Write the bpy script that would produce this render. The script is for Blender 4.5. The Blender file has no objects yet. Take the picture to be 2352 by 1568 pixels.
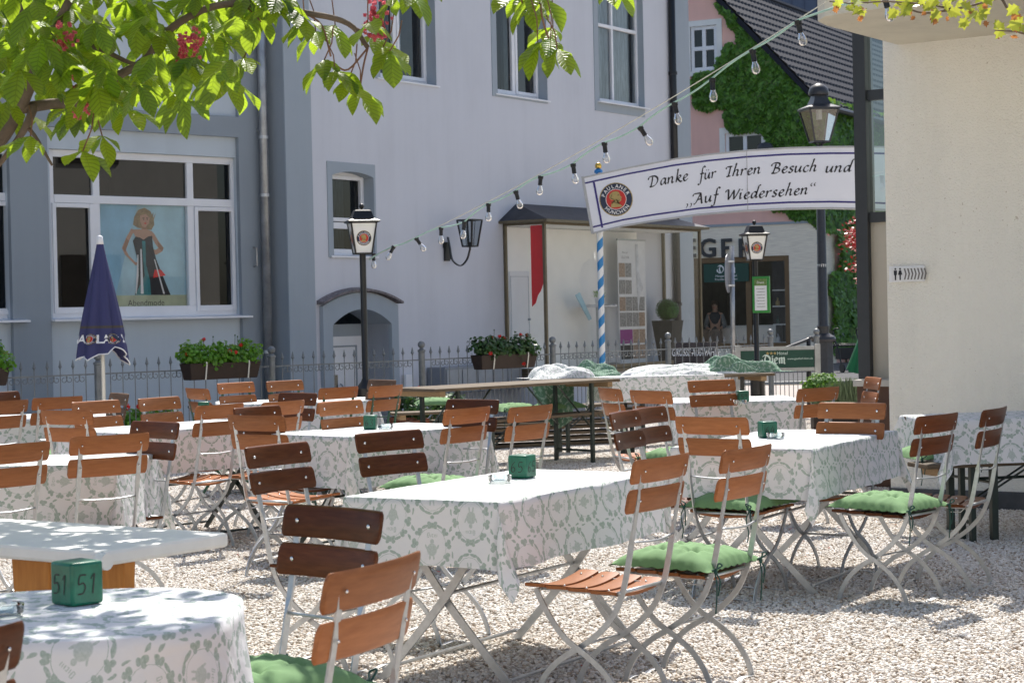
import bpy, math, random
from math import sin, cos, pi, sqrt, radians, atan2
from mathutils import Vector, Matrix, noise
random.seed(7)
SC = bpy.context.scene
COL = SC.collection
# ------------------------------------------------------------------ camera, sky, sun, exposure
HC = 1.42                                   # eye height above the gravel
FP = 4479.0                                 # focal length in units of a 2352-wide picture
PITCH = math.atan((1365.5-1250.0)/7800.0)
ROLL = 0.0215
cp, sp = cos(PITCH), sin(PITCH)
FWD = Vector((0, cp, -sp)); UP0 = Vector((0, sp, cp)); RT0 = Vector((1, 0, 0))
RT = RT0*cos(ROLL) - UP0*sin(ROLL)
UPV = RT0*sin(ROLL) + UP0*cos(ROLL)
CAM = Vector((0, 0, HC))
cd = bpy.data.cameras.new('camera'); cam = bpy.data.objects.new('camera', cd); COL.objects.link(cam)
m = Matrix((RT, UPV, -FWD)).transposed().to_4x4(); m.translation = CAM
cam.matrix_world = m
cd.sensor_width = 36; cd.lens = FP/2352*36; cd.clip_end = 900; cd.clip_start = .1
cd.dof.use_dof = True; cd.dof.focus_distance = 10.5; cd.dof.aperture_fstop = 13
SC.camera = cam
W = bpy.data.worlds.new('World'); SC.world = W; W.use_nodes = True
nt = W.node_tree
bg = nt.nodes['Background']; sky = nt.nodes.new('ShaderNodeTexSky'); sky.sky_type = 'NISHITA'
SUN_EL, SUN_AZ = radians(54.2), radians(4.0)
sky.sun_disc = False; sky.sun_elevation = SUN_EL; sky.sun_rotation = SUN_AZ; sky.air_density = 1.0; sky.dust_density = 2.0; sky.ozone_density = 1.0
nt.links.new(sky.outputs[0], bg.inputs[0]); bg.inputs[1].default_value = 0.12
sl = bpy.data.lights.new('sun', 'SUN'); sl.energy = 5.0; sl.angle = radians(.5); sl.color = (1, .95, .87)
so = bpy.data.objects.new('sun', sl); COL.objects.link(so)
S = Vector((sin(SUN_AZ)*cos(SUN_EL), cos(SUN_AZ)*cos(SUN_EL), sin(SUN_EL)))
so.rotation_euler = S.to_track_quat('Z', 'Y').to_euler(); so.location = (0, 0, 30)
SC.view_settings.view_transform = 'Standard'; SC.view_settings.look = 'None'
SC.view_settings.exposure = 0.54; SC.view_settings.gamma = 1
SC.cycles.max_bounces = 8; SC.cycles.transparent_max_bounces = 12; SC.cycles.caustics_reflective = False; SC.cycles.caustics_refractive = False
SC.cycles.sample_clamp_indirect = 6

# ------------------------------------------------------------------ survey helpers: where a sight line meets a real plane
def ray(px, py): return FWD + RT*((px-1176)/FP) + UPV*((784-py)/FP)
def G(px, py, z=0.0):
    d = ray(px, py); t = (z-HC)/d.z; return CAM + d*t
def atY(px, py, Y):
    d = ray(px, py); return CAM + d*(Y/d.y)
def proj(p):
    d = Vector(p)-CAM; w = d.dot(FWD)
    if w < .05: return (1e6, 1e6, w)
    return (1176+FP*d.dot(RT)/w, 784-FP*d.dot(UPV)/w, w)
class Frame:
    """a vertical plane: local x along e, local y away behind it, z up"""
    def __init__(s, ox, oy, ex, ey):
        l = sqrt(ex*ex+ey*ey); s.o = Vector((ox, oy, 0)); s.e = Vector((ex/l, ey/l, 0)); s.n = Vector((-ey/l, ex/l, 0))
        s.rz = atan2(ey, ex)
    def hit(s, px, py, d=0.0):
        r = ray(px, py); o = s.o+s.n*d; t = (o-CAM).dot(s.n)/r.dot(s.n); p = CAM+r*t
        return ((p-s.o).dot(s.e), p.z)
    def w(s, x, y, z): return s.o+s.e*x+s.n*y+Vector((0, 0, z))

# ------------------------------------------------------------------ objects
def tag(o, label=None, cat=None, group=None, kind=None):
    if label: o['label'] = label
    if cat: o['category'] = cat
    if group: o['group'] = group
    if kind: o['kind'] = kind
    return o
def thing(name, label, cat, loc=(0, 0, 0), rz=0.0, group=None):
    o = bpy.data.objects.new(name, None); COL.objects.link(o); o.location = loc; o.rotation_euler = (0, 0, rz)
    o.empty_display_size = .1
    return tag(o, label, cat, group)
def copy_tree(o, parent=None):
    c = o.copy(); COL.objects.link(c)
    if parent: c.parent = parent
    for ch in list(o.children): copy_tree(ch, c)
    return c
class MB:
    def __init__(s): s.v = []; s.f = []; s.m = []; s.uv = []; s.mi = 0
    def q(s, *pts):
        b = len(s.v); s.v += [tuple(p) for p in pts]; s.f.append(tuple(range(b, b+len(pts)))); s.m.append(s.mi); return s
    def box(s, x0, x1, y0, y1, z0, z1):
        b = len(s.v)
        s.v += [(x0,y0,z0),(x1,y0,z0),(x1,y1,z0),(x0,y1,z0),(x0,y0,z1),(x1,y0,z1),(x1,y1,z1),(x0,y1,z1)]
        for f in ((0,3,2,1),(4,5,6,7),(0,1,5,4),(1,2,6,5),(2,3,7,6),(3,0,4,7)):
            s.f.append(tuple(b+i for i in f)); s.m.append(s.mi)
        return s
    def hexa(s, bot, top):
        b = len(s.v); n = len(bot); s.v += [tuple(p) for p in bot]+[tuple(p) for p in top]
        s.f.append(tuple(b+i for i in range(n))[::-1]); s.f.append(tuple(b+n+i for i in range(n))); s.m += [s.mi]*2
        for i in range(n):
            j = (i+1) % n; s.f.append((b+i, b+j, b+n+j, b+n+i)); s.m.append(s.mi)
        return s
    def sweep(s, path, prof, closed_prof=True, cap=True, xa=None):
        """prof: list of (a,b) or function(i,t)->list ; xa: fixed first axis"""
        P = [Vector(p) for p in path]; n = len(P); rings = []
        T0 = None; A = None
        for i in range(n):
            t = (P[min(i+1, n-1)]-P[max(i-1, 0)]).normalized()
            if xa is not None: a = Vector(xa); bb = a.cross(t).normalized()
            else:
                if A is None:
                    a = t.orthogonal().normalized()
                else:
                    a = (A - t*A.dot(t)).normalized()
                A = a; bb = t.cross(a).normalized()
            pr = prof(i, i/(n-1.0)) if callable(prof) else prof
            base = len(s.v)
            for (u, w) in pr: s.v.append(tuple(P[i]+a*u+bb*w))
            rings.append((base, len(pr)))
        for i in range(n-1):
            b0, k = rings[i]; b1, _ = rings[i+1]
            for j in range(k if closed_prof else k-1):
                jj = (j+1) % k; s.f.append((b0+j, b0+jj, b1+jj, b1+j)); s.m.append(s.mi)
        if cap and closed_prof:
            b0, k = rings[0]; s.f.append(tuple(b0+j for j in range(k))[::-1]); b1, k = rings[-1]; s.f.append(tuple(b1+j for j in range(k))); s.m += [s.mi]*2
        return s
    def tube(s, path, r, n=6):
        if callable(r): return s.sweep(path, lambda i, t: [(r(t)*cos(2*pi*k/n), r(t)*sin(2*pi*k/n)) for k in range(n)])
        return s.sweep(path, [(r*cos(2*pi*k/n), r*sin(2*pi*k/n)) for k in range(n)])
    def bar(s, path, w, t, xa): return s.sweep(path, [(-w/2,-t/2),(w/2,-t/2),(w/2,t/2),(-w/2,t/2)], xa=xa)
    def lathe(s, prof, n=16, c=(0, 0, 0), ang=0.0, sx=1, sy=1):
        b = len(s.v)
        for (r, z) in prof:
            for k in range(n):
                a = ang+2*pi*k/n; s.v.append((c[0]+r*cos(a)*sx, c[1]+r*sin(a)*sy, c[2]+z))
        for i in range(len(prof)-1):
            for k in range(n):
                kk = (k+1) % n; s.f.append((b+i*n+k, b+i*n+kk, b+(i+1)*n+kk, b+(i+1)*n+k)); s.m.append(s.mi)
        s.f.append(tuple(b+k for k in range(n))[::-1]); e = b+(len(prof)-1)*n; s.f.append(tuple(e+k for k in range(n))); s.m += [s.mi]*2
        return s
    def sph(s, c, r, n=10, m=6, sz=1.0):
        return s.lathe([(max(r*sin(pi*i/m), r*.02), -r*sz*cos(pi*i/m)) for i in range(m+1)], n, c)
    def grid(s, fn, nu, nv, uvf=None):
        b = len(s.v)
        for j in range(nv+1):
            for i in range(nu+1): s.v.append(tuple(fn(i/nu, j/nv)))
        for j in range(nv):
            for i in range(nu):
                a = b+j*(nu+1)+i; s.f.append((a, a+1, a+nu+2, a+nu+1)); s.m.append(s.mi)
        return s
    def poly(s, pts, y=0.0, th=0.0):
        """polygon in the x-z plane at y, optionally with thickness towards +y"""
        if th: return s.hexa([(x, y, z) for x, z in pts], [(x, y+th, z) for x, z in pts])
        return s.q(*[(x, y, z) for x, z in pts])
    def add(s, o, M=None):
        b = len(s.v); s.v += [tuple(M @ Vector(p)) for p in o.v] if M else o.v
        s.f += [tuple(b+i for i in f) for f in o.f]; s.m += o.m if s.mi == 0 else [s.mi]*len(o.f); return s
    def build(s, name, mats, parent=None, smooth=False, uv=None, label=None, bevel=0):
        me = bpy.data.meshes.new(name); me.from_pydata(s.v, [], s.f)
        if not isinstance(mats, (list, tuple)): mats = [mats]
        for mm in mats: me.materials.append(mm)
        if len(mats) > 1: me.polygons.foreach_set('material_index', s.m)
        if smooth: me.polygons.foreach_set('use_smooth', [True]*len(me.polygons))
        if uv:
            ul = me.uv_layers.new(name='UVMap')
            li = [0]*len(me.loops); me.loops.foreach_get('vertex_index', li)
            fl = []
            for i in li: fl += uv[i]
            ul.data.foreach_set('uv', fl)
        me.update()
        o = bpy.data.objects.new(name, me); COL.objects.link(o)
        if parent: o.parent = parent
        if label: o['label'] = label
        if smooth == 'auto' or bevel:
            if bevel:
                b = o.modifiers.new('bevel', 'BEVEL'); b.width = bevel; b.segments = 2; b.limit_method = 'ANGLE'
        if smooth == 'auto':
            me.set_sharp_from_angle(angle=radians(38))
        return o
def wall(mb, x0, x1, z0, z1, holes, y=0.0, jamb=0.12):
    """face at y with rectangular openings, reveals run back to y+jamb"""
    xs = sorted({x0, x1, *[h[i] for h in holes for i in (0, 1)]}); zs = sorted({z0, z1, *[h[i] for h in holes for i in (2, 3)]})
    xs = [x for x in xs if x0 <= x <= x1]; zs = [z for z in zs if z0 <= z <= z1]
    for i in range(len(xs)-1):
        for j in range(len(zs)-1):
            cx, cz = (xs[i]+xs[i+1])/2, (zs[j]+zs[j+1])/2
            if any(h[0] < cx < h[1] and h[2] < cz < h[3] for h in holes): continue
            mb.q((xs[i], y, zs[j]), (xs[i+1], y, zs[j]), (xs[i+1], y, zs[j+1]), (xs[i], y, zs[j+1]))
    for h in holes:
        a, b, c, d = max(h[0], x0), min(h[1], x1), max(h[2], z0), min(h[3], z1)
        jb = h[4] if len(h) > 4 else jamb
        mb.q((a,y,c),(a,y,d),(a,y+jb,d),(a,y+jb,c)); mb.q((b,y,d),(b,y,c),(b,y+jb,c),(b,y+jb,d))
        mb.q((a,y,c),(a,y+jb,c),(b,y+jb,c),(b,y,c)); mb.q((a,y,d),(b,y,d),(b,y+jb,d),(a,y+jb,d))
    return mb
def catmull(pts, k=6):
    if len(pts) < 3: return [tuple(p) for p in pts]
    P = [Vector(p) for p in pts]; P = [P[0]*2-P[1]]+P+[P[-1]*2-P[-2]]; out = []
    for i in range(1, len(P)-2):
        for j in range(k):
            t = j/k; a, b, c, d = P[i-1], P[i], P[i+1], P[i+2]
            out.append(tuple(.5*((2*b)+(c-a)*t+(2*a-5*b+4*c-d)*t*t+(3*b-a-3*c+d)*t**3)))
    out.append(tuple(P[-2])); return out

# ------------------------------------------------------------------ materials
class N:
    """tiny maths wrapper over shader nodes"""
    tree = None
    def __init__(s, sock): s.k = sock
    @staticmethod
    def op(o, *a):
        n = N.tree.nodes.new('ShaderNodeMath'); n.operation = o
        for i, x in enumerate(a):
            if isinstance(x, N): N.tree.links.new(x.k, n.inputs[i])
            else: n.inputs[i].default_value = x
        return N(n.outputs[0])
    def __add__(s, o): return N.op('ADD', s, o)
    __radd__ = __add__
    def __sub__(s, o): return N.op('SUBTRACT', s, o)
    def __rsub__(s, o): return N.op('SUBTRACT', o, s)
    def __mul__(s, o): return N.op('MULTIPLY', s, o)
    __rmul__ = __mul__
    def __truediv__(s, o): return N.op('DIVIDE', s, o)
    def mad(s, a, b): return N.op('MULTIPLY_ADD', s, a, b)
    def min(s, o): return N.op('MINIMUM', s, o)
    def max(s, o): return N.op('MAXIMUM', s, o)
def newmat(name):
    m = bpy.data.materials.new(name); m.use_nodes = True; t = m.node_tree; return m, t, t.nodes['Principled BSDF']
def texco(t, which='Object'):
    return t.nodes.new('ShaderNodeTexCoord').outputs[which]
def noise_tex(t, scale, detail=3, vec=None, rough=.55):
    n = t.nodes.new('ShaderNodeTexNoise'); n.inputs['Scale'].default_value = scale; n.inputs['Detail'].default_value = detail; n.inputs['Roughness'].default_value = rough
    if vec is None: vec = texco(t)
    t.links.new(vec, n.inputs['Vector']); return n.outputs['Fac']
def ramp(t, fac, stops):
    r = t.nodes.new('ShaderNodeValToRGB'); t.links.new(fac, r.inputs[0]); e = r.color_ramp.elements
    while len(e) < len(stops): e.new(.5)
    for i, (p, c) in enumerate(stops): e[i].position = p; e[i].color = (*c, 1)
    return r.outputs[0]
def bumpn(t, b, h, strength=.3, dist=.01):
    n = t.nodes.new('ShaderNodeBump'); n.inputs['Strength'].default_value = strength; n.inputs['Distance'].default_value = dist
    t.links.new(h, n.inputs['Height']); t.links.new(n.outputs[0], b.inputs['Normal']); return n
def mapping(t, vec, scale):
    mp = t.nodes.new('ShaderNodeMapping'); mp.inputs['Scale'].default_value = scale; t.links.new(vec, mp.inputs[0]); return mp.outputs[0]
MC = {}
def pm(name, col, rough=.6, metal=0.0, var=.12, scale=8.0, bump=0.0, bscale=120.0, bdist=.004, stretch=None, spec=.5, coat=0.0):
    if name in MC: return MC[name]
    m, t, b = newmat(name); v = texco(t)
    if stretch: v = mapping(t, v, stretch)
    f = noise_tex(t, scale, 5, v, .6)
    c0 = tuple(max(0, c*(1-var)) for c in col); c1 = tuple(min(1, c*(1+var)) for c in col)
    t.links.new(ramp(t, f, [(.3, c0), (.7, c1)]), b.inputs['Base Color'])
    b.inputs['Roughness'].default_value = rough; b.inputs['Metallic'].default_value = metal; b.inputs['Specular IOR Level'].default_value = spec
    if coat: b.inputs['Coat Weight'].default_value = coat; b.inputs['Coat Roughness'].default_value = .08
    if bump: bumpn(t, b, noise_tex(t, bscale, 2, v), bump, bdist)
    MC[name] = m; return m
def glass_mat(name, tint=(.9, .95, .95), gloss=.06, rough=.01, mult=1.6):
    m = bpy.data.materials.new(name); m.use_nodes = True; t = m.node_tree
    for n in list(t.nodes):
        if n.type == 'BSDF_PRINCIPLED': t.nodes.remove(n)
    out = [n for n in t.nodes if n.type == 'OUTPUT_MATERIAL'][0]
    tr = t.nodes.new('ShaderNodeBsdfTransparent'); tr.inputs[0].default_value = (*tint, 1)
    gl = t.nodes.new('ShaderNodeBsdfGlossy'); gl.inputs['Roughness'].default_value = rough; gl.inputs['Color'].default_value = (1, 1, 1, 1)
    lw = t.nodes.new('ShaderNodeFresnel'); lw.inputs[0].default_value = 1.5
    ad = t.nodes.new('ShaderNodeMath'); ad.operation = 'MULTIPLY_ADD'; ad.inputs[1].default_value = mult; ad.inputs[2].default_value = gloss; ad.use_clamp = True
    t.links.new(lw.outputs[0], ad.inputs[0])
    mx = t.nodes.new('ShaderNodeMixShader'); t.links.new(ad.outputs[0], mx.inputs[0]); t.links.new(tr.outputs[0], mx.inputs[1]); t.links.new(gl.outputs[0], mx.inputs[2])
    t.links.new(mx.outputs[0], out.inputs[0]); return m
def leaf_mat(name, col, trans, tw=.45, var=.3, scale=6, rough=.35, veins=False):
    m, t, b = newmat(name)
    geo = t.nodes.new('ShaderNodeNewGeometry')
    c0 = tuple(c*(1-var) for c in col); c1 = tuple(min(1, c*(1+var)) for c in col)
    t.links.new(ramp(t, geo.outputs['Random Per Island'], [(0, c0), (1, c1)]), b.inputs['Base Color']); b.inputs['Roughness'].default_value = rough
    tr = t.nodes.new('ShaderNodeBsdfTranslucent'); t.links.new(ramp(t, geo.outputs['Random Per Island'], [(0, tuple(c*.8 for c in trans)), (1, trans)]), tr.inputs[0])
    if veins:
        N.tree = t; uvn = t.nodes.new('ShaderNodeUVMap'); uvn.uv_map = 'UVMap'; s3 = t.nodes.new('ShaderNodeSeparateXYZ'); t.links.new(uvn.outputs[0], s3.inputs[0])
        au = N.op('ABSOLUTE', N(s3.outputs[0])); ph = N.op('FRACT', N(s3.outputs[1])*9.0-au*2.2+10.0); ln = N.op('ABSOLUTE', ph-.5)*2.0
        side = N.op('SMOOTH_MIN', ln*1.6, .75, .2); mid = N.op('MINIMUM', au*9.0, 1.0); k = side.min(mid*1.1+.15).max(.25)
        for nd, sk in ((tr, 0), (b, 'Base Color')):
            src = nd.inputs[sk].links[0].from_socket; mm = t.nodes.new('ShaderNodeMix'); mm.data_type = 'RGBA'; mm.blend_type = 'MULTIPLY'; mm.inputs['Factor'].default_value = .5
            cc = t.nodes.new('ShaderNodeCombineXYZ'); [t.links.new(k.k, cc.inputs[i]) for i in range(3)]
            t.links.new(src, mm.inputs['A']); t.links.new(cc.outputs[0], mm.inputs['B']); t.links.new(mm.outputs['Result'], nd.inputs[sk])
        bumpn(t, b, k.k, .6, .004)
    mx = t.nodes.new('ShaderNodeMixShader'); mx.inputs[0].default_value = tw
    out = [n for n in t.nodes if n.type == 'OUTPUT_MATERIAL'][0]
    t.links.new(b.outputs[0], mx.inputs[1]); t.links.new(tr.outputs[0], mx.inputs[2]); t.links.new(mx.outputs[0], out.inputs[0]); return m

def wood_mat(name, c0, c1, rough=.3, coat=.5, sc=(1.5, 14, 14)):
    m, t, b = newmat(name); oi = t.nodes.new('ShaderNodeObjectInfo')
    va = t.nodes.new('ShaderNodeVectorMath'); va.operation = 'ADD'; t.links.new(texco(t), va.inputs[0]); t.links.new(oi.outputs['Location'], va.inputs[1])
    v = mapping(t, va.outputs[0], sc)
    f = noise_tex(t, 7, 4, v, .55)
    hs = t.nodes.new('ShaderNodeHueSaturation'); mr = t.nodes.new('ShaderNodeMapRange'); mr.inputs['To Min'].default_value = .78; mr.inputs['To Max'].default_value = 1.2
    t.links.new(oi.outputs['Random'], mr.inputs['Value']); t.links.new(mr.outputs[0], hs.inputs['Value']); t.links.new(ramp(t, f, [(.2, c0), (.8, c1)]), hs.inputs['Color'])
    t.links.new(hs.outputs[0], b.inputs['Base Color'])
    b.inputs['Roughness'].default_value = rough; b.inputs['Coat Weight'].default_value = coat; b.inputs['Coat Roughness'].default_value = .12; b.inputs['Specular IOR Level'].default_value = .14
    bumpn(t, b, f, .06, .001); return m
def render_mat(name, col, bscale=260, strength=.5, dist=.006, var=.06, specks=0.0):
    m, t, b = newmat(name); v = texco(t)
    f = noise_tex(t, .9, 5, v, .6); f2 = noise_tex(t, bscale, 2, v); f3 = noise_tex(t, 1.6, 6, mapping(t, v, (2.2, 2.2, .16)), .65)
    N.tree = t; mixf = (N(f)*.5+N(f3)*.5)
    base = ramp(t, mixf.k, [(.30, tuple(c*(1-var*1.4) for c in col)), (.5, col), (.7, tuple(min(1, c*(1+var*.7)) for c in col))])
    if specks:
        f4 = noise_tex(t, 26, 3, v, .7); f5 = noise_tex(t, 1.3, 2, v)
        k = N.op('MULTIPLY', N.op('GREATER_THAN', N(f4)+N(f5)*.25, .815), specks)
        mx = t.nodes.new('ShaderNodeMix'); mx.data_type = 'RGBA'; t.links.new(base, mx.inputs['A']); mx.inputs['B'].default_value = (col[0]*.45, col[1]*.38, col[2]*.3, 1); t.links.new(k.k, mx.inputs['Factor']); base = mx.outputs['Result']
    t.links.new(base, b.inputs['Base Color'])
    b.inputs['Roughness'].default_value = .9; b.inputs['Specular IOR Level'].default_value = .2
    bumpn(t, b, f2, strength, dist); return m

M = {}
M['steel'] = pm('galvanised_steel', (.50, .52, .54), .40, .8, .12, 30, .1, 90)
M['green_steel'] = pm('green_painted_steel', (.015, .075, .045), .4, 0, .2, 30)
M['dark_steel'] = pm('dark_green_steel', (.008, .02, .016), .4, 0, .2, 30)
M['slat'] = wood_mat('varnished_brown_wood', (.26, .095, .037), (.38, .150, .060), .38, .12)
M['slat_shade'] = wood_mat('shade_darkened_wood', (.070, .022, .008), (.14, .045, .016), .34, .05)  # darkened copy of slat, same wood with shade put into its colour
M['slat_old'] = wood_mat('weathered_grey_wood', (.10, .055, .035), (.20, .13, .09), .6, .05)
M['screw'] = pm('zinc_screw', (.8, .8, .8), .25, 1, .05, 50)
M['board'] = wood_mat('weathered_table_board', (.065, .052, .040), (.19, .145, .10), .6, .0, (1.2, 16, 16))
M['board_edge'] = wood_mat('pale_board', (.28, .19, .11), (.42, .30, .18), .6, .0, (1.2, 16, 16))
M['orange_wood'] = wood_mat('orange_wood', (.34, .13, .03), (.50, .22, .055), .45, .1, (6, 6, 1.2))
M['white_board'] = pm('white_painted_board', (.78, .78, .76), .5, 0, .05, 10, .15, 30)
M['cube'] = pm('green_painted_block', (.006, .13, .075), .35, 0, .35, 16, .2, 60, .002)
M['ink'] = pm('black_marker', (.008, .012, .010), .5, 0, .1)
M['black_iron'] = pm('black_painted_iron', (.010, .010, .011), .32, 0, .2, 30)
M['grey_iron'] = pm('dark_grey_cast_iron', (.035, .037, .042), .42, 0, .2, 20)
M['anthracite'] = pm('anthracite_frame', (.026, .029, .034), .45, 0, .1, 10)
M['white'] = pm('white_plastic', (.80, .81, .84), .4, 0, .03, 5)
M['milk'] = pm('milky_lamp_glass', (.85, .86, .84), .25, 0, .03, 5)
M['wall_mid'] = render_mat('pale_lilac_grey_render', (.625, .642, .695), 200, .25, .004)
M['wall_left'] = render_mat('blue_grey_render', (.54, .60, .65), 200, .25, .004)
M['trim'] = render_mat('slate_grey_render', (.295, .335, .375), 200, .25, .004)
M['trim2'] = render_mat('mid_grey_render', (.36, .41, .46), 200, .2, .004)
M['beige'] = render_mat('beige_roughcast', (.86, .845, .785), 75, 1.0, .014, .07, .5)
M['soffit'] = render_mat('weathered_cream_concrete', (.62, .59, .50), 60, .3, .004, .15, .35)
M['pink'] = render_mat('salmon_render', (.86, .53, .46), 150, .3)
M['travertine'] = pm('travertine_cladding', (.90, .80, .66), .6, 0, .14, 5, .2, 20, .004, (.6, .6, 9))
M['brown_frame'] = pm('bronze_window_frame', (.16, .10, .05), .4, .3, .1)
M['gold'] = pm('bronze_anodised_frame', (.17, .14, .09), .4, .5, .1, 12)
M['gold_ball'] = pm('gold_leaf', (.75, .5, .12), .2, 1, .05)
M['zinc'] = pm('dark_sheet_metal', (.032, .035, .045), .5, .1, .4, 6, spec=.3)
M['pipe'] = pm('galvanised_pipe', (.36, .37, .38), .4, .7, .25, 6)
M['glass_dark'] = glass_mat('window_glass', (.16, .19, .20), .012, .01, .9)
M['glass'] = glass_mat('clear_glass', (.70, .73, .74), .0, .05, .12)
M['glass_show'] = glass_mat('shop_glass', (.98, .99, .98), .01, .01, .6)
M['bulb'] = glass_mat('bulb_glass', (.93, .93, .93), .05, .03)
M['room'] = pm('dim_interior', (.11, .10, .09), .9, 0, .3, 2)
M['show_white'] = pm('white_showroom_wall', (.93, .93, .91), .8, 0, .03, 3)
M['curtain'] = pm('net_curtain', (.55, .60, .64), .9, 0, .35, 12, .5, 14, .01, (5, 5, .35))
M['glass_clear'] = glass_mat('clear_pane', (.75, .80, .82), .03, .01, 1.0)
M['red'] = pm('red_banner', (.75, .008, .010), .7, 0, .05)
M['blue'] = pm('bavarian_blue', (.02, .20, .52), .4, 0, .08)
M['white_paint'] = pm('white_paint', (.80, .80, .78), .4, 0, .05)
M['sign_white'] = pm('white_sign_board', (.78, .80, .88), .4, 0, .02, 3)
M['sign_blue'] = pm('navy_blue_border', (.02, .012, .18), .4, 0, .05)
M['navy'] = pm('navy', (.008, .02, .06), .4, 0, .05)
M['logo_red'] = pm('logo_red', (.55, .02, .015), .4, 0, .05)
M['logo_gold'] = pm('logo_gold', (.42, .31, .11), .45, 0, .12, 30)
M['logo_white'] = pm('logo_white', (.85, .85, .85), .4, 0, .02)
M['logo_dark'] = pm('logo_shadow_lines', (.10, .07, .02), .4, 0, .05)
M['letter'] = pm('black_lettering', (.006, .006, .015), .4, 0, .05)
M['sign_green'] = pm('bottle_green_sign', (.004, .055, .038), .4, 0, .08)
M['bright_green'] = pm('bright_green_frame', (.02, .22, .03), .4, 0, .1)
M['paper'] = pm('paper', (.75, .76, .78), .8, 0, .05)
M['purple'] = pm('purple_card', (.25, .03, .22), .6, 0, .05)
M['leg_white'] = pm('pale_metal', (.70, .70, .66), .4, .3, .05)
M['brown_box'] = pm('dark_brown_planter', (.032, .018, .012), .6, 0, .2, 20)
M['terracotta'] = pm('terracotta', (.30, .10, .05), .8, 0, .2, 10)
M['cord'] = pm('pale_green_cord', (.40, .62, .54), .6, 0, .1)
M['wire'] = pm('cream_wire', (.72, .68, .58), .6, 0, .1)
M['umbrella'] = pm('navy_parasol_cloth', (.040, .038, .135), .85, 0, .15, 10, .3, 200, .002)
M['olive'] = pm('olive_strap', (.06, .055, .05), .8, 0, .1)
M['skin'] = pm('skin', (.55, .33, .24), .6, 0, .05)
M['hair'] = pm('blonde_hair', (.35, .26, .15), .7, 0, .3, 20)
M['dress'] = pm('dark_dress', (.012, .02, .03), .7, 0, .4, 10)
M['teal'] = pm('teal_satin', (.02, .22, .25), .5, 0, .3, 10)
M['poster_blue'] = pm('pale_blue_poster', (.42, .66, .80), .5, 0, .3, 1.2)
M['poster_olive'] = pm('olive_poster_strip', (.50, .55, .38), .6, 0, .2, 3)
M['leaf'] = leaf_mat('chestnut_leaf', (.034, .098, .012), (.68, .95, .05), .45, .4, rough=.4, veins=True)
M['blossom'] = leaf_mat('pink_red_blossom', (.85, .16, .24), (.9, .3, .35), .35, .35)
M['bark'] = pm('grey_brown_bark', (.14, .105, .075), .85, 0, .35, 10, .8, 30, .01)
M['ivy'] = leaf_mat('ivy_leaf', (.105, .235, .035), (.34, .55, .05), .35, .65, rough=.35)
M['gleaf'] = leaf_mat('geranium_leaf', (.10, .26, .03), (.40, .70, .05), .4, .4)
M['gleaf_dark'] = leaf_mat('shaded_geranium_leaf', (.030, .085, .018), (.08, .18, .02), .2, .4)  # shaded copy of gleaf, shade put into its colour; stems use it too
M['gflower'] = leaf_mat('red_geranium_petal', (.75, .018, .012), (.8, .03, .02), .2, .25)
M['twig_leaf'] = leaf_mat('young_yellow_green_leaf', (.20, .28, .035), (.60, .62, .07), .45, .35)
M['twig_brown'] = leaf_mat('young_copper_leaf', (.30, .12, .04), (.60, .25, .07), .4, .3)
M['maple_red'] = leaf_mat('red_maple_leaf', (.45, .02, .02), (.75, .05, .04), .4, .4)
M['lavender'] = leaf_mat('lavender_stem', (.16, .22, .12), (.25, .32, .14), .3, .4)
M['box_leaf'] = leaf_mat('box_leaf', (.06, .17, .018), (.26, .46, .04), .3, .4, rough=.6)
M['topiary'] = leaf_mat('topiary_leaf', (.03, .13, .012), (.08, .24, .02), .2, .5)
M['cushion'] = pm('green_cushion_cloth', (.15, .275, .12), .9, 0, .12, 6, .25, 350, .002)
M['tie'] = pm('dark_green_ribbon', (.01, .06, .05), .7, 0, .1)
M['mailbox'] = pm('grey_mailbox', (.24, .26, .29), .4, .4, .08)
M['rubber'] = pm('black_plastic', (.012, .012, .013), .5, 0, .1)
M['green_cloth'] = pm('green_parasol_cloth', (.006, .13, .05), .8, 0, .15)
M['kerb'] = pm('dark_stone_kerb', (.085, .09, .10), .85, 0, .3, 6, .4, 40)
M['tile'] = pm('dark_roof_tile', (.018, .020, .030), .6, 0, .2, 4, spec=.2)
M['blue_sheet'] = pm('blue_grey_sheet', (.10, .13, .20), .5, 0, .05)
M['hills'] = pm('hazy_hill', (.12, .2, .2), .9, 0, .3, .2)

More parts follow.
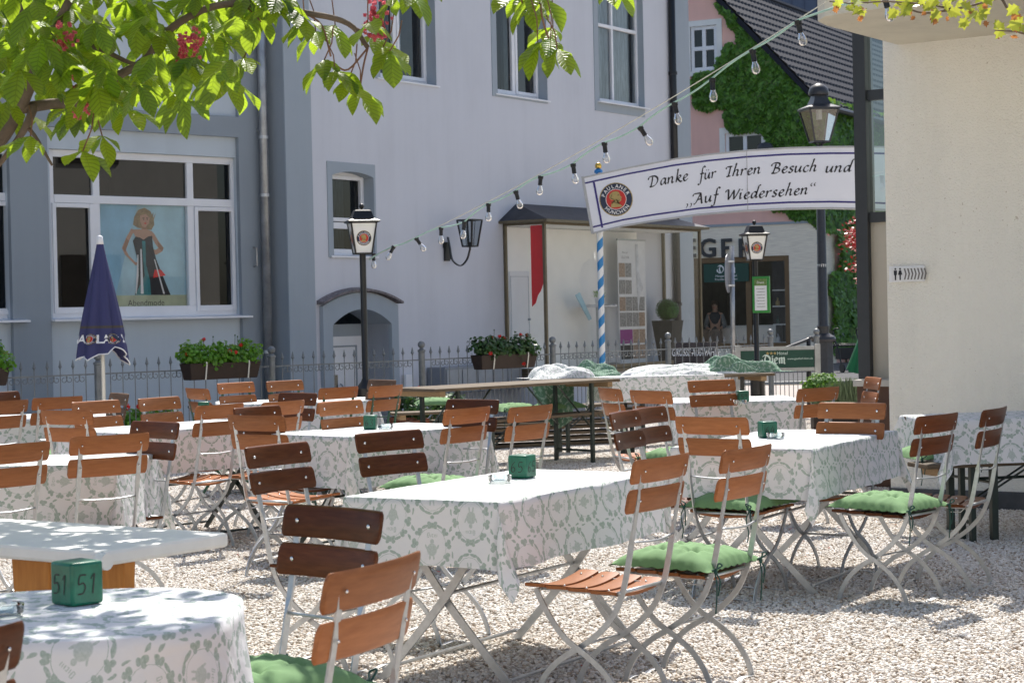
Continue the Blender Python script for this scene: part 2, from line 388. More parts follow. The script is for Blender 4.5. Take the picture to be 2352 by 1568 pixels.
# ---- printed tablecloth, in metres of cloth (u, v): hop wreaths with ears, a barrel and the word Diem
def cloth_mat(name, base, ink):
    m, t, b = newmat(name); N.tree = t
    uvn = t.nodes.new('ShaderNodeUVMap'); uvn.uv_map = 'UVMap'
    nz = t.nodes.new('ShaderNodeTexNoise'); nz.inputs['Scale'].default_value = 60; t.links.new(uvn.outputs[0], nz.inputs['Vector'])
    sp_ = t.nodes.new('ShaderNodeSeparateXYZ'); t.links.new(uvn.outputs[0], sp_.inputs[0])
    sn = t.nodes.new('ShaderNodeSeparateXYZ'); t.links.new(nz.outputs['Color'], sn.inputs[0])
    X = N(sp_.outputs[0]) + (N(sn.outputs[0])-.5)*.006; Y = N(sp_.outputs[1]) + (N(sn.outputs[1])-.5)*.006
    a, bb = .172, .205
    col = N.op('FLOOR', X/a); par = N.op('MODULO', col+1000.0, 2.0)
    x = X-(col+.5)*a; Y2 = Y+par*(bb/2); row = N.op('FLOOR', Y2/bb); y = (Y2-(row+.5)*bb)
    sgn = 1.0-par*2.0; y = y*sgn; xr = x*sgn
    ax = N.op('ABSOLUTE', x)
    def ell(xx, yy, cx, cy, ra, rb, th=0.0):
        c, s_ = cos(th), sin(th)
        u = xx.mad(c/ra, yy.mad(s_/ra, -(cx*c+cy*s_)/ra)); v = xx.mad(-s_/rb, yy.mad(c/rb, (cx*s_-cy*c)/rb))
        return u.mad(u, v*v)
    E = [(0,.080,.008,.010,0),(.013,.087,.009,.008,.5),(.012,.073,.008,.007,-.5),
         (.050,.060,.011,.008,.8),(.062,.050,.009,.008,0),(.052,.047,.006,.007,.4),
         (.072,.018,.009,.011,0),(.061,.010,.007,.008,.3),(.074,.001,.010,.008,.6),
         (.068,-.030,.010,.009,.4),(.056,-.037,.008,.007,0),(.066,-.046,.008,.009,0),
         (.031,.074,.015,.0055,-.45),(.044,-.064,.018,.006,.75),(.018,-.078,.017,.0055,.25),(.0,-.094,.009,.007,0),
         (.083,.070,.016,.0055,.9),(.084,-.075,.005,.014,.2)]
    d = None
    for e in E:
        k = ell(ax, y, *e); d = k if d is None else d.min(k)
    r = N.op('SQRT', ell(ax, y, 0, 0, .060, .070)); vine = N.op('ABSOLUTE', r-1.0)*85.0
    d2 = d.min(vine)
    d3 = ell(ax, y, 0, -.012, .020, .024)
    for e in ((0,.019,.008,.009,0),(.008,-.042,.0035,.010,.1),(.022,-.004,.0035,.012,-.5)): d3 = d3.min(ell(ax, y, *e))
    L = [(-.019,.043,.0018,.0085,0),(-.0125,.043,.0018,.0075,0),(-.016,.051,.005,.0016,.2),(-.016,.035,.005,.0016,-.1),
         (-.006,.041,.0016,.0065,0),(0,.041,.0016,.0065,0),(.003,.046,.003,.0014,0),(.003,.036,.003,.0014,0),
         (.009,.041,.0015,.0065,0),(.0145,.041,.0015,.0065,0),(.020,.041,.0015,.0065,0)]
    for e in L: d3 = d3.min(ell(xr, y, *e))
    n2 = t.nodes.new('ShaderNodeTexNoise'); n2.inputs['Scale'].default_value = 150; t.links.new(uvn.outputs[0], n2.inputs['Vector'])
    def edge(v, sh):
        mr = t.nodes.new('ShaderNodeMapRange'); mr.inputs['From Min'].default_value = 1.15; mr.inputs['From Max'].default_value = .85
        t.links.new(v.k, mr.inputs['Value']); return N(mr.outputs[0])*sh
    mott = N(n2.outputs['Fac']).mad(.9, .30)
    mask = (edge(d2, .9).max(edge(d3, .62)))*mott
    mask = mask.min(1.0)
    mx = t.nodes.new('ShaderNodeMix'); mx.data_type = 'RGBA'; mx.inputs['A'].default_value = (*base, 1); mx.inputs['B'].default_value = (*ink, 1)
    mask = mask*.92; t.links.new(mask.k, mx.inputs['Factor']); t.links.new(mx.outputs['Result'], b.inputs['Base Color'])
    b.inputs['Roughness'].default_value = .85; b.inputs['Specular IOR Level'].default_value = .25
    n3 = t.nodes.new('ShaderNodeTexNoise'); n3.inputs['Scale'].default_value = 14; n3.inputs['Detail'].default_value = 4; t.links.new(uvn.outputs[0], n3.inputs['Vector'])
    fu = N.op('ABSOLUTE', N.op('FRACT', N(sp_.outputs[0])/.31+.2)-.5); fv = N.op('ABSOLUTE', N.op('FRACT', N(sp_.outputs[1])/.27+.4)-.5)
    cre = N.op('SMOOTH_MIN', fu.min(fv)*9.0, .35, .1)
    hh_ = N(n3.outputs['Fac'])+cre*.35
    bumpn(t, b, hh_.k, .5, .014)
    tr = t.nodes.new('ShaderNodeBsdfTranslucent'); t.links.new(mx.outputs['Result'], tr.inputs[0])
    ms = t.nodes.new('ShaderNodeMixShader'); ms.inputs[0].default_value = .12
    out = [n for n in t.nodes if n.type == 'OUTPUT_MATERIAL'][0]
    t.links.new(b.outputs[0], ms.inputs[1]); t.links.new(tr.outputs[0], ms.inputs[2]); t.links.new(ms.outputs[0], out.inputs[0]); return m
M['cloth'] = cloth_mat('printed_tablecloth', (.82, .82, .84), (.20, .33, .25))
M['cloth_back'] = cloth_mat('green_reverse_of_tablecloth', (.12, .23, .16), (.50, .58, .52))

# ------------------------------------------------------------------ lettering
_tc = {}
def glyphs(txt, size=1.0, bold=0.0, align='LEFT'):
    key = (txt, bold, align)
    if key not in _tc:
        c = bpy.data.curves.new('t', 'FONT'); c.body = txt; c.size = 1; c.align_x = align; c.offset = bold; c.resolution_u = 3; c.fill_mode = 'FRONT'
        o = bpy.data.objects.new('t', c); COL.objects.link(o); dg = bpy.context.evaluated_depsgraph_get()
        me = o.evaluated_get(dg).to_mesh(); vs = [tuple(v.co) for v in me.vertices]; fs = [tuple(p.vertices) for p in me.polygons]
        o.evaluated_get(dg).to_mesh_clear(); bpy.data.objects.remove(o); bpy.data.curves.remove(c); _tc[key] = (vs, fs)
    vs, fs = _tc[key]; return [(x*size, y*size) for x, y, z in vs], fs
def text_into(mb, txt, size, fn, bold=0.0, align='CENTER'):
    vs, fs = glyphs(txt, size, bold, align); b = len(mb.v)
    mb.v += [tuple(fn(x, y)) for x, y in vs]; mb.f += [tuple(b+i for i in f) for f in fs]; mb.m += [mb.mi]*len(fs)
def stroke_into(mb, strokes, fn, wide=.2, thin=.05, nib=radians(40), k=5, smooth=True):
    for st in strokes:
        P = [Vector((p[0], p[1], 0)) for p in (catmull([(a, b, 0) for a, b in st], k) if smooth and len(st) > 2 else [(a, b, 0) for a, b in st])]
        n = len(P); L = []; R = []
        for i in range(n):
            tt = (P[min(i+1, n-1)]-P[max(i-1, 0)]); ang = atan2(tt.y, tt.x); w = (thin+(wide-thin)*abs(sin(ang-nib)))/2
            nn = Vector((-tt.y, tt.x, 0)).normalized()*w; L.append(P[i]+nn); R.append(P[i]-nn)
        for i in range(n-1): mb.q(fn(L[i].x, L[i].y), fn(R[i].x, R[i].y), fn(R[i+1].x, R[i+1].y), fn(L[i+1].x, L[i+1].y))
# chancery hand: x-height 1
CH = {
 'a': (1.0, [[(.82,.80),(.55,.98),(.2,.75),(.08,.3),(.22,.03),(.5,.2),(.76,.7),(.84,.98)], [(.82,.9),(.74,.35),(.8,.05),(1.02,.2)]]),
 'n': (1.05, [[(-.02,.8),(.14,.95),(.12,.5),(.02,0)], [(.08,.45),(.35,.85),(.62,.97),(.72,.75),(.64,.3),(.72,.03),(.95,.2)]]),
 'u': (1.05, [[(-.02,.8),(.14,.95),(.1,.5),(.12,.12),(.3,.02),(.55,.25),(.76,.75)], [(.84,.97),(.74,.4),(.78,.05),(1.0,.2)]]),
 'k': (1.0, [[(.3,1.75),(.42,2.0),(.3,1.2),(.1,0)], [(.18,.45),(.5,.9),(.78,.95),(.72,.65),(.3,.5)], [(.3,.5),(.55,.2),(.85,-.05),(1.0,.12)]]),
 'e': (.85, [[(.12,.45),(.45,.52),(.68,.75),(.55,.97),(.28,.82),(.1,.4),(.25,.02),(.5,.02),(.8,.28)]]),
 'f': (.72, [[(.95,1.85),(.75,2.05),(.52,1.75),(.38,.8),(.2,-.4),(-.02,-.72),(-.25,-.6)], [(.08,.92),(.42,.98),(.75,.95)]]),
 'r': (.78, [[(0,.8),(.16,.95),(.14,.5),(.04,0)], [(.1,.5),(.35,.85),(.6,.97),(.72,.85)]]),
 'h': (1.05, [[(.32,1.75),(.46,2.0),(.3,1.2),(.06,0)], [(.12,.45),(.38,.85),(.64,.97),(.74,.75),(.66,.3),(.74,.03),(.97,.2)]]),
 's': (.72, [[(.64,.85),(.42,.98),(.18,.8),(.3,.55),(.52,.35),(.45,.08),(.2,0),(0,.15)]]),
 'c': (.78, [[(.7,.82),(.5,.98),(.2,.75),(.08,.3),(.25,.02),(.5,.05),(.76,.28)]]),
 'd': (1.0, [[(.78,.82),(.5,.98),(.2,.75),(.08,.3),(.22,.03),(.5,.2),(.78,.8)], [(1.25,1.95),(1.0,1.9),(.88,1.3),(.74,.4),(.8,.05),(1.02,.2)]]),
 'i': (.5, [[(.0,.8),(.16,.95),(.1,.4),(.15,.05),(.38,.2)], [(.22,1.35),(.34,1.5)]]),
 'D': (1.5, [[(.45,1.5),(.36,.8),(.2,.05)], [(-.22,1.15),(-.1,1.5),(.3,1.62),(.85,1.55),(1.2,1.15),(1.15,.6),(.8,.15),(.3,.0),(.0,.06)]]),
 'I': (.75, [[(.5,1.55),(.42,.8),(.3,.05)], [(-.12,1.2),(-.02,1.5),(.35,1.58),(.75,1.55)], [(.02,.02),(.3,.03),(.6,.08)]]),
 'B': (1.25, [[(.45,1.5),(.36,.8),(.2,.05)], [(-.15,1.15),(-.05,1.5),(.4,1.65),(.9,1.55),(.98,1.2),(.75,.92),(.45,.85)], [(.5,.85),(.95,.72),(1.02,.35),(.7,.05),(.2,0),(.0,.08)]]),
 'A': (1.35, [[(-.25,1.25),(-.1,1.55),(.3,1.6),(.85,1.6)], [(.85,1.6),(.5,.8),(.15,.1),(-.1,.02)], [(.85,1.6),(.95,.8),(1.05,.05),(1.2,.1)], [(.4,.62),(.95,.68)]]),
 'W': (1.75, [[(-.15,1.2),(.0,1.5),(.25,1.5),(.32,.8),(.38,.02)], [(.38,.02),(.75,.8),(1.05,1.5)], [(1.02,1.5),(1.08,.8),(1.12,.02)], [(1.12,.02),(1.5,.8),(1.8,1.62)]]),
 ',': (.35, [[(.1,.05),(.2,.12),(.18,-.1),(.0,-.3)]]),
 '6': (1, [[(.75,1.5),(.35,1.1),(.12,.5),(.3,.05),(.65,.15),(.7,.55),(.4,.7),(.15,.45)]]),
 '5': (1, [[(.85,1.45),(.3,1.4),(.22,.8),(.6,.85),(.8,.5),(.6,.1),(.15,.05)]]),
 '4': (1, [[(.45,1.5),(.1,.55),(.8,.6)], [(.7,1.1),(.55,-.15)]]),
 '3': (1, [[(.15,1.3),(.5,1.5),(.7,1.2),(.4,.8),(.75,.5),(.55,.05),(.1,.1)]]),
 '9': (1, [[(.7,1.1),(.4,1.4),(.15,1.1),(.35,.8),(.7,1.0),(.72,.5),(.5,.0)]]),
 '2': (1, [[(.15,1.2),(.4,1.5),(.7,1.25),(.5,.7),(.1,.05),(.8,.08)]]),
 '1': (.7, [[(.15,1.1),(.45,1.45),(.4,.7),(.35,0)]]),
}
def write(mb, word, fn, size, wide=.2, thin=.05, slant=.18, nib=radians(40), adv=1.0, width=None):
    """fn(x,y) maps x along the baseline, y up; width stretches the word to a length"""
    x = 0.0
    if width:
        tot = sum(CH['u' if ch == 'ü' else ch][0]*adv+.12 for ch in word)*size; fn0, kx = fn, width/tot
        fn = lambda a, b: fn0(a*kx, b)
    for ch in word:
        if ch == ' ': x += .75; continue
        g = CH['u' if ch == 'ü' else ',' if ch == '`' else ch]
        st = list(g[1])
        if ch == 'ü': st += [[(.28,1.32),(.38,1.45)], [(.62,1.32),(.72,1.45)]]
        dy = 1.55 if ch == '`' else 0
        stroke_into(mb, st, lambda a, b, x=x, dy=dy: fn((x+a+(b+dy)*slant)*size, (b+dy)*size), wide, thin, nib)
        x += g[0]*adv+.12
    return x*size
BL = [  # blackletter Diem, cap height 1
 [[(.05,.78),(.3,.95),(.62,.88),(.85,.6),(.8,.25),(.5,.02),(.15,.08)], [(.42,.85),(.3,.5),(.42,.12)], [(.05,.5),(-.02,.3),(.12,.12)]],
 [[(1.05,.62),(1.13,.55),(1.13,.1),(1.22,.03)], [(1.08,.85),(1.16,.78)]],
 [[(1.42,.6),(1.35,.45),(1.37,.12),(1.5,.02),(1.66,.12)], [(1.42,.6),(1.56,.66),(1.63,.48),(1.42,.34)]],
 [[(1.8,.62),(1.88,.52),(1.88,.02)], [(1.9,.52),(2.05,.66),(2.13,.52),(2.13,.02)], [(2.15,.52),(2.3,.66),(2.38,.52),(2.38,.08),(2.48,.02)]]]
def blackletter(mb, fn, size):
    for g in BL: stroke_into(mb, g, lambda a, b: fn((a-1.2)*size, b*size), .19, .06, radians(40), 3)
BUST = [(-.50,-.62),(-.42,-.30),(-.15,-.20),(-.22,-.02),(-.42,.02),(-.55,.22),(-.48,.48),(-.25,.66),(.05,.70),(.28,.60),(.34,.42),(.36,.28),(.50,.14),(.40,.08),(.44,-.04),(.36,-.16),(.22,-.22),(.08,-.26),(.28,-.40),(.46,-.62)]
def emblem(mb, fn, R, step, i0):
    """round brewery badge; fn(x,y,d) with d the distance proud; material slots i0.. = gold, navy, white, red, dark"""
    def disc(r, d, mi, n=28): mb.mi = mi; mb.q(*[fn(r*cos(2*pi*k/n), r*sin(2*pi*k/n), d) for k in range(n)])
    disc(R, step, i0); disc(R*.95, step*2, i0+1); disc(R*.62, step*3, i0+2); disc(R*.59, step*4, i0+3)
    mb.mi = i0
    pts = [(x*R*.72, y*R*.72-.02*R) for x, y in BUST]
    c = (0, -.05*R)
    for i in range(len(pts)):
        a, b = pts[i], pts[(i+1) % len(pts)]
        mb.q(fn(a[0], a[1], step*5), fn(b[0], b[1], step*5), fn(-.02*R, .05*R, step*5))
    mb.mi = i0+4
    stroke_into(mb, [[(-.3*R,-.12*R),(-.1*R,-.16*R),(.18*R,-.3*R)], [(-.22*R,.3*R),(-.3*R,.1*R),(-.12*R,.0)], [(.1*R,.22*R),(.2*R,.24*R)], [(0,.0),(.12*R,-.1*R),(.2*R,-.06*R)]], lambda x, y: fn(x, y, step*6), .05*R, .03*R)
    mb.mi = i0+2
    for txt, top in (('PAULANER', True), ('MÜNCHEN', False)):
        n = len(txt); span = 2.35 if top else 1.75
        for k, ch in enumerate(txt):
            u = (k-(n-1)/2)/(n-1)*span
            if top: a = pi/2-u; rot = a-pi/2; rr = R*.68
            else: a = -pi/2+u; rot = a+pi/2; rr = R*.89
            cx, cy = rr*cos(a), rr*sin(a); cr, sr = cos(rot), sin(rot)
            text_into(mb, ch, R*.30, lambda x, y: fn(cx+x*cr-y*sr, cy+x*sr+y*cr, step*6), .012)
EMB = lambda: [M['logo_gold'], M['navy'], M['logo_white'], M['logo_red'], M['logo_dark']]
# ================================================================== the setting
FEN = Frame(*G(1310, 979, 0).xy, 1.014, 1.0)                       # line of the iron fence
def fence_side(p): return (Vector((p[0], p[1], 0))-FEN.o).dot(FEN.n)
gm, gt, gb = newmat('pale_gravel')
gv = texco(gt)
vo = gt.nodes.new('ShaderNodeTexVoronoi'); vo.inputs['Scale'].default_value = 52; gt.links.new(gv, vo.inputs['Vector'])
sx = gt.nodes.new('ShaderNodeSeparateColor'); gt.links.new(vo.outputs['Color'], sx.inputs[0])
gt.links.new(ramp(gt, sx.outputs[0], [(0, (.36, .29, .22)), (.45, (.50, .43, .355)), (1, (.66, .60, .53))]), gb.inputs['Base Color'])
gb.inputs['Roughness'].default_value = .85
bn = bumpn(gt, gb, vo.outputs['Distance'], 1.0, .02); bn.invert = True
MB().grid(lambda u, v: (-60+120*u, -25+58*v, 0), 12, 8).build('ground', gm)['kind'] = 'structure'
bpy.data.objects['ground']['kind'] = 'structure'
# far side: pavement behind the fence, cobbles and asphalt, as sheets a few mm up
pv = pm('grey_paving', (.33, .31, .29), .85, 0, .15, 3, .4, 30)
m_ = MB(); a, b_, c_, d_ = FEN.w(-30, .12, .004), FEN.w(3.3, .12, .004), FEN.w(3.3, 6, .004), FEN.w(-30, 6, .004)
m_.q(a, b_, c_, d_); tag(m_.build('pavement', pv), kind='structure')
cm, ct, cb = newmat('pink_grey_cobbles'); cv = texco(ct)
br = ct.nodes.new('ShaderNodeTexBrick'); br.inputs['Scale'].default_value = 5; ct.links.new(mapping(ct, cv, (1, 1, 1)), br.inputs['Vector'])
br.inputs['Color1'].default_value = (.42, .35, .31, 1); br.inputs['Color2'].default_value = (.34, .30, .28, 1); br.inputs['Mortar'].default_value = (.2, .18, .17, 1)
ct.links.new(br.outputs[0], cb.inputs[0]); cb.inputs['Roughness'].default_value = .8
p1, p2, p3, p4 = G(1700, 925, .008), G(2120, 925, .008), G(2120, 880, .008), G(1700, 886, .008)
tag(MB().q(p1, p2, p3, p4).build('cobbled_path', cm), kind='structure')
am = pm('asphalt', (.050, .050, .055), .9, 0, .25, 1.5, .3, 60)
q1, q2 = G(1500, 889, .004), G(2300, 874, .004)
tag(MB().q(q1, q2, (60, 90, .004), (-10, 120, .004)).build('road', am), kind='structure')
km = pm('granite_kerbstone', (.45, .44, .42), .8, 0, .15, 8)
k1, k2 = G(1500, 888, 0), G(2200, 874.5, 0); kd = (k2-k1).normalized(); kn = Vector((-kd.y, kd.x, 0))
tag(MB().hexa([k1-kn*.1, k2-kn*.1, k2+kn*.1, k1+kn*.1], [p+Vector((0, 0, .05)) for p in (k1-kn*.1, k2-kn*.1, k2+kn*.1, k1+kn*.1)]).build('kerb', km), kind='structure')

# gravel stones: one tile of loose stones, laid over the near ground
def stone_tile():
    rnd = random.Random(3); mb = MB(); t = (1+sqrt(5))/2
    iv = [Vector(p).normalized() for p in ((-1,t,0),(1,t,0),(-1,-t,0),(1,-t,0),(0,-1,t),(0,1,t),(0,-1,-t),(0,1,-t),(t,0,-1),(t,0,1),(-t,0,-1),(-t,0,1))]
    fc = [(0,11,5),(0,5,1),(0,1,7),(0,7,10),(0,10,11),(1,5,9),(5,11,4),(11,10,2),(10,7,6),(7,1,8),(3,9,4),(3,4,2),(3,2,6),(3,6,8),(3,8,9),(4,9,5),(2,4,11),(6,2,10),(8,6,7),(9,8,1)]
    vv = list(iv); ff = []; mid = {}
    def mp(a, b):
        k = (min(a, b), max(a, b))
        if k not in mid: mid[k] = len(vv); vv.append((vv[a]+vv[b]).normalized())
        return mid[k]
    for a, b, c in fc:
        x, y, z = mp(a, b), mp(b, c), mp(c, a); ff += [(a, x, z), (b, y, x), (c, z, y), (x, y, z)]
    for i in range(6000):
        r = rnd.uniform(.0045, .0092)*(1.25 if rnd.random() < .08 else 1); cx, cy = rnd.random(), rnd.random(); cz = rnd.uniform(-.002, .007)
        R = Matrix.Rotation(rnd.uniform(0, 6.28), 3, 'Z') @ Matrix.Rotation(rnd.uniform(-.7, .7), 3, 'X') @ Matrix.Rotation(rnd.uniform(-.7, .7), 3, 'Y')
        sc = Vector((rnd.uniform(.95, 1.5), rnd.uniform(.7, 1.0), rnd.uniform(.5, .8))); b = len(mb.v)
        for p in vv:
            q = Vector((p.x*sc.x, p.y*sc.y, p.z*sc.z))*r*(1+.16*noise.noise(p*1.6+Vector((i, 0, 0)))); q = R @ q
            mb.v.append((cx+q.x-.5, cy+q.y-.5, cz+q.z))
        mb.f += [(b+x, b+y, b+z) for x, y, z in ff]
    me = bpy.data.meshes.new('stones'); me.from_pydata(mb.v, [], mb.f); me.polygons.foreach_set('use_smooth', [True]*len(me.polygons))
    sm, t_, b_ = newmat('limestone_chips'); ge = t_.nodes.new('ShaderNodeNewGeometry')
    t_.links.new(ramp(t_, ge.outputs['Random Per Island'], [(0, (.28, .21, .15)), (.10, (.48, .40, .32)), (.3, (.60, .54, .475)), (.6, (.68, .64, .59)), (1, (.80, .775, .74))]), b_.inputs['Base Color'])
    b_.inputs['Roughness'].default_value = .7; me.materials.append(sm); return me
tile = bpy.data.objects.new('gravel_tile', stone_tile())
pts = []
for iy in range(5, 25):
    for ix in range(-9, 10):
        if abs(ix) < iy*.27+1.6 and fence_side((ix, iy)) < -.6: pts.append((ix, iy, .004))
gme = bpy.data.meshes.new('gravel'); gme.from_pydata(pts, [], [])
gro = bpy.data.objects.new('gravel', gme); COL.objects.link(gro); tag(gro, 'pale beige limestone gravel covering the beer garden floor', 'gravel', kind='stuff')
ng = bpy.data.node_groups.new('lay_stones', 'GeometryNodeTree')
ng.interface.new_socket('Geometry', in_out='INPUT', socket_type='NodeSocketGeometry'); ng.interface.new_socket('Geometry', in_out='OUTPUT', socket_type='NodeSocketGeometry')
gi = ng.nodes.new('NodeGroupInput'); go = ng.nodes.new('NodeGroupOutput'); iop = ng.nodes.new('GeometryNodeInstanceOnPoints'); oi = ng.nodes.new('GeometryNodeObjectInfo')
oi.inputs['Object'].default_value = tile; rv = ng.nodes.new('FunctionNodeRandomValue'); rv.data_type = 'INT'; rv.inputs['Max'].default_value = 3
mu = ng.nodes.new('ShaderNodeMath'); mu.operation = 'MULTIPLY'; mu.inputs[1].default_value = pi/2; cb_ = ng.nodes.new('ShaderNodeCombineXYZ')
ng.links.new(rv.outputs[2], mu.inputs[0]); ng.links.new(mu.outputs[0], cb_.inputs[2]); ng.links.new(gi.outputs[0], iop.inputs['Points'])
ng.links.new(oi.outputs['Geometry'], iop.inputs['Instance']); ng.links.new(cb_.outputs[0], iop.inputs['Rotation']); ng.links.new(iop.outputs[0], go.inputs[0])
gro.modifiers.new('stones', 'NODES').node_group = ng

# ------------------------------------------------------------------ window builder (frame part with pane and sill sub-parts)
def window(parent, x0, x1, z0, z1, y, vs=(), hs=(), fr=.07, sill=True, glassm=None, mat='white', name='window', bottom=None, cells=None, sillw=.04, over=None):
    mb = MB(); dp = .07; bt = bottom or fr
    mb.box(x0, x0+fr, y, y+dp, z0, z1).box(x1-fr, x1, y, y+dp, z0, z1).box(x0+fr, x1-fr, y, y+dp, z1-fr, z1).box(x0+fr, x1-fr, y, y+dp, z0, z0+bt)
    for v in vs: mb.box(v-fr*.55, v+fr*.55, y-.004, y+dp-.006, z0+bt, z1-fr)
    for h in hs: mb.box(x0+fr, x1-fr, y-.009, y+dp-.012, h-fr*.55, h+fr*.55)
    xs = [x0]+list(vs)+[x1]; zs = [z0]+list(hs)+[z1]
    for (i, j) in (cells or ()):   # an inner sash in that cell
        a, b, c, d = xs[i]+fr*.6, xs[i+1]-fr*.6, zs[j]+fr*.7, zs[j+1]-fr*.6; s = .05
        mb.box(a, a+s, y-.02, y+.03, c, d).box(b-s, b, y-.02, y+.03, c, d).box(a+s, b-s, y-.02, y+.03, c, c+s).box(a+s, b-s, y-.02, y+.03, d-s, d)
    w = mb.build(name, M[mat], parent, bevel=.006)
    for i in range(len(xs)-1):
        for j in range(len(zs)-1):
            MB().q((xs[i]+.02, y+.035, zs[j]+.02), (xs[i+1]-.02, y+.035, zs[j]+.02), (xs[i+1]-.02, y+.035, zs[j+1]-.02), (xs[i]+.02, y+.035, zs[j+1]-.02)).build('pane', (over or {}).get((i, j)) or glassm or M['glass_dark'], w)
    if sill: MB().hexa([(x0-.06, y-.14-sillw, z0-.03), (x1+.06, y-.14-sillw, z0-.03), (x1+.06, y, z0-.012), (x0-.06, y, z0-.012)], [(x0-.06, y-.14-sillw, z0-.008), (x1+.06, y-.14-sillw, z0-.008), (x1+.06, y, z0+.012), (x0-.06, y, z0+.012)]).build('sill', M['white'], w)
    return w
def back_room(parent, x0, x1, z0, z1, y0, dep, mat='room'):
    mb = MB(); y1 = y0+dep
    mb.q((x0,y1,z0),(x1,y1,z0),(x1,y1,z1),(x0,y1,z1)).q((x0,y0,z0),(x0,y1,z0),(x0,y1,z1),(x0,y0,z1)).q((x1,y0,z0),(x1,y0,z1),(x1,y1,z1),(x1,y1,z0))
    mb.q((x0,y0,z0),(x1,y0,z0),(x1,y1,z0),(x0,y1,z0)).q((x0,y0,z1),(x0,y1,z1),(x1,y1,z1),(x1,y0,z1))
    return mb.build('interior', M[mat], parent)

# ------------------------------------------------------------------ left shop building
d3 = 2.8
def onray_frame(px, base, d):
    o = base.o+base.n*d; r = ray(px, 720); r = Vector((r.x, r.y, 0)); t = (o-CAM).dot(base.n)/r.dot(base.n); return Vector((r.x*t, r.y*t, 0))
LO = onray_frame(622, FEN, d3)
LF = Frame(LO.x, LO.y, FEN.e.x, FEN.e.y)
lb = thing('shop_building', 'blue-grey rendered shop building with dark grey bands and a large display window', 'building', LO, LF.rz)
def L(px, py, d=0): return LF.hit(px, py, d)
PX = [L(118, 720)[0], L(557, 720)[0]]; PX0 = L(30, 720)[0]
ztop = L(350, 304)[1]; zup0 = L(540, 268)[1]; HT = 8.2
w1 = [L(112, 500, .1)[0], L(547, 500, .1)[0], L(340, 728, .1)[1], L(340, 353, .1)[1]]
xm0 = L(-250, 720)[0]
holes = [(PX[0], PX[1], 0, ztop, .06), (xm0, PX0, 0, ztop, .06), (PX[0]-.3, L(545, 150)[0], zup0, HT, .06), (-12, PX0-.3, zup0, HT, .06)]
wall(MB(), -12, 0, 0, HT, holes).build('wall', M['trim'], lb)
uw = [L(398, 80, .2)[0], L(543, 80, .2)[0], L(470, 93, .2)[1], 7.4]
pb = MB(); wall(pb, PX[0], PX[1], 0, ztop, [(w1[0], w1[1], w1[2], w1[3], .12)], y=.06)
w0 = [xm0+.4, L(37, 600, .1)[0], w1[2], w1[3]]
wall(pb, xm0, PX0, 0, ztop, [(w0[0], w0[1], w0[2], w0[3], .12)], y=.06)
wall(pb, PX[0]-.3, L(545, 150)[0], zup0, HT, [(uw[0], uw[1], uw[2], uw[3], .14)], y=.06)
pb.q((-12, .06, zup0), (PX0-.3, .06, zup0), (PX0-.3, .06, HT), (-12, .06, HT))
pb.build('recessed_panel', M['wall_left'], lb)
wy = .12
va, vb = L(222, 500, wy)[0], L(438, 500, wy)[0]; hz = L(340, 462, wy)[1]
window(lb, w1[0], w1[1], w1[2], w1[3], wy, (va, vb), (hz,), .085, name='display_window', bottom=.13, cells=((0, 0), (2, 0)), sillw=.06, over={(1, 0): M['glass_show']})
window(lb, w0[0], w0[1], w0[2], w0[3], wy, (w0[1]-1.0,), (hz,), .085, name='display_window', bottom=.13, cells=((1, 0),), sillw=.06)
window(lb, uw[0], uw[1], uw[2], uw[3], wy+.02, ((uw[0]+uw[1])/2-.1,), (), .08, cells=((1, 0),))
back_room(lb, -11.9, -.4, 1.0, ztop, .35, 2.6); back_room(lb, -11.9, -.4, zup0, HT, .4, 2.6)
# swagged curtain behind the upper window
cu = MB()
for k in range(9):
    xx = uw[1]-.75+k*.075
    cu.tube(catmull([(xx, .3, 6.6), (xx+.12*sin(k), .3, 5.6), (xx-.1*cos(k*.9), .3, 4.85+.03*k)], 5), .009, 4)
cu.build('curtain', M['white'], lb)
# poster of a woman in evening dress in the middle pane
pw = thing('fashion_poster', 'pale blue Abendmode poster of a woman in a dark dress behind the display window', 'poster', LF.w(0, .185, 0), LF.rz)
def PL(px, py): x, z = LF.hit(px, py, .185); return x, z
x0, z1 = PL(230, 467); x1, z0 = PL(433, 707)
MB().box(x0, x1, 0, .01, z0+.16, z1).build('picture', M['poster_blue'], pw)
MB().box(x0, x1, 0, .01, z0, z0+.16).build('caption_strip', M['poster_olive'], pw)
def pc(cx, cy): return PL(.26364*cx+57.4, .26364*cy+447.9)      # reads positions off the poster
mats_ = [M['hair'], M['skin'], M['dress'], M['teal'], M['red'], M['white']]
wm = MB()
wm.mi = 0; wm.poly([pc(*p) for p in ((940,260),(950,190),(985,130),(1040,112),(1090,140),(1120,200),(1125,260),(1100,305),(1040,300),(980,285))], -.003)
wm.mi = 1
wm.poly([pc(*p) for p in ((1000,180),(1050,165),(1085,200),(1078,245),(1055,275),(1015,268),(1000,230))], -.006)
wm.poly([pc(*p) for p in ((1020,262),(1058,262),(1062,300),(1100,315),(1108,360),(1030,392),(960,362),(925,300),(1012,298))], -.005)
wm.poly([pc(*p) for p in ((925,290),(950,310),(905,400),(872,470),(905,530),(960,585),(1050,585),(1045,608),(960,612),(870,520),(842,462),(880,370))], -.005)
wm.poly([pc(*p) for p in ((1100,312),(1125,340),(1160,400),(1205,460),(1195,490),(1140,522),(1085,480),(1088,462),(1135,478),(1160,462),(1130,420),(1105,370))], -.005)
wm.mi = 2
wm.poly([pc(*p) for p in ((960,362),(1000,372),(1030,390),(1070,362),(1105,355),(1112,450),(1140,560),(1180,660),(1266,870),(955,870),(985,720),(985,600),(955,470),(938,400))], -.007)
wm.mi = 3
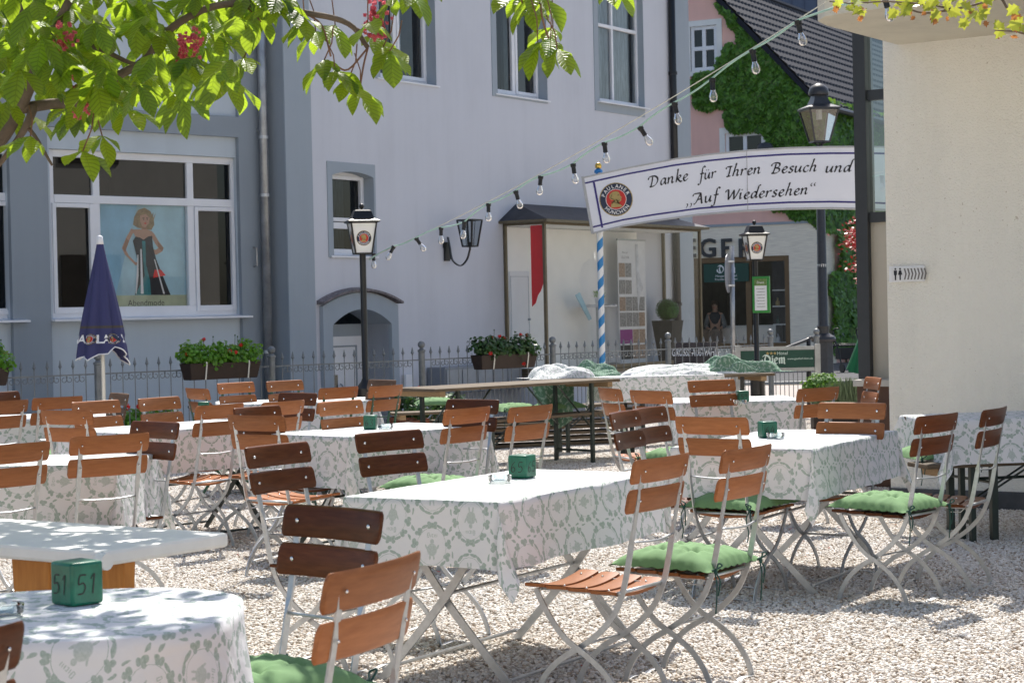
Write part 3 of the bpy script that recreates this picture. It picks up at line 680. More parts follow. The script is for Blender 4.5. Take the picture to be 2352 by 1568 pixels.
wm.poly([pc(*p) for p in ((1015,400),(1045,400),(1050,600),(1085,740),(1095,870),(960,870),(1000,780),(1040,700),(1025,560))], -.009)
wm.mi = 4; wm.poly([pc(*p) for p in ((1125,650),(1180,650),(1222,700),(1112,722))], -.010)
wm.mi = 5   # satin folds, highlights
for P_ in (((1000,470),(1012,470),(1030,860),(1005,860)), ((975,520),(983,520),(985,700),(968,860),(960,860)), ((1120,560),(1128,560),(1215,860),(1200,860))): wm.poly([pc(*p) for p in P_], -.0105)
wm.mi = 0
for k in range(9): wm.poly([pc(955+k*21+6*sin(k*2), 140+50*abs(sin(k*.8+1.2))), pc(970+k*21, 150), pc(962+k*20+9*sin(k*3), 300-14*abs(k-4))], -.0045)
wm.mi = 2
for x_ in (1030, 1062): wm.poly([pc(x_-8, 212), pc(x_, 207), pc(x_+8, 212), pc(x_, 217)], -.0075); wm.poly([pc(x_-10, 198), pc(x_+9, 196), pc(x_+9, 200), pc(x_-10, 202)], -.0075)
wm.mi = 4; wm.poly([pc(1032, 246), pc(1045, 242), pc(1058, 246), pc(1045, 254)], -.0075)
wm.mi = 6; wm.poly([pc(*p) for p in ((1012,272),(1045,285),(1060,268),(1060,300),(1020,298))], -.0055); wm.poly([pc(*p) for p in ((1052,225),(1056,240),(1048,241))], -.0075); wm.poly([pc(*p) for p in ((880,375),(905,400),(880,470),(872,500),(850,465))], -.0055); wm.poly([pc(*p) for p in ((1150,400),(1205,460),(1195,490),(1160,462))], -.0055)
wm.build('figure_print', mats_+[pm('skin_shade', (.38, .21, .14), .6, 0, .05)], pw)
MB().poly([pc(*p) for p in ((660,70),(980,80),(790,870),(620,870))], -.0008).build('print_highlight', pm('poster_deep_blue', (.30, .56, .76), .5, 0, .2, 1.5), pw)
tb = MB(); cxx, czz = PL(336, 702); text_into(tb, 'Abendmode', .105, lambda x, y: (cxx+x, -.003, czz+y), -.01); tb.build('caption', M['letter'], pw)
# vent cap, door pull and downpipe
dp_ = thing('downpipe', 'galvanised round downpipe in the corner between the two grey facades', 'downpipe', LF.w(-.12, -.09, 0), 0)
MB().tube([(0, 0, .0), (0, 0, HT)], .055, 12).build('pipe', M['pipe'], dp_, True)
for z in (1.0, L(615, 318)[1], L(615, 450)[1], 6.3): MB().lathe([(.064, z-.02), (.064, z+.02)], 12).build('clamp', M['steel'], dp_)
hx, hzz = L(583, 590); hd = thing('metal_bracket', 'small grey metal bracket on the dark pilaster left of the downpipe', 'bracket', LF.w(hx, 0, hzz), LF.rz)
MB().tube([(0, 0, .12), (0, -.06, .11), (0, -.06, -.11), (0, 0, -.12)], .012, 6).build('bar', M['pipe'], hd)
vx, vz = L(596, 300); MB().box(-.05, .05, -.05, 0, -.02, .02).build('vent', M['pipe'], hd).location = (vx-hx, 0, vz-hzz)

# ------------------------------------------------------------------ middle building
sdir = Vector((1, -.6605, 0)).normalized()
rr_ = (665-1176)/FP
# walk from the shop corner towards the viewer until the sight line through the mid building's corner
tt = (rr_*LO.y-LO.x)/(sdir.x-rr_*sdir.y)
MO = LO+sdir*tt
MF = Frame(MO.x, MO.y, .6605, 1.0)
mbd = thing('townhouse', 'tall pale lilac-grey townhouse with grey window surrounds and an arched doorway', 'building', MO, MF.rz)
def Q(px, py, d=0): return MF.hit(px, py, d)
XE = Q(1592, 720)[0]; HM = 9.6
a1 = [Q(763, 480, 0)[0], Q(837, 480, .15)[0], Q(800, 588, .14)[1], Q(800, 394, .0)[1]]
dn = [Q(757, 800)[0], Q(893, 800)[0], 0, Q(820, 710)[1]]
W1 = [Q(870, 100, 0)[0], Q(972, 100, .2)[0], Q(935, 190, .1)[1], HM-1.1]
W2 = [Q(1139, 100, 0)[0], Q(1228, 100, .2)[0], Q(1190, 224, .1)[1], Q(1190, -160, .1)[1]]
W3 = [Q(1373, 100, 0)[0], Q(1452, 100, .2)[0], Q(1408, 240, .1)[1], Q(1408, -1, .1)[1]]
W3[3] = max(W3[3], W3[2]+1.9)
bx0, bx1 = Q(1172, 700)[0], Q(1158, 700)[0]+4.75
hol = [(a1[0], a1[1], a1[2], a1[3], .22), (dn[0], dn[1], dn[2], dn[3], .6), (W1[0], W1[1], W1[2], W1[3], .22), (W2[0], W2[1], W2[2], W2[3], .22), (W3[0], W3[1], W3[2], W3[3], .22)]
wm_ = MB(); wall(wm_, 0, XE, 0, HM, hol)
wm_.build('wall', M['wall_mid'], mbd)
MB().q((0, 0, 0), (0, 0, HM), (0, 1.4, HM), (0, 1.4, 0)).q((XE, 0, 0), (XE, 9, 0), (XE, 9, HM), (XE, 0, HM)).q((0, 0, HM), (XE, 0, HM), (XE, 9, HM), (0, 9, HM)).build('side_wall', M['trim'], mbd)  # left return's shade put into a darker render than the front
sx1 = Q(722, 700)[0]; sx2 = Q(1548, 400)[0]
for x0_, x1_ in ((-.012, sx1), (sx2, XE+.01)): MB().box(x0_, x1_, -.02, -.001, 0, HM).build('corner_strip', M['trim2'], mbd)
def surround(x0, x1, z0, z1, h, arch=0.0):
    mb = MB(); y = -.012
    for (a, b, c, d) in ((x0, h[0], z0, z1), (h[1], x1, z0, z1), (h[0], h[1], h[3], z1), (h[0], h[1], z0, h[2])):
        if b > a and d > c: mb.box(a, b, y, -.001, c, d)
    # painted reveals
    e = .002
    mb.q((h[0]+e, y, h[2]), (h[0]+e, .2, h[2]), (h[0]+e, .2, h[3]), (h[0]+e, y, h[3])).q((h[1]-e, y, h[2]), (h[1]-e, y, h[3]), (h[1]-e, .2, h[3]), (h[1]-e, .2, h[2])).q((h[0], y, h[3]-e), (h[1], y, h[3]-e), (h[1], .2, h[3]-e), (h[0], .2, h[3]-e))
    if arch:
        n = 10; w = h[1]-h[0]
        for k in range(n):
            u0, u1 = k/n, (k+1)/n; f = lambda u: arch*(1-4*(u-.5)**2)
            mb.hexa([(h[0]+w*u0, y, h[3]-arch+f(u0)), (h[0]+w*u1, y, h[3]-arch+f(u1)), (h[0]+w*u1, y, h[3]), (h[0]+w*u0, y, h[3])], [(h[0]+w*u0, .19, h[3]-arch+f(u0)), (h[0]+w*u1, .19, h[3]-arch+f(u1)), (h[0]+w*u1, .19, h[3]), (h[0]+w*u0, .19, h[3])])
    return mb.build('window_surround', M['trim2'], mbd)
surround(Q(752, 480)[0], Q(862, 480)[0], Q(800, 592)[1], Q(800, 374)[1], a1, .06)
surround(Q(860, 100)[0], Q(993, 100)[0], Q(930, 190)[1], HM-.9, W1)
surround(Q(1128, 100)[0], Q(1247, 100)[0], Q(1190, 229)[1], W2[3]+.15, W2)
surround(Q(1363, 100)[0], Q(1466, 100)[0], Q(1410, 260)[1], W3[3]+.12, W3)
window(mbd, *a1, .15, (), (Q(800, 519, .15)[1],), .075, bottom=.09, cells=((0, 1),))
window(mbd, *W1, .15, (Q(906, 100, .15)[0],), (), .07, bottom=.09, cells=((1, 0),), over={(1, 0): M['glass_clear']})
window(mbd, *W2, .15, ((W2[0]+W2[1])/2,), (Q(1190, 14, .15)[1],), .07, bottom=.09, cells=((1, 0),), over={(1, 0): M['glass_clear']})
window(mbd, *W3, .10, (Q(1406, 100, .1)[0],), (Q(1406, 64, .1)[1],), .05, bottom=.07, glassm=M['glass_clear'])
rooms = MB()
for h in (a1, W1, W2, W3):
    back_room(mbd, h[0]-.3, h[1]+.3, h[2]-.2, h[3]+.3, .30, 1.6)
MB().q((W3[0], .26, W3[2]), (W3[1], .26, W3[2]), (W3[1], .26, W3[3]), (W3[0], .26, W3[3])).build('net_curtain', M['curtain'], mbd)
MB().box(W1[1]-.42, W1[1]-.12, .5, .55, W1[2], W1[3]).box(W2[1]-.4, W2[1]-.1, .5, .55, W2[2], W2[3]).box(a1[1]-.3, a1[1], .5, .55, a1[2], a1[3]).build('curtain', M['curtain'], mbd)
# arched doorway
ox0, ox1, oz1 = Q(735, 780)[0], Q(908, 780)[0], Q(815, 672)[1]; ozs = Q(815, 702)[1]+.22
ds = MB(); n = 16
def arc(u, a, b, zs_, zt): return (a+(b-a)*u, zs_+(zt-zs_)*(1-(2*u-1)**2))
ix0, ix1, izs, izt = dn[0], dn[1], dn[3]-.20, dn[3]-.0
def ring(pa, pb, ya, yb):
    ds.q((pa[0][0], ya, pa[0][1]), (pa[1][0], ya, pa[1][1]), (pb[1][0], yb, pb[1][1]), (pb[0][0], yb, pb[0][1]))
outer = [(ox0, 0)]+[arc(k/n, ox0, ox1, ozs-.22, oz1) for k in range(n+1)]+[(ox1, 0)]
inner = [(ix0, 0)]+[arc(k/n, ix0, ix1, izs, izt) for k in range(n+1)]+[(ix1, 0)]
for k in range(len(outer)-1):
    ring((outer[k], outer[k+1]), (inner[k], inner[k+1]), -.06, -.06)
    ring((outer[k], outer[k+1]), (outer[k], outer[k+1]), -.06, .0)
    ring((inner[k], inner[k+1]), (inner[k], inner[k+1]), -.06, .62)
ds.build('door_surround', M['trim2'], mbd, 'auto')
cap = MB(); cp_ = [arc(k/n, ox0-.05, ox1+.05, ozs-.20, oz1+.02) for k in range(n+1)]
for k in range(n):
    a, b = cp_[k], cp_[k+1]
    cap.hexa([(a[0], -.12, a[1]), (b[0], -.12, b[1]), (b[0], 0, b[1]), (a[0], 0, a[1])], [(a[0], -.12, a[1]+.028), (b[0], -.12, b[1]+.028), (b[0], 0, b[1]+.05), (a[0], 0, a[1]+.05)])
cap.build('arch_coping', pm('weathered_plaster', (.18, .16, .165), .9, 0, .6, 30, .5, 40), mbd)
dz = Q(800, 772, .36)[1]
dr = MB(); xa_, xb_ = ix0+.02, ix1-.02
dr.box(xa_, xb_, .36, .42, .1, dz); door = dr.build('door', M['white'], mbd)
MB().box(xa_+.1, xa_+.12, .345, .36, .2, dz-.12).box(xb_-.24, xb_-.22, .345, .36, .2, dz-.12).box(xa_+.12, xb_-.24, .345, .36, dz-.14, dz-.12).build('panel_groove', M['trim'], door)
MB().box(xa_+.32, xa_+.56, .34, .359, .3, dz-.5).build('glazing', M['glass_dark'], door)
MB().tube([(xa_+.60, .33, dz-.62), (xa_+.60, .29, dz-.65), (xa_+.60, .29, dz-1.05), (xa_+.60, .33, dz-1.08)], .013, 6).build('handle', M['steel'], door)
MB().box(xa_, xb_, .37, .43, dz, dz+.16).build('transom_frame', M['trim2'], mbd)
MB().q((xa_, .39, dz+.16), (xb_, .39, dz+.16), (xb_, .39, dn[3]), (xa_, .39, dn[3])).build('fanlight', M['glass_dark'], mbd)
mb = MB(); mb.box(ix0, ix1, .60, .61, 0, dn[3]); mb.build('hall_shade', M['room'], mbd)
bp = thing('black_downpipe', 'straight black downpipe on the right end of the townhouse', 'downpipe', MF.w(Q(1540, 300)[0], -.07, 0), 0)
MB().tube([(0, 0, 0), (0, 0, HM)], .06, 10).build('pipe', M['black_iron'], bp, True)
for z in (1.5, Q(1540, 170)[1], 7.4): MB().lathe([(.075, z-.025), (.075, z+.025)], 10).build('clamp', M['black_iron'], bp)
# mail boxes by the door
mx_ = thing('mailboxes', 'row of grey metal mailboxes on the wall behind the fence', 'mailboxes', MF.w(Q(978, 860)[0], -.12, 0), MF.rz)
mz1 = Q(1040, 840)[1]; mz0 = mz1-.36
MB().box(0, 1.9, -.2, .1, mz0, mz1).build('cabinet', M['mailbox'], mx_, bevel=.01)
for k in range(5): MB().box(.03+k*.375, .38+k*.375, -.215, -.2, mz0+.04, mz1-.04).build('flap', pm('light_grey_flap', (.34, .36, .39), .4, .3, .1), mx_)
MB().box(-.55, -.38, .05, .11, .25, .62).build('notice', M['white'], mx_)

# ------------------------------------------------------------------ glazed showcase
bxs = Q(1158, 700)[0]; pr = .72
FCx = bxs; BL_ = 4.75
zb, zt = .55, 2.72
bay = thing('glass_showcase', 'glazed bronze-framed showcase with a dark sheet metal roof built against the townhouse', 'showcase', MF.w(bxs, 0, 0), MF.rz)
def fr(x0, x1, y0, y1, z0, z1): return (x0, x1, y0, y1, z0, z1)
fm = MB(); y0 = -pr
for x in (0, BL_-.045): fm.box(x, x+.045, y0, y0+.045, zb, zt).box(x, x+.045, -.05, -.005, zb, zt)
fm.box(.045, BL_-.045, y0, y0+.045, zt-.05, zt).box(.045, BL_-.045, y0, y0+.045, zb, zb+.06)
for x in (0, BL_-.045): fm.box(x, x+.045, y0+.045, -.05, zt-.05, zt).box(x, x+.045, y0+.045, -.05, zb, zb+.06)
fm.build('frame', M['gold'], bay, bevel=.005)
MB().box(.04, BL_-.04, y0+.05, -.01, .0, zb).build('base', M['wall_mid'], bay)
MB().box(-.03, BL_+.03, y0-.06, .0, zb-.05, zb-.002).build('ledge', M['gold'], bay)
MB().box(.045, BL_-.045, y0+.05, -.01, zb, zb+.015).build('showcase_floor', M['show_white'], bay)
MB().q((.045, y0+.02, zb+.06), (BL_-.045, y0+.02, zb+.06), (BL_-.045, y0+.02, zt-.05), (.045, y0+.02, zt-.05)).build('front_pane', M['glass_show'], bay)
MB().q((.02, y0+.045, zb+.06), (.02, -.05, zb+.06), (.02, -.05, zt-.05), (.02, y0+.045, zt-.05)).build('side_pane', M['glass_show'], bay)
MB().q((BL_-.02, y0+.045, zb+.06), (BL_-.02, -.05, zb+.06), (BL_-.02, -.05, zt-.05), (BL_-.02, y0+.045, zt-.05)).build('side_pane', M['glass_show'], bay)
MB().box(.05, BL_-.9, -.025, -.004, zb+.015, zt-.06).build('back_wall', M['show_white'], bay)
MB().box(.09, .62, -.045, -.026, zb+.05, 2.02).build('door_leaf', M['white'], bay, bevel=.008)
MB().box(.11, .115, -.05, -.045, zb+.1, 1.95).box(.58, .585, -.05, -.045, zb+.1, 1.95).box(.115, .58, -.05, -.045, 1.94, 1.945).box(.55, .58, -.08, -.045, 1.3, 1.33).build('door_detail', M['trim'], bay)
MB().box(.045, BL_-.05, y0+.05, -.01, zt-.05, zt-.03).build('ceiling', M['show_white'], bay)
ov = .10; zr = Q(1195, 468)[1]
rf = MB()
A_, B_, C_, D_ = (-ov, y0-ov, zt+.02), (BL_+ov, y0-ov, zt+.02), (BL_-.45, 0, zr), (.38, 0, zr)
rf.q(A_, B_, C_, D_).q((-ov, 0, zt+.02), A_, D_).q(B_, (BL_+ov, 0, zt+.02), C_)
rf.q((-ov, 0, zt+.015), (BL_+ov, 0, zt+.015), (BL_+ov, y0-ov, zt+.015), (-ov, y0-ov, zt+.015))
rf.build('roof', M['zinc'], bay)
MB().box(-ov, BL_+ov, y0-ov-.004, y0-ov+.03, zt-.02, zt+.018).box(-ov-.004, -ov+.03, y0-ov+.03, 0, zt-.02, zt+.018).box(BL_+ov-.03, BL_+ov+.004, y0-ov+.03, 0, zt-.02, zt+.018).build('gutter_edge', M['gold'], bay)
# things shown inside
def BP(px, py, d): x, z = MF.hit(px, py, d); return x-bxs, z
rb = thing('red_banner', 'red hanging banner with a torn lower edge in the left end of the showcase', 'banner', MF.w(bxs+.06, -.66, 0), MF.rz)
zr0, zr1 = 2.66, 1.50
MB().hexa([(0, 0, zr0), (.0, .22, zr0), (.0, .22, zr1), (0, .16, zr1+.05), (0, .12, zr1+.16), (0, .07, zr1+.22), (0, 0, zr1+.38)], [(.012, 0, zr0), (.012, .22, zr0), (.012, .22, zr1), (.012, .16, zr1+.05), (.012, .12, zr1+.16), (.012, .07, zr1+.22), (.012, 0, zr1+.38)]).build('cloth', M['red'], rb)
tx, _ = BP(1395, 690, -.38); tz = BP(1395, 700, -.38)[1]
dt = thing('display_table', 'small round white table on a thin metal stem inside the showcase', 'table', MF.w(bxs+tx-.25, -.36, zb+.015), MF.rz)
th_ = tz-zb-.02
MB().lathe([(.26, th_-.03), (.30, th_-.02), (.30, th_)], 20).build('table_top', M['white'], dt)
MB().tube([(0, 0, .02), (0, 0, th_-.03)], .03, 10).lathe([(.17, 0), (.16, .02), (.03, .03)], 16).build('stem', M['steel'], dt, 'auto')
MB().grid(lambda u, v: (.24+.10*v+.02*sin(9*u), -.2+.4*u, th_+.01-.95*th_*v+.0*u), 14, 6).grid(lambda u, v: (-.05+.3*u, -.2+.4*v, th_+.008+.01*sin(13*u+7*v)), 8, 8).build('draped_veil', M['white'], dt, True)
pt = thing('potted_herb', 'small green herb in a white pot on the showcase table', 'plant', MF.w(bxs+tx-.27, -.38, zb+.015+th_+.02), 0)
MB().lathe([(.045, 0), (.055, .1)], 12).build('pot', M['white'], pt, True)
hb = MB(); rnd = random.Random(5)
for k in range(90):
    a = rnd.uniform(0, 6.28); r = rnd.uniform(0, .1); z = .1+rnd.uniform(0, .1); p = Vector((r*cos(a), r*sin(a), z)); d = Vector((cos(a), sin(a), .8))*.035; w_ = Vector((-sin(a), cos(a), .2))*.008
    hb.q(p-w_, p+w_, p+d)
hb.build('leaves', M['gleaf'], pt)
tp = thing('tilted_picture', 'tilted pale picture of a bride leaning beside the showcase table', 'picture', MF.w(bxs+tx-.62, -.3, 0), MF.rz)
MB().hexa([(-.17, 0, 1.66), (.12, -.05, 1.28), (.20, -.05, 1.30), (-.05, 0, 1.70)], [(-.17, .015, 1.66), (.12, -.035, 1.28), (.20, -.035, 1.30), (-.05, .015, 1.70)]).build('board', M['poster_blue'], tp)
rbx, rbz = BP(1450, 550, -.3)
ru = thing('roll_up_banner', 'tall white roll-up banner with a grid of bridal photos in the showcase', 'banner', MF.w(bxs+rbx, -.3, 0), MF.rz)
rz1 = BP(1450, 553, -.3)[1]; rw = (BP(1481, 690, -.3)[0]-BP(1418, 690, -.3)[0])/2
MB().box(-rw, rw, 0, .01, zb+.02, rz1).build('sheet', M['paper'], ru)
MB().box(-rw-.01, rw+.01, -.01, .02, rz1, rz1+.025).build('top_bar', M['steel'], ru)
ph = MB(); pmx = [pm('photo_sepia', (.35, .26, .2), .6, 0, .5, 30), pm('photo_grey', (.28, .28, .28), .6, 0, .6, 30), M['purple'], M['letter'], pm('faint_face', (.62, .64, .68), .6, 0, .25, 6)]
hgt = rz1-zb
def cell(c, r, mi, cs=1, rs=1):
    ph.mi = mi; cw = 2*rw/4.3; chh = hgt/9.6; x = -rw+.02+c*cw; z = rz1-.02-(r+rs)*chh; ph.q((x, -.003, z+.01), (x+cw*cs-.012, -.003, z+.01), (x+cw*cs-.012, -.003, z+chh*rs-.006), (x, -.003, z+chh*rs-.006))
for c, r, mi in ((0,1.6,0),(1,1.6,1),(0,2.9,1),(1,2.9,1),(0,4.2,0),(1,4.2,1),(2,4.2,1),(3,4.2,1),(0,5.4,1),(1,5.4,1),(2,5.4,1),(3,5.4,0),(2,6.7,0),(3,6.7,0),(2,7.9,0),(3,7.9,0)): cell(c, r, mi, 1, 1.15)
cell(0, 6.7, 2, 2, 1.15); cell(0, 7.9, 3, 2, 1.15)
ph.mi = 4; ph.poly([(rw*.25, rz1-.05), (rw*.45, rz1-.05), (rw*.5, rz1-.5), (rw*.8, rz1-.75), (rw*.55, rz1-.85), (rw*.4, rz1-1.15), (rw*.3, rz1-.7)], -.004)
ph.build('printed_photos', pmx, ru)
tb = MB(); text_into(tb, 'COLLECTIONS', .05, lambda x, y: (-rw*.5+x*.75, -.004, rz1-.28+y), .0); text_into(tb, 'Meet our', .045, lambda x, y: (-rw*.5+x, -.004, rz1-.2+y), 0); text_into(tb, 'brinkman', .04, lambda x, y: (-rw*.5+x, -.006, rz1-hgt*.81+y), 0)
tb.build('lettering', pm('pale_grey_print', (.3, .3, .32), .5, 0, .05), ru)
# topiary in a tall planter
tpx, _ = BP(1530, 700, -.36)
tg = thing('topiary_ball', 'clipped round green topiary ball in a tall tapered anthracite planter inside the showcase', 'plant', MF.w(bxs+tpx, -.38, zb+.015), MF.rz)
ph1 = BP(1530, 738, -.36)[1]-zb
MB().hexa([(-.11, -.11, 0), (.11, -.11, 0), (.11, .11, 0), (-.11, .11, 0)], [(-.19, -.19, ph1), (.19, -.19, ph1), (.19, .19, ph1), (-.19, .19, ph1)]).build('planter', pm('anthracite_planter', (.05, .048, .045), .7, 0, .2), tg)
bm = MB(); rnd = random.Random(9)
for k in range(2600):
    z = rnd.uniform(-1, 1); a = rnd.uniform(0, 6.283); q = sqrt(1-z*z); n_ = Vector((q*cos(a), q*sin(a), z)); p = n_*(.185*rnd.uniform(.9, 1.03))+Vector((0, 0, ph1+.17)); t1 = n_.orthogonal().normalized()*.011; t2 = n_.cross(t1).normalized()*.008+n_*.006
    bm.q(p-t1, p+t2, p+t1)
bm.sph((0, 0, ph1+.17), .165, 14, 10)
bm.build('crown', M['topiary'], tg)

# wall lantern on a scrolled bracket
lx, lz = Q(1024, 578)
wl = thing('wall_lantern', 'black wrought iron wall lantern on a curved bracket right of the arched window', 'lantern', MF.w(lx, -.01, lz), MF.rz)
MB().box(-.06, .06, -.02, .0, -.13, .13).box(-.08, -.05, -.015, 0, .05, .11).box(.05, .08, -.015, 0, -.11, -.05).build('wall_plate', M['black_iron'], wl)
MB().bar(catmull([(0, -.03, .2), (.0, -.06, .06), (.0, -.10, -.12), (.02, -.22, -.2), (.03, -.32, -.12), (.03, -.37, .0), (.03, -.38, .05)], 6), .03, .015, (1, 0, 0)).build('bracket', M['black_iron'], wl)
lt = MB(); c_ = Vector((.03, -.38, .06))
def lamp_frame(mb, c, rb, rt, h, w=.014, ang=0.0):
    P = [Vector((c.x+r*cos(a), c.y+r*sin(a), z)) for r, z in ((rb, c.z), (rt, c.z+h)) for a in [ang+pi/4+k*pi/2 for k in range(4)]]
    for k in range(4):
        j = (k+1) % 4; mb.tube([P[k], P[4+k]], w/2, 4); mb.tube([P[k], P[j]], w/2, 4); mb.tube([P[4+k], P[4+j]], w/2, 4)
    return P
P_ = lamp_frame(lt, c_, .105, .175, .36, .026); lt.tube([c_, c_+Vector((0, 0, .06))], .03, 8); [lt.tube([c_+Vector((.05*cos(k), .05*sin(k), 0)), c_+Vector((.08*cos(k), .08*sin(k), .35))], .004, 4) for k in range(6)]; lt.build('lantern_frame', M['black_iron'], wl)
gp = MB()
for k in range(4): gp.q(P_[k], P_[(k+1) % 4], P_[4+(k+1) % 4], P_[4+k])
gp.build('glass', M['glass'], wl)

# ------------------------------------------------------------------ salmon gabled house with ivy
pe = Vector((.8829, -.4696, 0))
c0 = G(1882, 836, 0); c0 = Vector((c0.x, c0.y, 0))
sc_ = 47.0/c0.y; c0 = c0*sc_
PF = Frame(c0.x, c0.y, pe.x, pe.y)
ph_ = thing('gabled_house', 'salmon pink gabled house with a travertine shop front and dark tiled roof', 'building', c0, PF.rz)
def K(px, py, d=0): return PF.hit(px, py, d)
ez = K(1872, 222)[1]; gx, gz = K(1606, -50); 
LW = 2*gx
zs_ = K(1800, 515)[1]                                            # top of the stone cladding
h1 = [K(1586, 100)[0], K(1647, 100)[0], K(1615, 163)[1], K(1615, 60)[1]]
h2 = [K(1666, 340)[0], K(1756, 340)[0], K(1710, 380)[1], K(1710, 304)[1]]; h2[2] = h2[3]-1.15
sh = [K(1596, 700)[0], K(1815, 700)[0], K(1700, 800)[1], K(1700, 590)[1]]
pg = MB()
wall(pg, LW, 0, zs_, ez, [(h1[0], h1[1], h1[2], h1[3], .12), (h2[0], h2[1], h2[2], h2[3], .12)])
def gtop(x): return ez+(gz-ez)*(x/gx if x > gx else (LW-x)/(LW-gx))
gxs = sorted({LW, 0, gx, h1[0], h1[1]})
for i in range(len(gxs)-1):
    xa, xb = gxs[i], gxs[i+1]; cxg = (xa+xb)/2
    if h1[0] < cxg < h1[1] and h1[3] > ez: pg.q((xa, 0, h1[3]), (xb, 0, h1[3]), (xb, 0, gtop(xb)), (xa, 0, gtop(xa)))
    else: pg.q((xa, 0, ez), (xb, 0, ez), (xb, 0, gtop(xb)), (xa, 0, gtop(xa)))
pg.build('gable_wall', M['pink'], ph_)
pg = MB(); wall(pg, LW, 0, 0, zs_, [(sh[0], sh[1], sh[2], sh[3], .10)], y=-.03); pg.q((0, -.03, 0), (0, 1.3, 0), (0, 1.3, zs_-.25), (0, -.03, zs_)); pg.q((LW,-.03,zs_),(0,-.03,zs_),(0,0,zs_),(LW,0,zs_))
pg.build('stone_cladding', M['travertine'], ph_)
MB().q((.0, 1.3, 0), (0, 14, 0), (0, 14, ez), (0, 1.3, ez)).q((0, 0, zs_), (0, 1.3, zs_-.25), (0, 1.3, ez), (0, 0, ez)).build('side_wall', M['pink'], ph_)
MB().box(LW, .0, -.06, -.02, zs_, zs_+.06).build('cornice', M['trim2'], ph_)
for h in (h1, h2):
    window(ph_, h[0], h[1], h[2], h[3], .02, ((h[0]+h[1])/2,), (h[2]+(h[3]-h[2])*.5,) if h is h1 else (), .09, sill=False)
    MB().box(h[0]-.14, h[0], -.03, 0, h[2]-.12, h[3]+.14).box(h[1], h[1]+.14, -.03, 0, h[2]-.12, h[3]+.14).box(h[0], h[1], -.03, 0, h[3], h[3]+.14).box(h[0], h[1], -.05, 0, h[2]-.12, h[2]).build('white_surround', M['white_paint'], ph_)
    back_room(ph_, h[0]-.3, h[1]+.3, h[2]-.2, h[3]+.2, .2, 1.5)
# shop window
window(ph_, sh[0], sh[1], sh[2], sh[3], .0, (K(1720, 700)[0],), (), .13, sill=False, mat='brown_frame', name='shop_window', glassm=M['glass_show'])
back_room(ph_, sh[0]-.5, sh[1]+.4, .0, sh[3]+.2, .25, 3.2, 'room')
sv = MB(); xs_ = sh[1]-.75
for k, z in enumerate((sh[2]+.1, sh[2]+.55, sh[2]+1.0, sh[2]+1.4)): sv.box(xs_, xs_+.9, .8, 1.1, z, z+.03)
shf = sv.build('shop_shelf', M['show_white'], ph_)
MB().box(sh[0]+.1, sh[1]-.9, 1.4, 1.9, .2, sh[2]+.55).build('shop_counter', M['show_white'], ph_)
for k in range(9):
    z = (sh[2]+.13, sh[2]+.58, sh[2]+1.03)[k % 3]; x = xs_+.08+.28*(k//3)
    MB().lathe([(.05, 0), (.055, .10), (.02, .14), (.02, .2)], 8, (x, .95, z)).build('bottle', (M['white'], M['sign_green'], M['logo_gold'])[k % 3], shf)
# roof with tile courses
rl = 15.0; dirx, dirz = gx, gz-ez; sl_ = sqrt(dirx**2+dirz**2); ux, uz = dirx/sl_, dirz/sl_; nx_, nz_ = -uz, ux
if nz_ < 0: nx_, nz_ = -nx_, -nz_
def roof_fn(side):
    def fn(u, v):
        y = -.12+u*rl; d = -.35+v*(sl_+.35); w_ = .028*abs(sin(pi*(y/.24)))+.04*(1-(d/.32) % 1.0)
        x = ux*d; z = uz*d
        if side == 0: return (x+nx_*w_, y, ez+z+nz_*w_+.06)
        return (LW-x-nx_*w_, y, ez+z+nz_*w_+.06)
    return fn
rm = MB(); rm.grid(roof_fn(0), 500, 90); rm.build('roof', M['tile'], ph_)
MB().grid(roof_fn(1), 60, 30).build('roof', M['tile'], ph_)
vb_ = MB(); vb_.hexa([(-.35*ux, -.14, ez-.35*uz-.1), (gx, -.14, gz-.1), (gx, -.02, gz-.1), (-.35*ux, -.02, ez-.35*uz-.1)], [(-.35*ux, -.14, ez-.35*uz+.07), (gx, -.14, gz+.07), (gx, -.02, gz+.07), (-.35*ux, -.02, ez-.35*uz+.07)])
vb_.build('verge_board', M['tile'], ph_)
gu = MB(); gu.tube([(.32, -.2, ez-.28), (.32, rl, ez-.28)], .08, 8); gu.build('gutter', M['grey_iron'], ph_)
rg = MB(); rg.tube([(gx, -.12, gz+.1), (gx, rl, gz+.1)], .1, 8); rg.build('ridge_cap', M['tile'], ph_)
# shop lettering
sg = thing('shop_letters', 'dark metal letters EGER on the travertine above the shop window', 'lettering', PF.w(0, -.05, 0), PF.rz)
for ch, px in (('E', 1588), ('G', 1629), ('E', 1671), ('R', 1714)):
    x, z = K(px, 590); t_ = MB(); text_into(t_, ch, .64, lambda a, b: (x+a, -.05, z+b), .02); b_ = len(t_.v)
    t_.add(MB()); o = t_.build('letter', M['grey_iron'], sg); so_ = o.modifiers.new('solid', 'SOLIDIFY'); so_.thickness = .05
hs = thing('hotel_window_sign', 'green Diem sign with small white lines hanging inside the travertine shop window', 'sign', PF.w(0, -.04, 0), PF.rz)
x0, z1 = K(1618, 607); x1, z0 = K(1722, 646)
MB().box(x0, x1, -.02, 0, z0, z1).build('panel', M['sign_green'], hs)
t_ = MB(); cxm, czm = (x0+x1)/2, (z0+z1)/2
blackletter(t_, lambda a, b: (cxm+a, -.024, czm+b), .19)
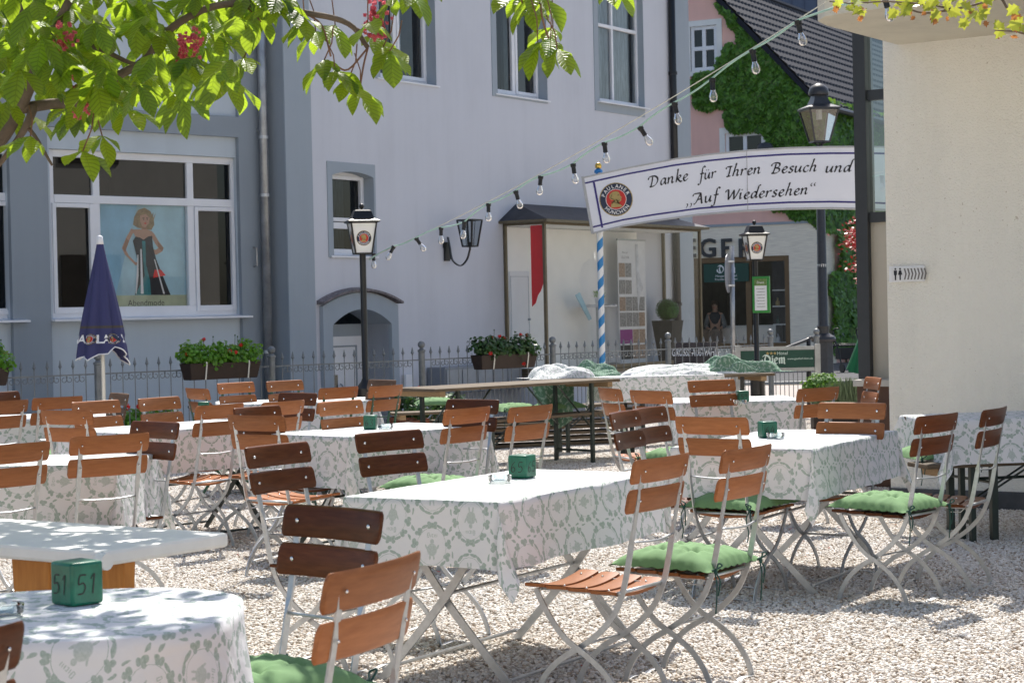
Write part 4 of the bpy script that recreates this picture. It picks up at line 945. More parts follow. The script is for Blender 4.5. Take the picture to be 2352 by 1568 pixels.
text_into(t_, 'Metzgerei-Gasthof', .075, lambda a, b: (cxm+a, -.024, czm-.10+b)); text_into(t_, 'Krumbach/Schwaben', .07, lambda a, b: (cxm+a, -.024, czm-.18+b)); text_into(t_, 'Hotel', .07, lambda a, b: (cxm+.15+a, -.024, z1-.09+b))
t_.build('lettering', M['logo_white'], hs)
# ivy
def inpoly(x, y, P):
    r = False; j = len(P)-1
    for i in range(len(P)):
        if (P[i][1] > y) != (P[j][1] > y) and x < (P[j][0]-P[i][0])*(y-P[i][1])/(P[j][1]-P[i][1])+P[i][0]: r = not r
        j = i
    return r
ivp = [(410,30),(440,20),(520,60),(560,100),(620,180),(700,250),(760,330),(900,430),(980,510),(1050,560),(1100,600),(1100,1445),(1070,1440),(960,1390),(870,1340),(780,1320),(730,920),(720,840),(600,830),(490,790),(500,740),(520,720),(400,710),(290,650),(275,570),(265,480),(330,490),(400,450),(400,340),(440,300),(510,290),(560,330),(530,200),(440,100)]
ivp = [(.3652*x+1493, .3652*y) for x, y in ivp]
ivl = [K(*p) for p in ivp]
bx_ = (min(p[0] for p in ivl), max(p[0] for p in ivl), min(p[1] for p in ivl), max(p[1] for p in ivl))
iv = MB(); rnd = random.Random(11)
def ivy_leaf(p, n_, s):
    n_ = (n_+Vector((rnd.uniform(-.6, .6), rnd.uniform(-.6, .6), rnd.uniform(-.2, .9)))).normalized(); t1 = n_.orthogonal().normalized(); a = rnd.uniform(-.6, .6)
    up = Vector((0, 0, -1)); up = (up-n_*up.dot(n_)).normalized(); sd = n_.cross(up)
    d = up*cos(a)+sd*sin(a); e = n_.cross(d)
    iv.q(p-d*s*.5, p+e*s*.55-d*s*.2, p+e*s*.3+d*s*.2, p+d*s*.7, p-e*s*.3+d*s*.2, p-e*s*.55-d*s*.2)
cnt = 0
while cnt < 15000:
    x = rnd.uniform(bx_[0], bx_[1]); z = rnd.uniform(bx_[2], bx_[3])
    wob = Vector((x, z, 3))
    if not inpoly(x+.25*noise.noise(wob*2.3), z+.25*noise.noise(wob*2.3+Vector((9, 9, 9))), ivl): continue
    if z > ez+uz/ux*x-.02 or x > .05: continue
    hgt_ = .06+.13*max(0, noise.noise(Vector((x*1.3, z*1.3, 0)))+.35)+.06*noise.noise(Vector((x*5, z*5, 4)))
    ivy_leaf(Vector((x, -hgt_*rnd.uniform(.6, 1.05), z)), Vector((0, -1, 0)), rnd.uniform(.07, .15)); cnt += 1
for k in range(20000):
    y = 9.5*rnd.random()**1.3; z = rnd.uniform(0.2, ez-.05)
    lim = .0
    if z < zs_-.2 and y < .75+.35*noise.noise(Vector((z*1.2, 7, 0)))+(.45 if z > zs_-1.2 else .0): continue
    if y > 4.5 and z < 1.9: continue
    hgt_ = .10+.25*max(0, noise.noise(Vector((y*1.3, z*1.3, 8)))+.35)
    ivy_leaf(Vector((hgt_*rnd.uniform(.5, 1.05), y, z)), Vector((1, -.7, .2)), rnd.uniform(.10, .17))
ivt = thing('ivy', 'dense green ivy climbing over the gable and side of the salmon house', 'ivy', c0, PF.rz)
iv.build('foliage', M['ivy'], ivt)
st_ = MB()
for k in range(12):
    y = 1.9+k*.35; st_.tube(catmull([(.05, y, 0), (.06, y+.15*sin(k), 1.2), (.06, y-.1, 2.6), (.06, y+.2*cos(k), 4)], 4), .03, 5)
st_.build('stem', M['bark'], ivt)

# blue-grey building and wooded hill beyond
bb = thing('blue_hall', 'blue-grey sheet-clad building rising behind the tiled roof', 'building', (0, 0, 0))
fx = Frame(*atY(1680, 700, 66).xy, 1, -.1); bb.location = fx.o; bb.rotation_euler = (0, 0, fx.rz)
xr_ = fx.hit(1907, 20)[0]; w_ = MB(); w_.box(-2, xr_, 0, 8, 0, 15); w_.build('wall', M['blue_sheet'], bb)
rb_ = MB()
for k in range(int((xr_+2)/.42)): rb_.box(-2+k*.42, -1.96+k*.42, -.03, -.001, 0, 15)
rb_.build('seam', pm('sheet_seam', (.07, .09, .15), .5, 0, .05), bb)
hl = MB(); hl.grid(lambda u, v: (20+150*u, 260+60*v, 12*v+28*v*(.6+.5*noise.noise(Vector((u*5, v*3, 0))))), 40, 12)
tag(hl.build('hills', M['hills'], None, True), kind='structure')

# ------------------------------------------------------------------ beige building on the right
e2 = Vector((.8345, -.551, 0))
c2 = G(2234, 1169, 0); rr = (2040-1176)/FP
s_ = (c2.x-rr*c2.y)/(e2.x-rr*e2.y); BO = c2-e2*s_; BO.z = 0
BF = Frame(BO.x, BO.y, e2.x, e2.y)
bg_ = thing('beige_building', 'beige roughcast building with a concrete balcony slab at the right edge', 'building', BO, BF.rz)
zso = BF.hit(2062, 103)[1]
MB().box(0, 7.5, 0, 10, -.05, zso+3.2).build('wall', M['beige'], bg_)
MB().box(.0, 7, -.03, -.001, -.02, .13).build('plinth', M['kerb'], bg_)
for y_ in (2.2, 4.6, 7.0):  # unseen openings added so the window reflections show some structure
    for z_ in (1.0, 4.2): MB().box(-.03, -.001, y_, y_+1.1, z_, z_+1.6).build('added_side_window', M['room'], bg_)
MB().box(-.05, -.001, 8.6, 9.6, .0, 2.2).build('added_side_door', M['slat_old'], bg_)
xs0 = BF.hit(2062, 103)[0]
sb = MB(); pts_ = [(xs0, 0), (xs0, -1.2), (xs0+.04, -1.42), (xs0+.16, -1.58), (xs0+.4, -1.65), (7, -1.65), (7, 0)]
sb.hexa([(x, y, zso) for x, y in pts_], [(x, y, zso+.20) for x, y in pts_])
sb.build('balcony_slab', M['soffit'], bg_)
bl_ = MB(); bl_.hexa([(x-.03*(x < 3), y-.03, zso+.20) for x, y in pts_], [(x-.03*(x < 3), y-.03, zso+.26) for x, y in pts_]); bl_.build('slab_edge', pm('slab_edge_grey', (.28, .27, .25), .8, 0, .2, 10), bg_)
# toilets sign
wx, wz = BF.hit(2085, 629); ws = thing('toilet_sign', 'small white toilet sign with two figures and grey arrows on the beige wall', 'sign', BF.w(wx, -.02, wz), BF.rz)
ww = (BF.hit(2126, 629)[0]-BF.hit(2045, 629)[0])/2; wh = .055
MB().box(-ww, ww, 0, .008, -wh, wh).build('acrylic_plate', M['white'], ws)
MB().box(-ww+.02, ww-.015, -.006, -.001, -wh+.006, wh-.008).build('sign_face', M['paper'], ws)
pc_ = MB()
for cx, fem in ((-ww+.05, 0), (-ww+.085, 1)):
    pc_.q(*[(cx+.007*cos(k*pi/5), -.008, .036+.007*sin(k*pi/5)) for k in range(10)])
    if fem: pc_.poly([(cx-.008, .026), (cx+.008, .026), (cx+.016, -.005), (cx+.006, -.005), (cx+.005, -.042), (cx-.005, -.042), (cx-.006, -.005), (cx-.016, -.005)], -.008)
    else: pc_.poly([(cx-.012, .026), (cx+.012, .026), (cx+.011, -.006), (cx+.006, -.006), (cx+.005, -.042), (cx-.005, -.042), (cx-.006, -.006), (cx-.011, -.006)], -.008)
pc_.build('pictogram', M['letter'], ws)
ar = MB()
for k in range(7):
    x = -ww+.112+k*.0245; ar.poly([(x, .038), (x+.011, .038), (x+.022, 0), (x+.011, -.04), (x, -.04), (x+.011, 0)], -.008)
ar.build('arrow', pm('arrow_grey', (.16, .15, .15), .5, 0, .05), ws)
MB().lathe([(.006, -.01), (.006, .0)], 8).build('stud', M['gold'], ws)
# steel and glass front with low wall
SF = Frame(*atY(1984, 870, 15.4).xy, e2.x, e2.y)
sf = thing('steel_glass_front', 'anthracite steel post with narrow glazed panels beside the beige wall', 'window wall', SF.o, SF.rz)
cw = SF.hit(2012, 500)[0]-SF.hit(1984, 500)[0]
zlow = SF.hit(2000, 869)[1]
MB().box(-.02, cw-.02, -.06, .1, zlow, 4.2).build('post', M['anthracite'], sf, bevel=.004)
br_ = MB(); zz = [SF.hit(2018, y)[1] for y in (218, 499, 562)]
for z_ in zz[:2]: MB().box(cw-.02, 1.3, -.03, .06, z_-.04, z_+.04).build('crossbar', M['anthracite'], sf)
for a, b in ((zz[0]+.04, 4.1), (zz[1]+.04, zz[0]-.04)): MB().q((cw-.02, .0, a), (1.3, .0, a), (1.3, .0, b), (cw-.02, .0, b)).build('pane', glass_mat('pale_glass', (.55, .68, .68), .12), sf)
MB().box(cw-.02, 1.3, .0, .03, zlow, zz[1]-.04).build('infill_panel', pm('beige_panel', (.46, .41, .34), .5, 0, .1, 1.5), sf)
lw = thing('low_wall', 'dark brown low wall with a pale stone cap under the steel post', 'wall', SF.o, SF.rz)
MB().box(.05, 1.1, -.25, .25, 0, zlow-.05).build('masonry', pm('brown_painted_wall', (.10, .052, .035), .8, 0, .15, 6), lw)
MB().box(.03, 1.12, -.28, .28, zlow-.05, zlow-.001).build('cap', pm('pale_cap', (.5, .47, .43), .7, 0, .1), lw)

# inn added unseen behind the viewer, for window reflections and warm bounce light
inn = thing('added_inn', 'cream rendered inn added behind the viewer for window reflections and warm bounce light', 'building', (-16, -11, 0), 0)
iw = MB(); ih = [(x, x+1.2, z, z+1.6) for x in (2, 6, 10, 15, 19, 24, 28) for z in (1.2, 4.6)]
wall(iw, 0, 34, 0, 8.2, ih, y=0, jamb=-.15); iw.build('wall', M['beige'], inn)
for h in ih: MB().box(h[0], h[1], -.17, -.15, h[2], h[3]).build('window', M['room'], inn)
MB().hexa([(-.5, .6, 8.1), (34.5, .6, 8.1), (34.5, -9, 8.1), (-.5, -9, 8.1)], [(-.5, -4, 11.5), (34.5, -4, 11.5), (34.5, -4.4, 11.5), (-.5, -4.4, 11.5)]).build('roof', M['tile'], inn)
# ================================================================== folding chairs
POST = [(-.292,.885),(-.262,.72),(-.242,.62),(-.218,.50),(-.196,.42),(-.160,.345),(-.095,.275),(-.02,.222),(.06,.175),(.125,.115),(.160,.055),(.178,.0)]
LEG = [(.150,.425),(.118,.365),(.070,.295),(.02,.245),(-.045,.205),(-.115,.155),(-.165,.095),(-.190,.045),(-.202,.0)]
def chair_proto(frame='steel', wood='slat'):
    t = thing('folding_chair', '', 'chair')
    fm_ = M[frame]
    def zl(y0, z0): return y0, z0
    # curved wooden slats
    def slat(L_, d0, u0, h, th, curve, parent, name):   # u0: (y,z) of the top edge, runs down the back line
        mb = MB(); n = 10
        for s_ in range(n):
            pass
        def P(u, v, side):   # u across -1..1, v 0..1 down
            x = u*L_/2; y = u0[0]+v*h*.215+side*th-curve*(1-u*u)+.0; z = u0[1]-v*h*.976-side*th*.2; return (x, y, z)
        b = 0; r = .12
        us = [-1, -.985, -.96, -.8, -.5, -.2, .2, .5, .8, .96, .985, 1]
        def vr(u):
            a = abs(u)
            return 0 if a < .97 else (.05 if a < .99 else .16)
        for sd in (0, 1):
            for u in us:
                e = vr(u)
                for v in (e, e*.4+.03*(1) if False else e+.06, .5, 1-e-.06, 1-e):
                    s2 = sd
                    off = 0
                    if v in (e, 1-e): off = .25 if sd == 0 else -.25
                    mb.v.append(P(u, v, sd+off))
        W5 = 5; nu = len(us)
        for i in range(nu-1):
            for j in range(W5-1):
                a = i*W5+j; mb.f.append((a, a+1, a+W5+1, a+W5)); a2 = nu*W5+a; mb.f.append((a2, a2+W5, a2+W5+1, a2+1)); mb.m += [0, 0]
            a = i*W5; a2 = nu*W5+a; mb.f.append((a, a+W5, a2+W5, a2)); a = i*W5+4; a2 = nu*W5+a; mb.f.append((a, a2, a2+W5, a+W5)); mb.m += [0, 0]
        for i in (0, nu-1):
            for j in range(W5-1):
                a = i*W5+j; a2 = nu*W5+a; mb.f.append((a, a2, a2+1, a+1) if i == 0 else (a, a+1, a2+1, a2)); mb.m.append(0)
        o = mb.build(name, M[wood], parent, True); o.data.set_sharp_from_angle(angle=radians(60)); return o
    for z0 in (.900, .796):
        y0 = -.292+(.90-z0)*.215
        s_ = slat(.40, 0, (y0, z0), .088, .013, .022, t, 'back_slat')
        for sx_ in (-1, 1):
            mb = MB(); yy = y0+.044*.215+.013-.0105; zz = z0-.044
            mb.add(MB().lathe([(.0075, 0), (.0065, .003), (.002, .0042)], 10), Matrix.Translation((sx_*.148, yy+.0008, zz)) @ Matrix.Rotation(-pi/2, 4, 'X'))
            mb.add(MB().lathe([(.0055, 0), (.002, .004)], 8), Matrix.Translation((sx_*.148, yy-.0185, zz)) @ Matrix.Rotation(pi/2, 4, 'X'))
            mb.build('screw', M['screw'], s_, True)
    # seat: four curved slats
    mb = MB()
    for k in range(4):
        y0 = -.175+k*.092; z0 = .438+.012*(k/3)
        def P(u, v, lo, y0=y0, z0=z0): return ((u-.5)*.385, y0+v*.082, z0-.022*(1-(2*u-1)**2)-(.012 if lo else 0)-.003*abs(2*v-1)**4)
        mb.grid(lambda u, v: P(u, v, 0), 10, 4); mb.grid(lambda u, v: P(1-u, v, 1), 10, 2)
        for uu in (0, 1): mb.q(P(uu, 0, 0), P(uu, 0, 1), P(uu, 1, 1), P(uu, 1, 0))
        for vv in (0, 1):
            for i in range(10): mb.q(P(i/10, vv, 0), P((i+1)/10, vv, 0), P((i+1)/10, vv, 1), P(i/10, vv, 1))
    mb.mi = 1
    for sx_ in (-1, 1):
        for k in range(4): mb.sph((sx_*.135, -.134+k*.092, .4285+.012*k/3), .0045, 8, 5)
    st = mb.build('seat', [M[wood], M['screw']], t, True); st.data.set_sharp_from_angle(angle=radians(40))
    def flat(path, x, sw_z):
        P3 = catmull([(x, y, z) for y, z in path], 4)
        def prof(i, tt):
            z = P3[i][2]; k = min(1, max(0, (z-sw_z)/.05)); a = .003+.008*k; b = .0105-.0075*k
            return [(-a, -b), (a, -b), (a, b), (-a, b)]
        m_ = MB(); m_.sweep(P3, prof, xa=(1, 0, 0)); return m_
    for sx_ in (-1, 1):
        flat(POST, sx_*.150, .60).build('leg', fm_, t)
        flat(LEG, sx_*.170, 2).build('leg', fm_, t)
    def rod(name, pts, r): MB().tube(catmull(pts, 4) if len(pts) > 2 else pts, r, 6).build(name, fm_, t, True)
    rod('back_rod', [(-.150, -.238, .605), (0, -.262, .6), (.150, -.238, .605)], .0045)
    rod('stretcher', [(-.170, -.005, .222), (.170, -.005, .222)], .005)
    rod('seat_rod', [(-.158, -.186, .425), (.158, -.186, .425)], .007)
    rod('seat_rod', [(-.172, .150, .42), (.172, .150, .42)], .006)
    sr = MB()
    for sx_ in (-1, 1): sr.bar([(sx_*.140, -.186, .418), (sx_*.140, .155, .425)], .003, .016, (1, 0, 0)); sr.bar([(sx_*.150, -.186, .43), (sx_*.150, -.15, .395), (sx_*.150, -.10, .395)], .004, .004, (1, 0, 0))
    sr.build('seat_rail', fm_, t)
    for y, xx in ((.182, .150), (-.208, .170)):
        MB().bar(catmull([(-xx, y, .008), (-xx*.5, y, .016), (0, y, .007), (xx*.5, y, .016), (xx, y, .008)], 4), .022, .003, (0, 1, 0)).build('foot_bar', fm_, t)
    return t
def chair_pose(x1, y1, x2, y2, kind, lean, L_=.40, zt=.90):
    pc = G((x1+x2)/2, (y1+y2)/2, zt); w = x2-x1; best = None
    for k in range(0, 86):
        th = radians(k); f = Vector(((1 if lean == 'R' else -1)*sin(th), -cos(th) if kind == 'F' else cos(th), 0)); d = Vector((-f.y, f.x, 0))
        if d.x < 0: d = -d
        a = proj(pc-d*L_/2); b = proj(pc+d*L_/2); e = abs((b[0]-a[0])-w)
        if best is None or e < best[0]: best = (e, f, th)
    f = best[1]; o = pc+f*.292; return Vector((o.x, o.y, 0)), atan2(-f.x, f.y), best[2]
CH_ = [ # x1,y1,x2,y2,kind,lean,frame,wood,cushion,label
 (659,1164,882,1164,'F','L','s','d',1,'large near chair with two shade-darkened brown slats, facing left before the nearest long table'),
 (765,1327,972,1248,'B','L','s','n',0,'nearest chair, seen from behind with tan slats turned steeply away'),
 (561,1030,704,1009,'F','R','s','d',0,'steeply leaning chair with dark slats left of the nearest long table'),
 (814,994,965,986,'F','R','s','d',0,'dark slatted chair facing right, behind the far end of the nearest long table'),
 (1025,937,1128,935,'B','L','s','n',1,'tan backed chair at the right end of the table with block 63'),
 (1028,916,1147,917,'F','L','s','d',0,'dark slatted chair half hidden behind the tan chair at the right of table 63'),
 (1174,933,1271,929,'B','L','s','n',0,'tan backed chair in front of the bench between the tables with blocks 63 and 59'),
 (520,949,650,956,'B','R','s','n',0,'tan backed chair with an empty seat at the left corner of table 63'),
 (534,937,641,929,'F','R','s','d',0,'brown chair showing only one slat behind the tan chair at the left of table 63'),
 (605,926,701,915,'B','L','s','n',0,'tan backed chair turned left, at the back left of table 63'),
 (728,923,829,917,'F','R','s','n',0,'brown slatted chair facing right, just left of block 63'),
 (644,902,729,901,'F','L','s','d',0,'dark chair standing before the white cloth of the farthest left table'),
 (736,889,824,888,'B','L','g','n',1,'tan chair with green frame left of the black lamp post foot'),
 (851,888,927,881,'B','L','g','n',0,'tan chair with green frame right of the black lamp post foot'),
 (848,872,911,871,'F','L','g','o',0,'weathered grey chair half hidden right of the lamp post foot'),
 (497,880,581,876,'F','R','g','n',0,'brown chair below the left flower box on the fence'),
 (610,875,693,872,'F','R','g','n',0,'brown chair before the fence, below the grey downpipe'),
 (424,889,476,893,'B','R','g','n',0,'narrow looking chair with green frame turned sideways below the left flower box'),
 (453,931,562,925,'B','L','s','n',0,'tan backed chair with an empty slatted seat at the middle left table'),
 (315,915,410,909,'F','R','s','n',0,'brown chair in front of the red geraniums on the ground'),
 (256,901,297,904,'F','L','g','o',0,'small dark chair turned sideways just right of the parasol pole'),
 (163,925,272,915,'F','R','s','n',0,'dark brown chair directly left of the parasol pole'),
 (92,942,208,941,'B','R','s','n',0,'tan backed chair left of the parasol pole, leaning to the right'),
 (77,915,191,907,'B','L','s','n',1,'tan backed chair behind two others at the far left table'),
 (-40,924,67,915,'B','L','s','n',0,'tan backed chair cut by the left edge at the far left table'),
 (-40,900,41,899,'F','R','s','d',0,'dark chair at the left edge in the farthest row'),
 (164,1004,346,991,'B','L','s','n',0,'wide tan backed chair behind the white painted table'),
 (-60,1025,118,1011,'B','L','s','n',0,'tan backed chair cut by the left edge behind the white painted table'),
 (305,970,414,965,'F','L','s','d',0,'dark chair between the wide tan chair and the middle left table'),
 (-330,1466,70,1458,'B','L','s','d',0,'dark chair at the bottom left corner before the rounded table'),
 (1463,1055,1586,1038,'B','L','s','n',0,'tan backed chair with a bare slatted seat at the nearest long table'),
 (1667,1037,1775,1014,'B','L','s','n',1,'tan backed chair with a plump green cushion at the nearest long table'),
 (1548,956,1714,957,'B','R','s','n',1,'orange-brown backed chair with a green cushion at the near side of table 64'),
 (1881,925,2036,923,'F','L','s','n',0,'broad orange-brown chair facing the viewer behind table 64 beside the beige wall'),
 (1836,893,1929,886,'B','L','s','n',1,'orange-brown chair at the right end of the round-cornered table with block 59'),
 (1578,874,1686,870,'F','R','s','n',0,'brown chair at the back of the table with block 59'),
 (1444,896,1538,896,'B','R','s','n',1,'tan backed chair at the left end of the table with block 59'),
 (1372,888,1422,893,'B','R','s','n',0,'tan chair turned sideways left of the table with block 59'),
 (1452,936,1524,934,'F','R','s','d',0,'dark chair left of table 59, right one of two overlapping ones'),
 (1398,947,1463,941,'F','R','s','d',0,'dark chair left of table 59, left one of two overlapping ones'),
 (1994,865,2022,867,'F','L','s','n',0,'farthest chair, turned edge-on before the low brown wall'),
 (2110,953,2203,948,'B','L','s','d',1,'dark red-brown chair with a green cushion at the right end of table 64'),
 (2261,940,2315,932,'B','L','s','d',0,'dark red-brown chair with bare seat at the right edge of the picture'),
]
# cushion prototype
def cushion_proto():
    t = thing('seat_cushion', '', 'cushion')
    def Z(u, v):
        a, b = 2*u-1, 2*v-1
        e = max(0, 1-abs(a)**3.2)**.5*max(0, 1-abs(b)**3.2)**.5
        h = .066*e
        for (p, q) in ((-.36, -.36), (.36, -.36), (-.36, .36), (.36, .36)):
            d = sqrt((a-p)**2+(b-q)**2); h -= .038*e*math.exp(-(d/.12)**2)
            ang = atan2(b-q, a-p); h += .006*e*sin(ang*6)*math.exp(-((d-.25)/.16)**2)
        h += .006*noise.noise(Vector((a*3, b*3, 1)))*e
        h += .0035*sin(26*a+3*b)*abs(b)**5+.0035*sin(26*b+3*a)*abs(a)**5
        return h
    def pos(u, v, s_):
        a, b = 2*u-1, 2*v-1; k = 1-.05*(a*a*b*b)*0+.03*(abs(a*b)**3)
        w = .205*(1-.045*(1-b*b))*1.0
        w2 = .205*(1-.045*(1-a*a))
        x, y = a*w*(1+.06*abs(a*b)**4), b*w2*(1+.06*abs(a*b)**4)
        z = .012+(Z(u, v) if s_ > 0 else -.012*max(0, 1-abs(a)**4)*max(0, 1-abs(b)**4)); return (x, y, z)
    mb = MB(); n = 30
    mb.grid(lambda u, v: pos(u, v, 1), n, n); mb.grid(lambda u, v: pos(1-u, v, -1), n, n)
    mb.build('cover', M['cushion'], t, True)
    for sx_ in (-1, 1):
        x = sx_*.185; y = -.185
        k = MB(); k.tube(catmull([(x, y, .012), (x, y-.03, .02), (x+.02, y-.05, .035), (x-.01, y-.05, .045), (x, y-.035, .01)], 4), .0035, 5)
        k.tube(catmull([(x, y-.03, .015), (x-.012, y-.045, -.03), (x-.004, y-.04, -.09), (x-.012, y-.04, -.14)], 4), .003, 4)
        k.tube(catmull([(x, y-.03, .015), (x+.014, y-.045, -.02), (x+.010, y-.04, -.075)], 4), .003, 4); k.sph((x, y-.035, .012), .008, 6, 4)
        k.build('tie', M['tie'], t, True)
    return t
protos = {}
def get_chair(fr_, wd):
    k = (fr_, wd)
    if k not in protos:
        protos[k] = chair_proto({'s': 'steel', 'g': 'green_steel'}[fr_], {'n': 'slat', 'd': 'slat_shade', 'o': 'slat_old'}[wd]); return protos[k]
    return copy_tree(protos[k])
cush = None
CL = {0: 'green cushion on the large near chair at the bottom, cut by the picture edge', 4: 'light green cushion on the tan backed chair at the right of table 63',
      12: 'pale green cushion on the green framed chair behind block 63', 23: 'dark green cushion between the tan chairs left of the parasol pole',
      31: 'plump mid green cushion on the tan backed chair at the nearest long table', 32: 'green cushion on the orange-brown backed chair at the near side of table 64',
      34: 'green cushion on the chair at the right end of table 59', 36: 'small green cushion on the tan chair at the left end of table 59', 41: 'green cushion with dark ties on the dark chair at the right end of table 64'}
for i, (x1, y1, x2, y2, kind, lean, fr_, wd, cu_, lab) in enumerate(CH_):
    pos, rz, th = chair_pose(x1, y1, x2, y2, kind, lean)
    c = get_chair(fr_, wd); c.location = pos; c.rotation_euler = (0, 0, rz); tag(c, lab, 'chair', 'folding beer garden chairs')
    if cu_:
        if cush is None: cush = cushion_proto(); q = cush
        else: q = copy_tree(cush)
        q.location = pos+Matrix.Rotation(rz, 3, 'Z') @ Vector((0, -.015, .442)); q.rotation_euler = (radians(1), 0, rz+.04*sin(i*7)); tag(q, CL[i], 'cushion', 'green seat cushions')
        q.scale = (1, 1.02, 1)

# ================================================================== tables with printed cloths
def rounded(L_, w, r, n=6):
    out = []
    for (cx, cy, a0) in ((L_/2, w/2, 0), (-L_/2, w/2, pi/2), (-L_/2, -w/2, pi), (L_/2, -w/2, 3*pi/2)):
        sx_, sy_ = (1 if cx > 0 else -1), (1 if cy > 0 else -1)
        for k in range(n+1):
            a = a0+pi/2*k/n; out.append((Vector((cx-sx_*r+r*cos(a), cy-sy_*r+r*sin(a), 0)), Vector((cos(a), sin(a), 0)), k/n, 1))
    # straight edges subdivided
    res = []
    for i, p in enumerate(out):
        res.append(p); q = out[(i+1) % len(out)]
        if (i+1) % (n+1) == 0:
            d = (q[0]-p[0]).length; m_ = max(2, int(d/.045))
            for k in range(1, m_): res.append((p[0].lerp(q[0], k/m_), p[1], 0, 0))
    return res
def cloth_mesh(L_, w, drop, r=.012, seed=0, flare=.03, flap=.26, rot=0.0, wave=1.0, th=0.0):
    rnd = random.Random(seed); O = rounded(L_, w, r, 10 if r < .05 else 14); n = len(O); J = 10
    v, f, uv = [], [], []
    ph = [rnd.uniform(0, 6.28) for _ in range(4)]
    cr, srn = cos(rot), sin(rot)
    def U(p): return (p.x*cr-p.y*srn+seed*.37, p.x*srn+p.y*cr+seed*.53)
    # top as rings shrinking inwards
    rings = [1.0, .97, .8, .55, .3, .08]
    for kk, s_ in enumerate(rings):
        for (p, nn, k, isc) in O:
            q = Vector((p.x*s_ if r > .05 or s_ < 1 else p.x, p.y*s_, 0)); v.append((q.x, q.y, .003+.0022*noise.noise(Vector((q.x*6, q.y*6, seed))) if s_ < .99 else 0)); uv.append(U(q))
    for a in range(len(rings)-1):
        for i in range(n): j = (i+1) % n; f.append((a*n+i, a*n+j, (a+1)*n+j, (a+1)*n+i))
    c = len(v); v.append((0, 0, .003)); uv.append(U(Vector((0, 0, 0)))); a = len(rings)-1
    for i in range(n): f.append((a*n+i, a*n+(i+1) % n, c))
    base = len(v); s = 0
    for i, (p, nn, k, isc) in enumerate(O):
        s += (p-O[i-1][0]).length if i else 0
        rho = drop
        if isc and r < .05:
            c45 = max(abs(nn.x), abs(nn.y)); rho = drop/c45
        amp = sin(pi*k) if isc and r < .05 else 0
        tan = Vector((-nn.y, nn.x, 0))
        for j in range(1, J+1):
            t = j/J; d = rho*t
            wv = (.013*sin(9*s+ph[0])+.007*sin(21*s+ph[1])+.016*noise.noise(Vector((s*3, seed, 2))))*t*wave
            if isc and r < .05:
                dg = Vector((1 if nn.x > 0 else -1, 1 if nn.y > 0 else -1, 0)).normalized()
                outd = flap*amp*t*rho*(1-.35*t); lat = (k-.5)*2*.03*sin(pi*t*.9)*amp*0
                q = p+dg*(outd+.006*t)+nn*(flare*.5*t**1.5)*(1-amp)*drop*3+dg*(.012*sin(9*t+ph[2]))*amp*t
                q = q+Vector((-dg.y, dg.x, 0))*(.045*sin(2*pi*k)*t*rho/.27+.03*amp*t*t*(1 if seed % 2 else -1))
                down = d*(1+.04*amp)
            else:
                q = p+nn*(flare*t**1.3+wv); down = d*(1-.02)
            v.append((q.x, q.y, -down-.002)); uv.append(U(p+nn*d))
    for i in range(n):
        ii = (i+1) % n
        a0, b0 = i, ii
        for j in range(J):
            a1, b1 = base+i*J+j, base+ii*J+j
            f.append((a0, a1, b1, b0)); a0, b0 = a1, b1
    mb = MB(); mb.v = v; mb.f = f; mb.m = [0]*len(f); return mb, uv
TT = .73
def legs_x(t, L_, w, h, mat):
    """folding table trestle: crossed flats at both ends and two low rails"""
    for sx_ in (-1, 1):
        x = sx_*(L_/2-.16)
        for s_ in (-1, 1):
            MB().bar(catmull([(x+.012*s_, s_*(w/2-.06), h-.02), (x+.012*s_, 0, h*.55), (x+.012*s_, -s_*(w/2-.16), h*.22), (x+.012*s_, -s_*(w/2-.03), 0)], 5), .030, .008, (1, 0, 0)).build('leg', mat, t) if False else \
            MB().sweep(catmull([(x+.012*s_, s_*(w/2-.10), h-.02), (x+.012*s_, s_*.02, h*.5), (x+.012*s_, -s_*(w/2-.05), 0)], 6), [(-.004, -.016), (.004, -.016), (.004, .016), (-.004, .016)], xa=(1, 0, 0)).build('leg', mat, t)
    for s_ in (-1, 1): MB().tube([(-(L_/2-.16), s_*(w/2-.06), .05), (L_/2-.16, s_*(w/2-.06), .05)], .008, 6).build('rail', mat, t)
    MB().tube([(-(L_/2-.16), 0, h*.5), (L_/2-.16, 0, h*.5)], .008, 6).build('rail', mat, t)
def table(cx, cy, rz, L_, w, label, clabel, mat='steel', drop=.26, r=.012, seed=1, legs='x', h=TT, name='garden_table', flap=.26, rot=0.0, wave=1.0, cl=True):
    t = thing(name, label, 'table', (cx, cy, 0), rz, 'garden tables under printed cloths')
    O = rounded(L_-.02, w-.02, max(r-.005, .006), 4)
    MB().hexa([(p.x, p.y, h-.03) for p, *_ in O], [(p.x, p.y, h-.004) for p, *_ in O]).build('table_top', M['board'], t)
    legs_x(t, L_, w, h-.02, M[mat])
    if cl:
        mb, uv = cloth_mesh(L_, w, drop, r, seed, flap=flap, rot=rot, wave=wave)
        o = mb.build('tablecloth', M['cloth'], None, True, uv); o.location = (cx, cy, h); o.rotation_euler = (0, 0, rz)
        tag(o, clabel, 'tablecloth', 'printed green and white tablecloths')
    return t
def rect_from(B, C, A):   # near corner, far end of the long side, other near corner -> centre, angle, size
    u = (C-B); L_ = u.length; u = u.normalized(); n_ = Vector((-u.y, u.x, 0)); w = abs((A-B).dot(n_)); sg = 1 if (A-B).dot(n_) > 0 else -1
    c = B+u*L_/2+n_*sg*w/2; return c.x, c.y, atan2(u.y, u.x), L_, w
def Gt(px, py, h=TT): p = G(px, py, h); return Vector((p.x, p.y, 0))
A, B, D = Gt(797, 1139), Gt(1144, 1154), Gt(1267, 1066)
u = ((D-A).normalized()); C = B+u*1.33
T65 = rect_from(B, C, A)
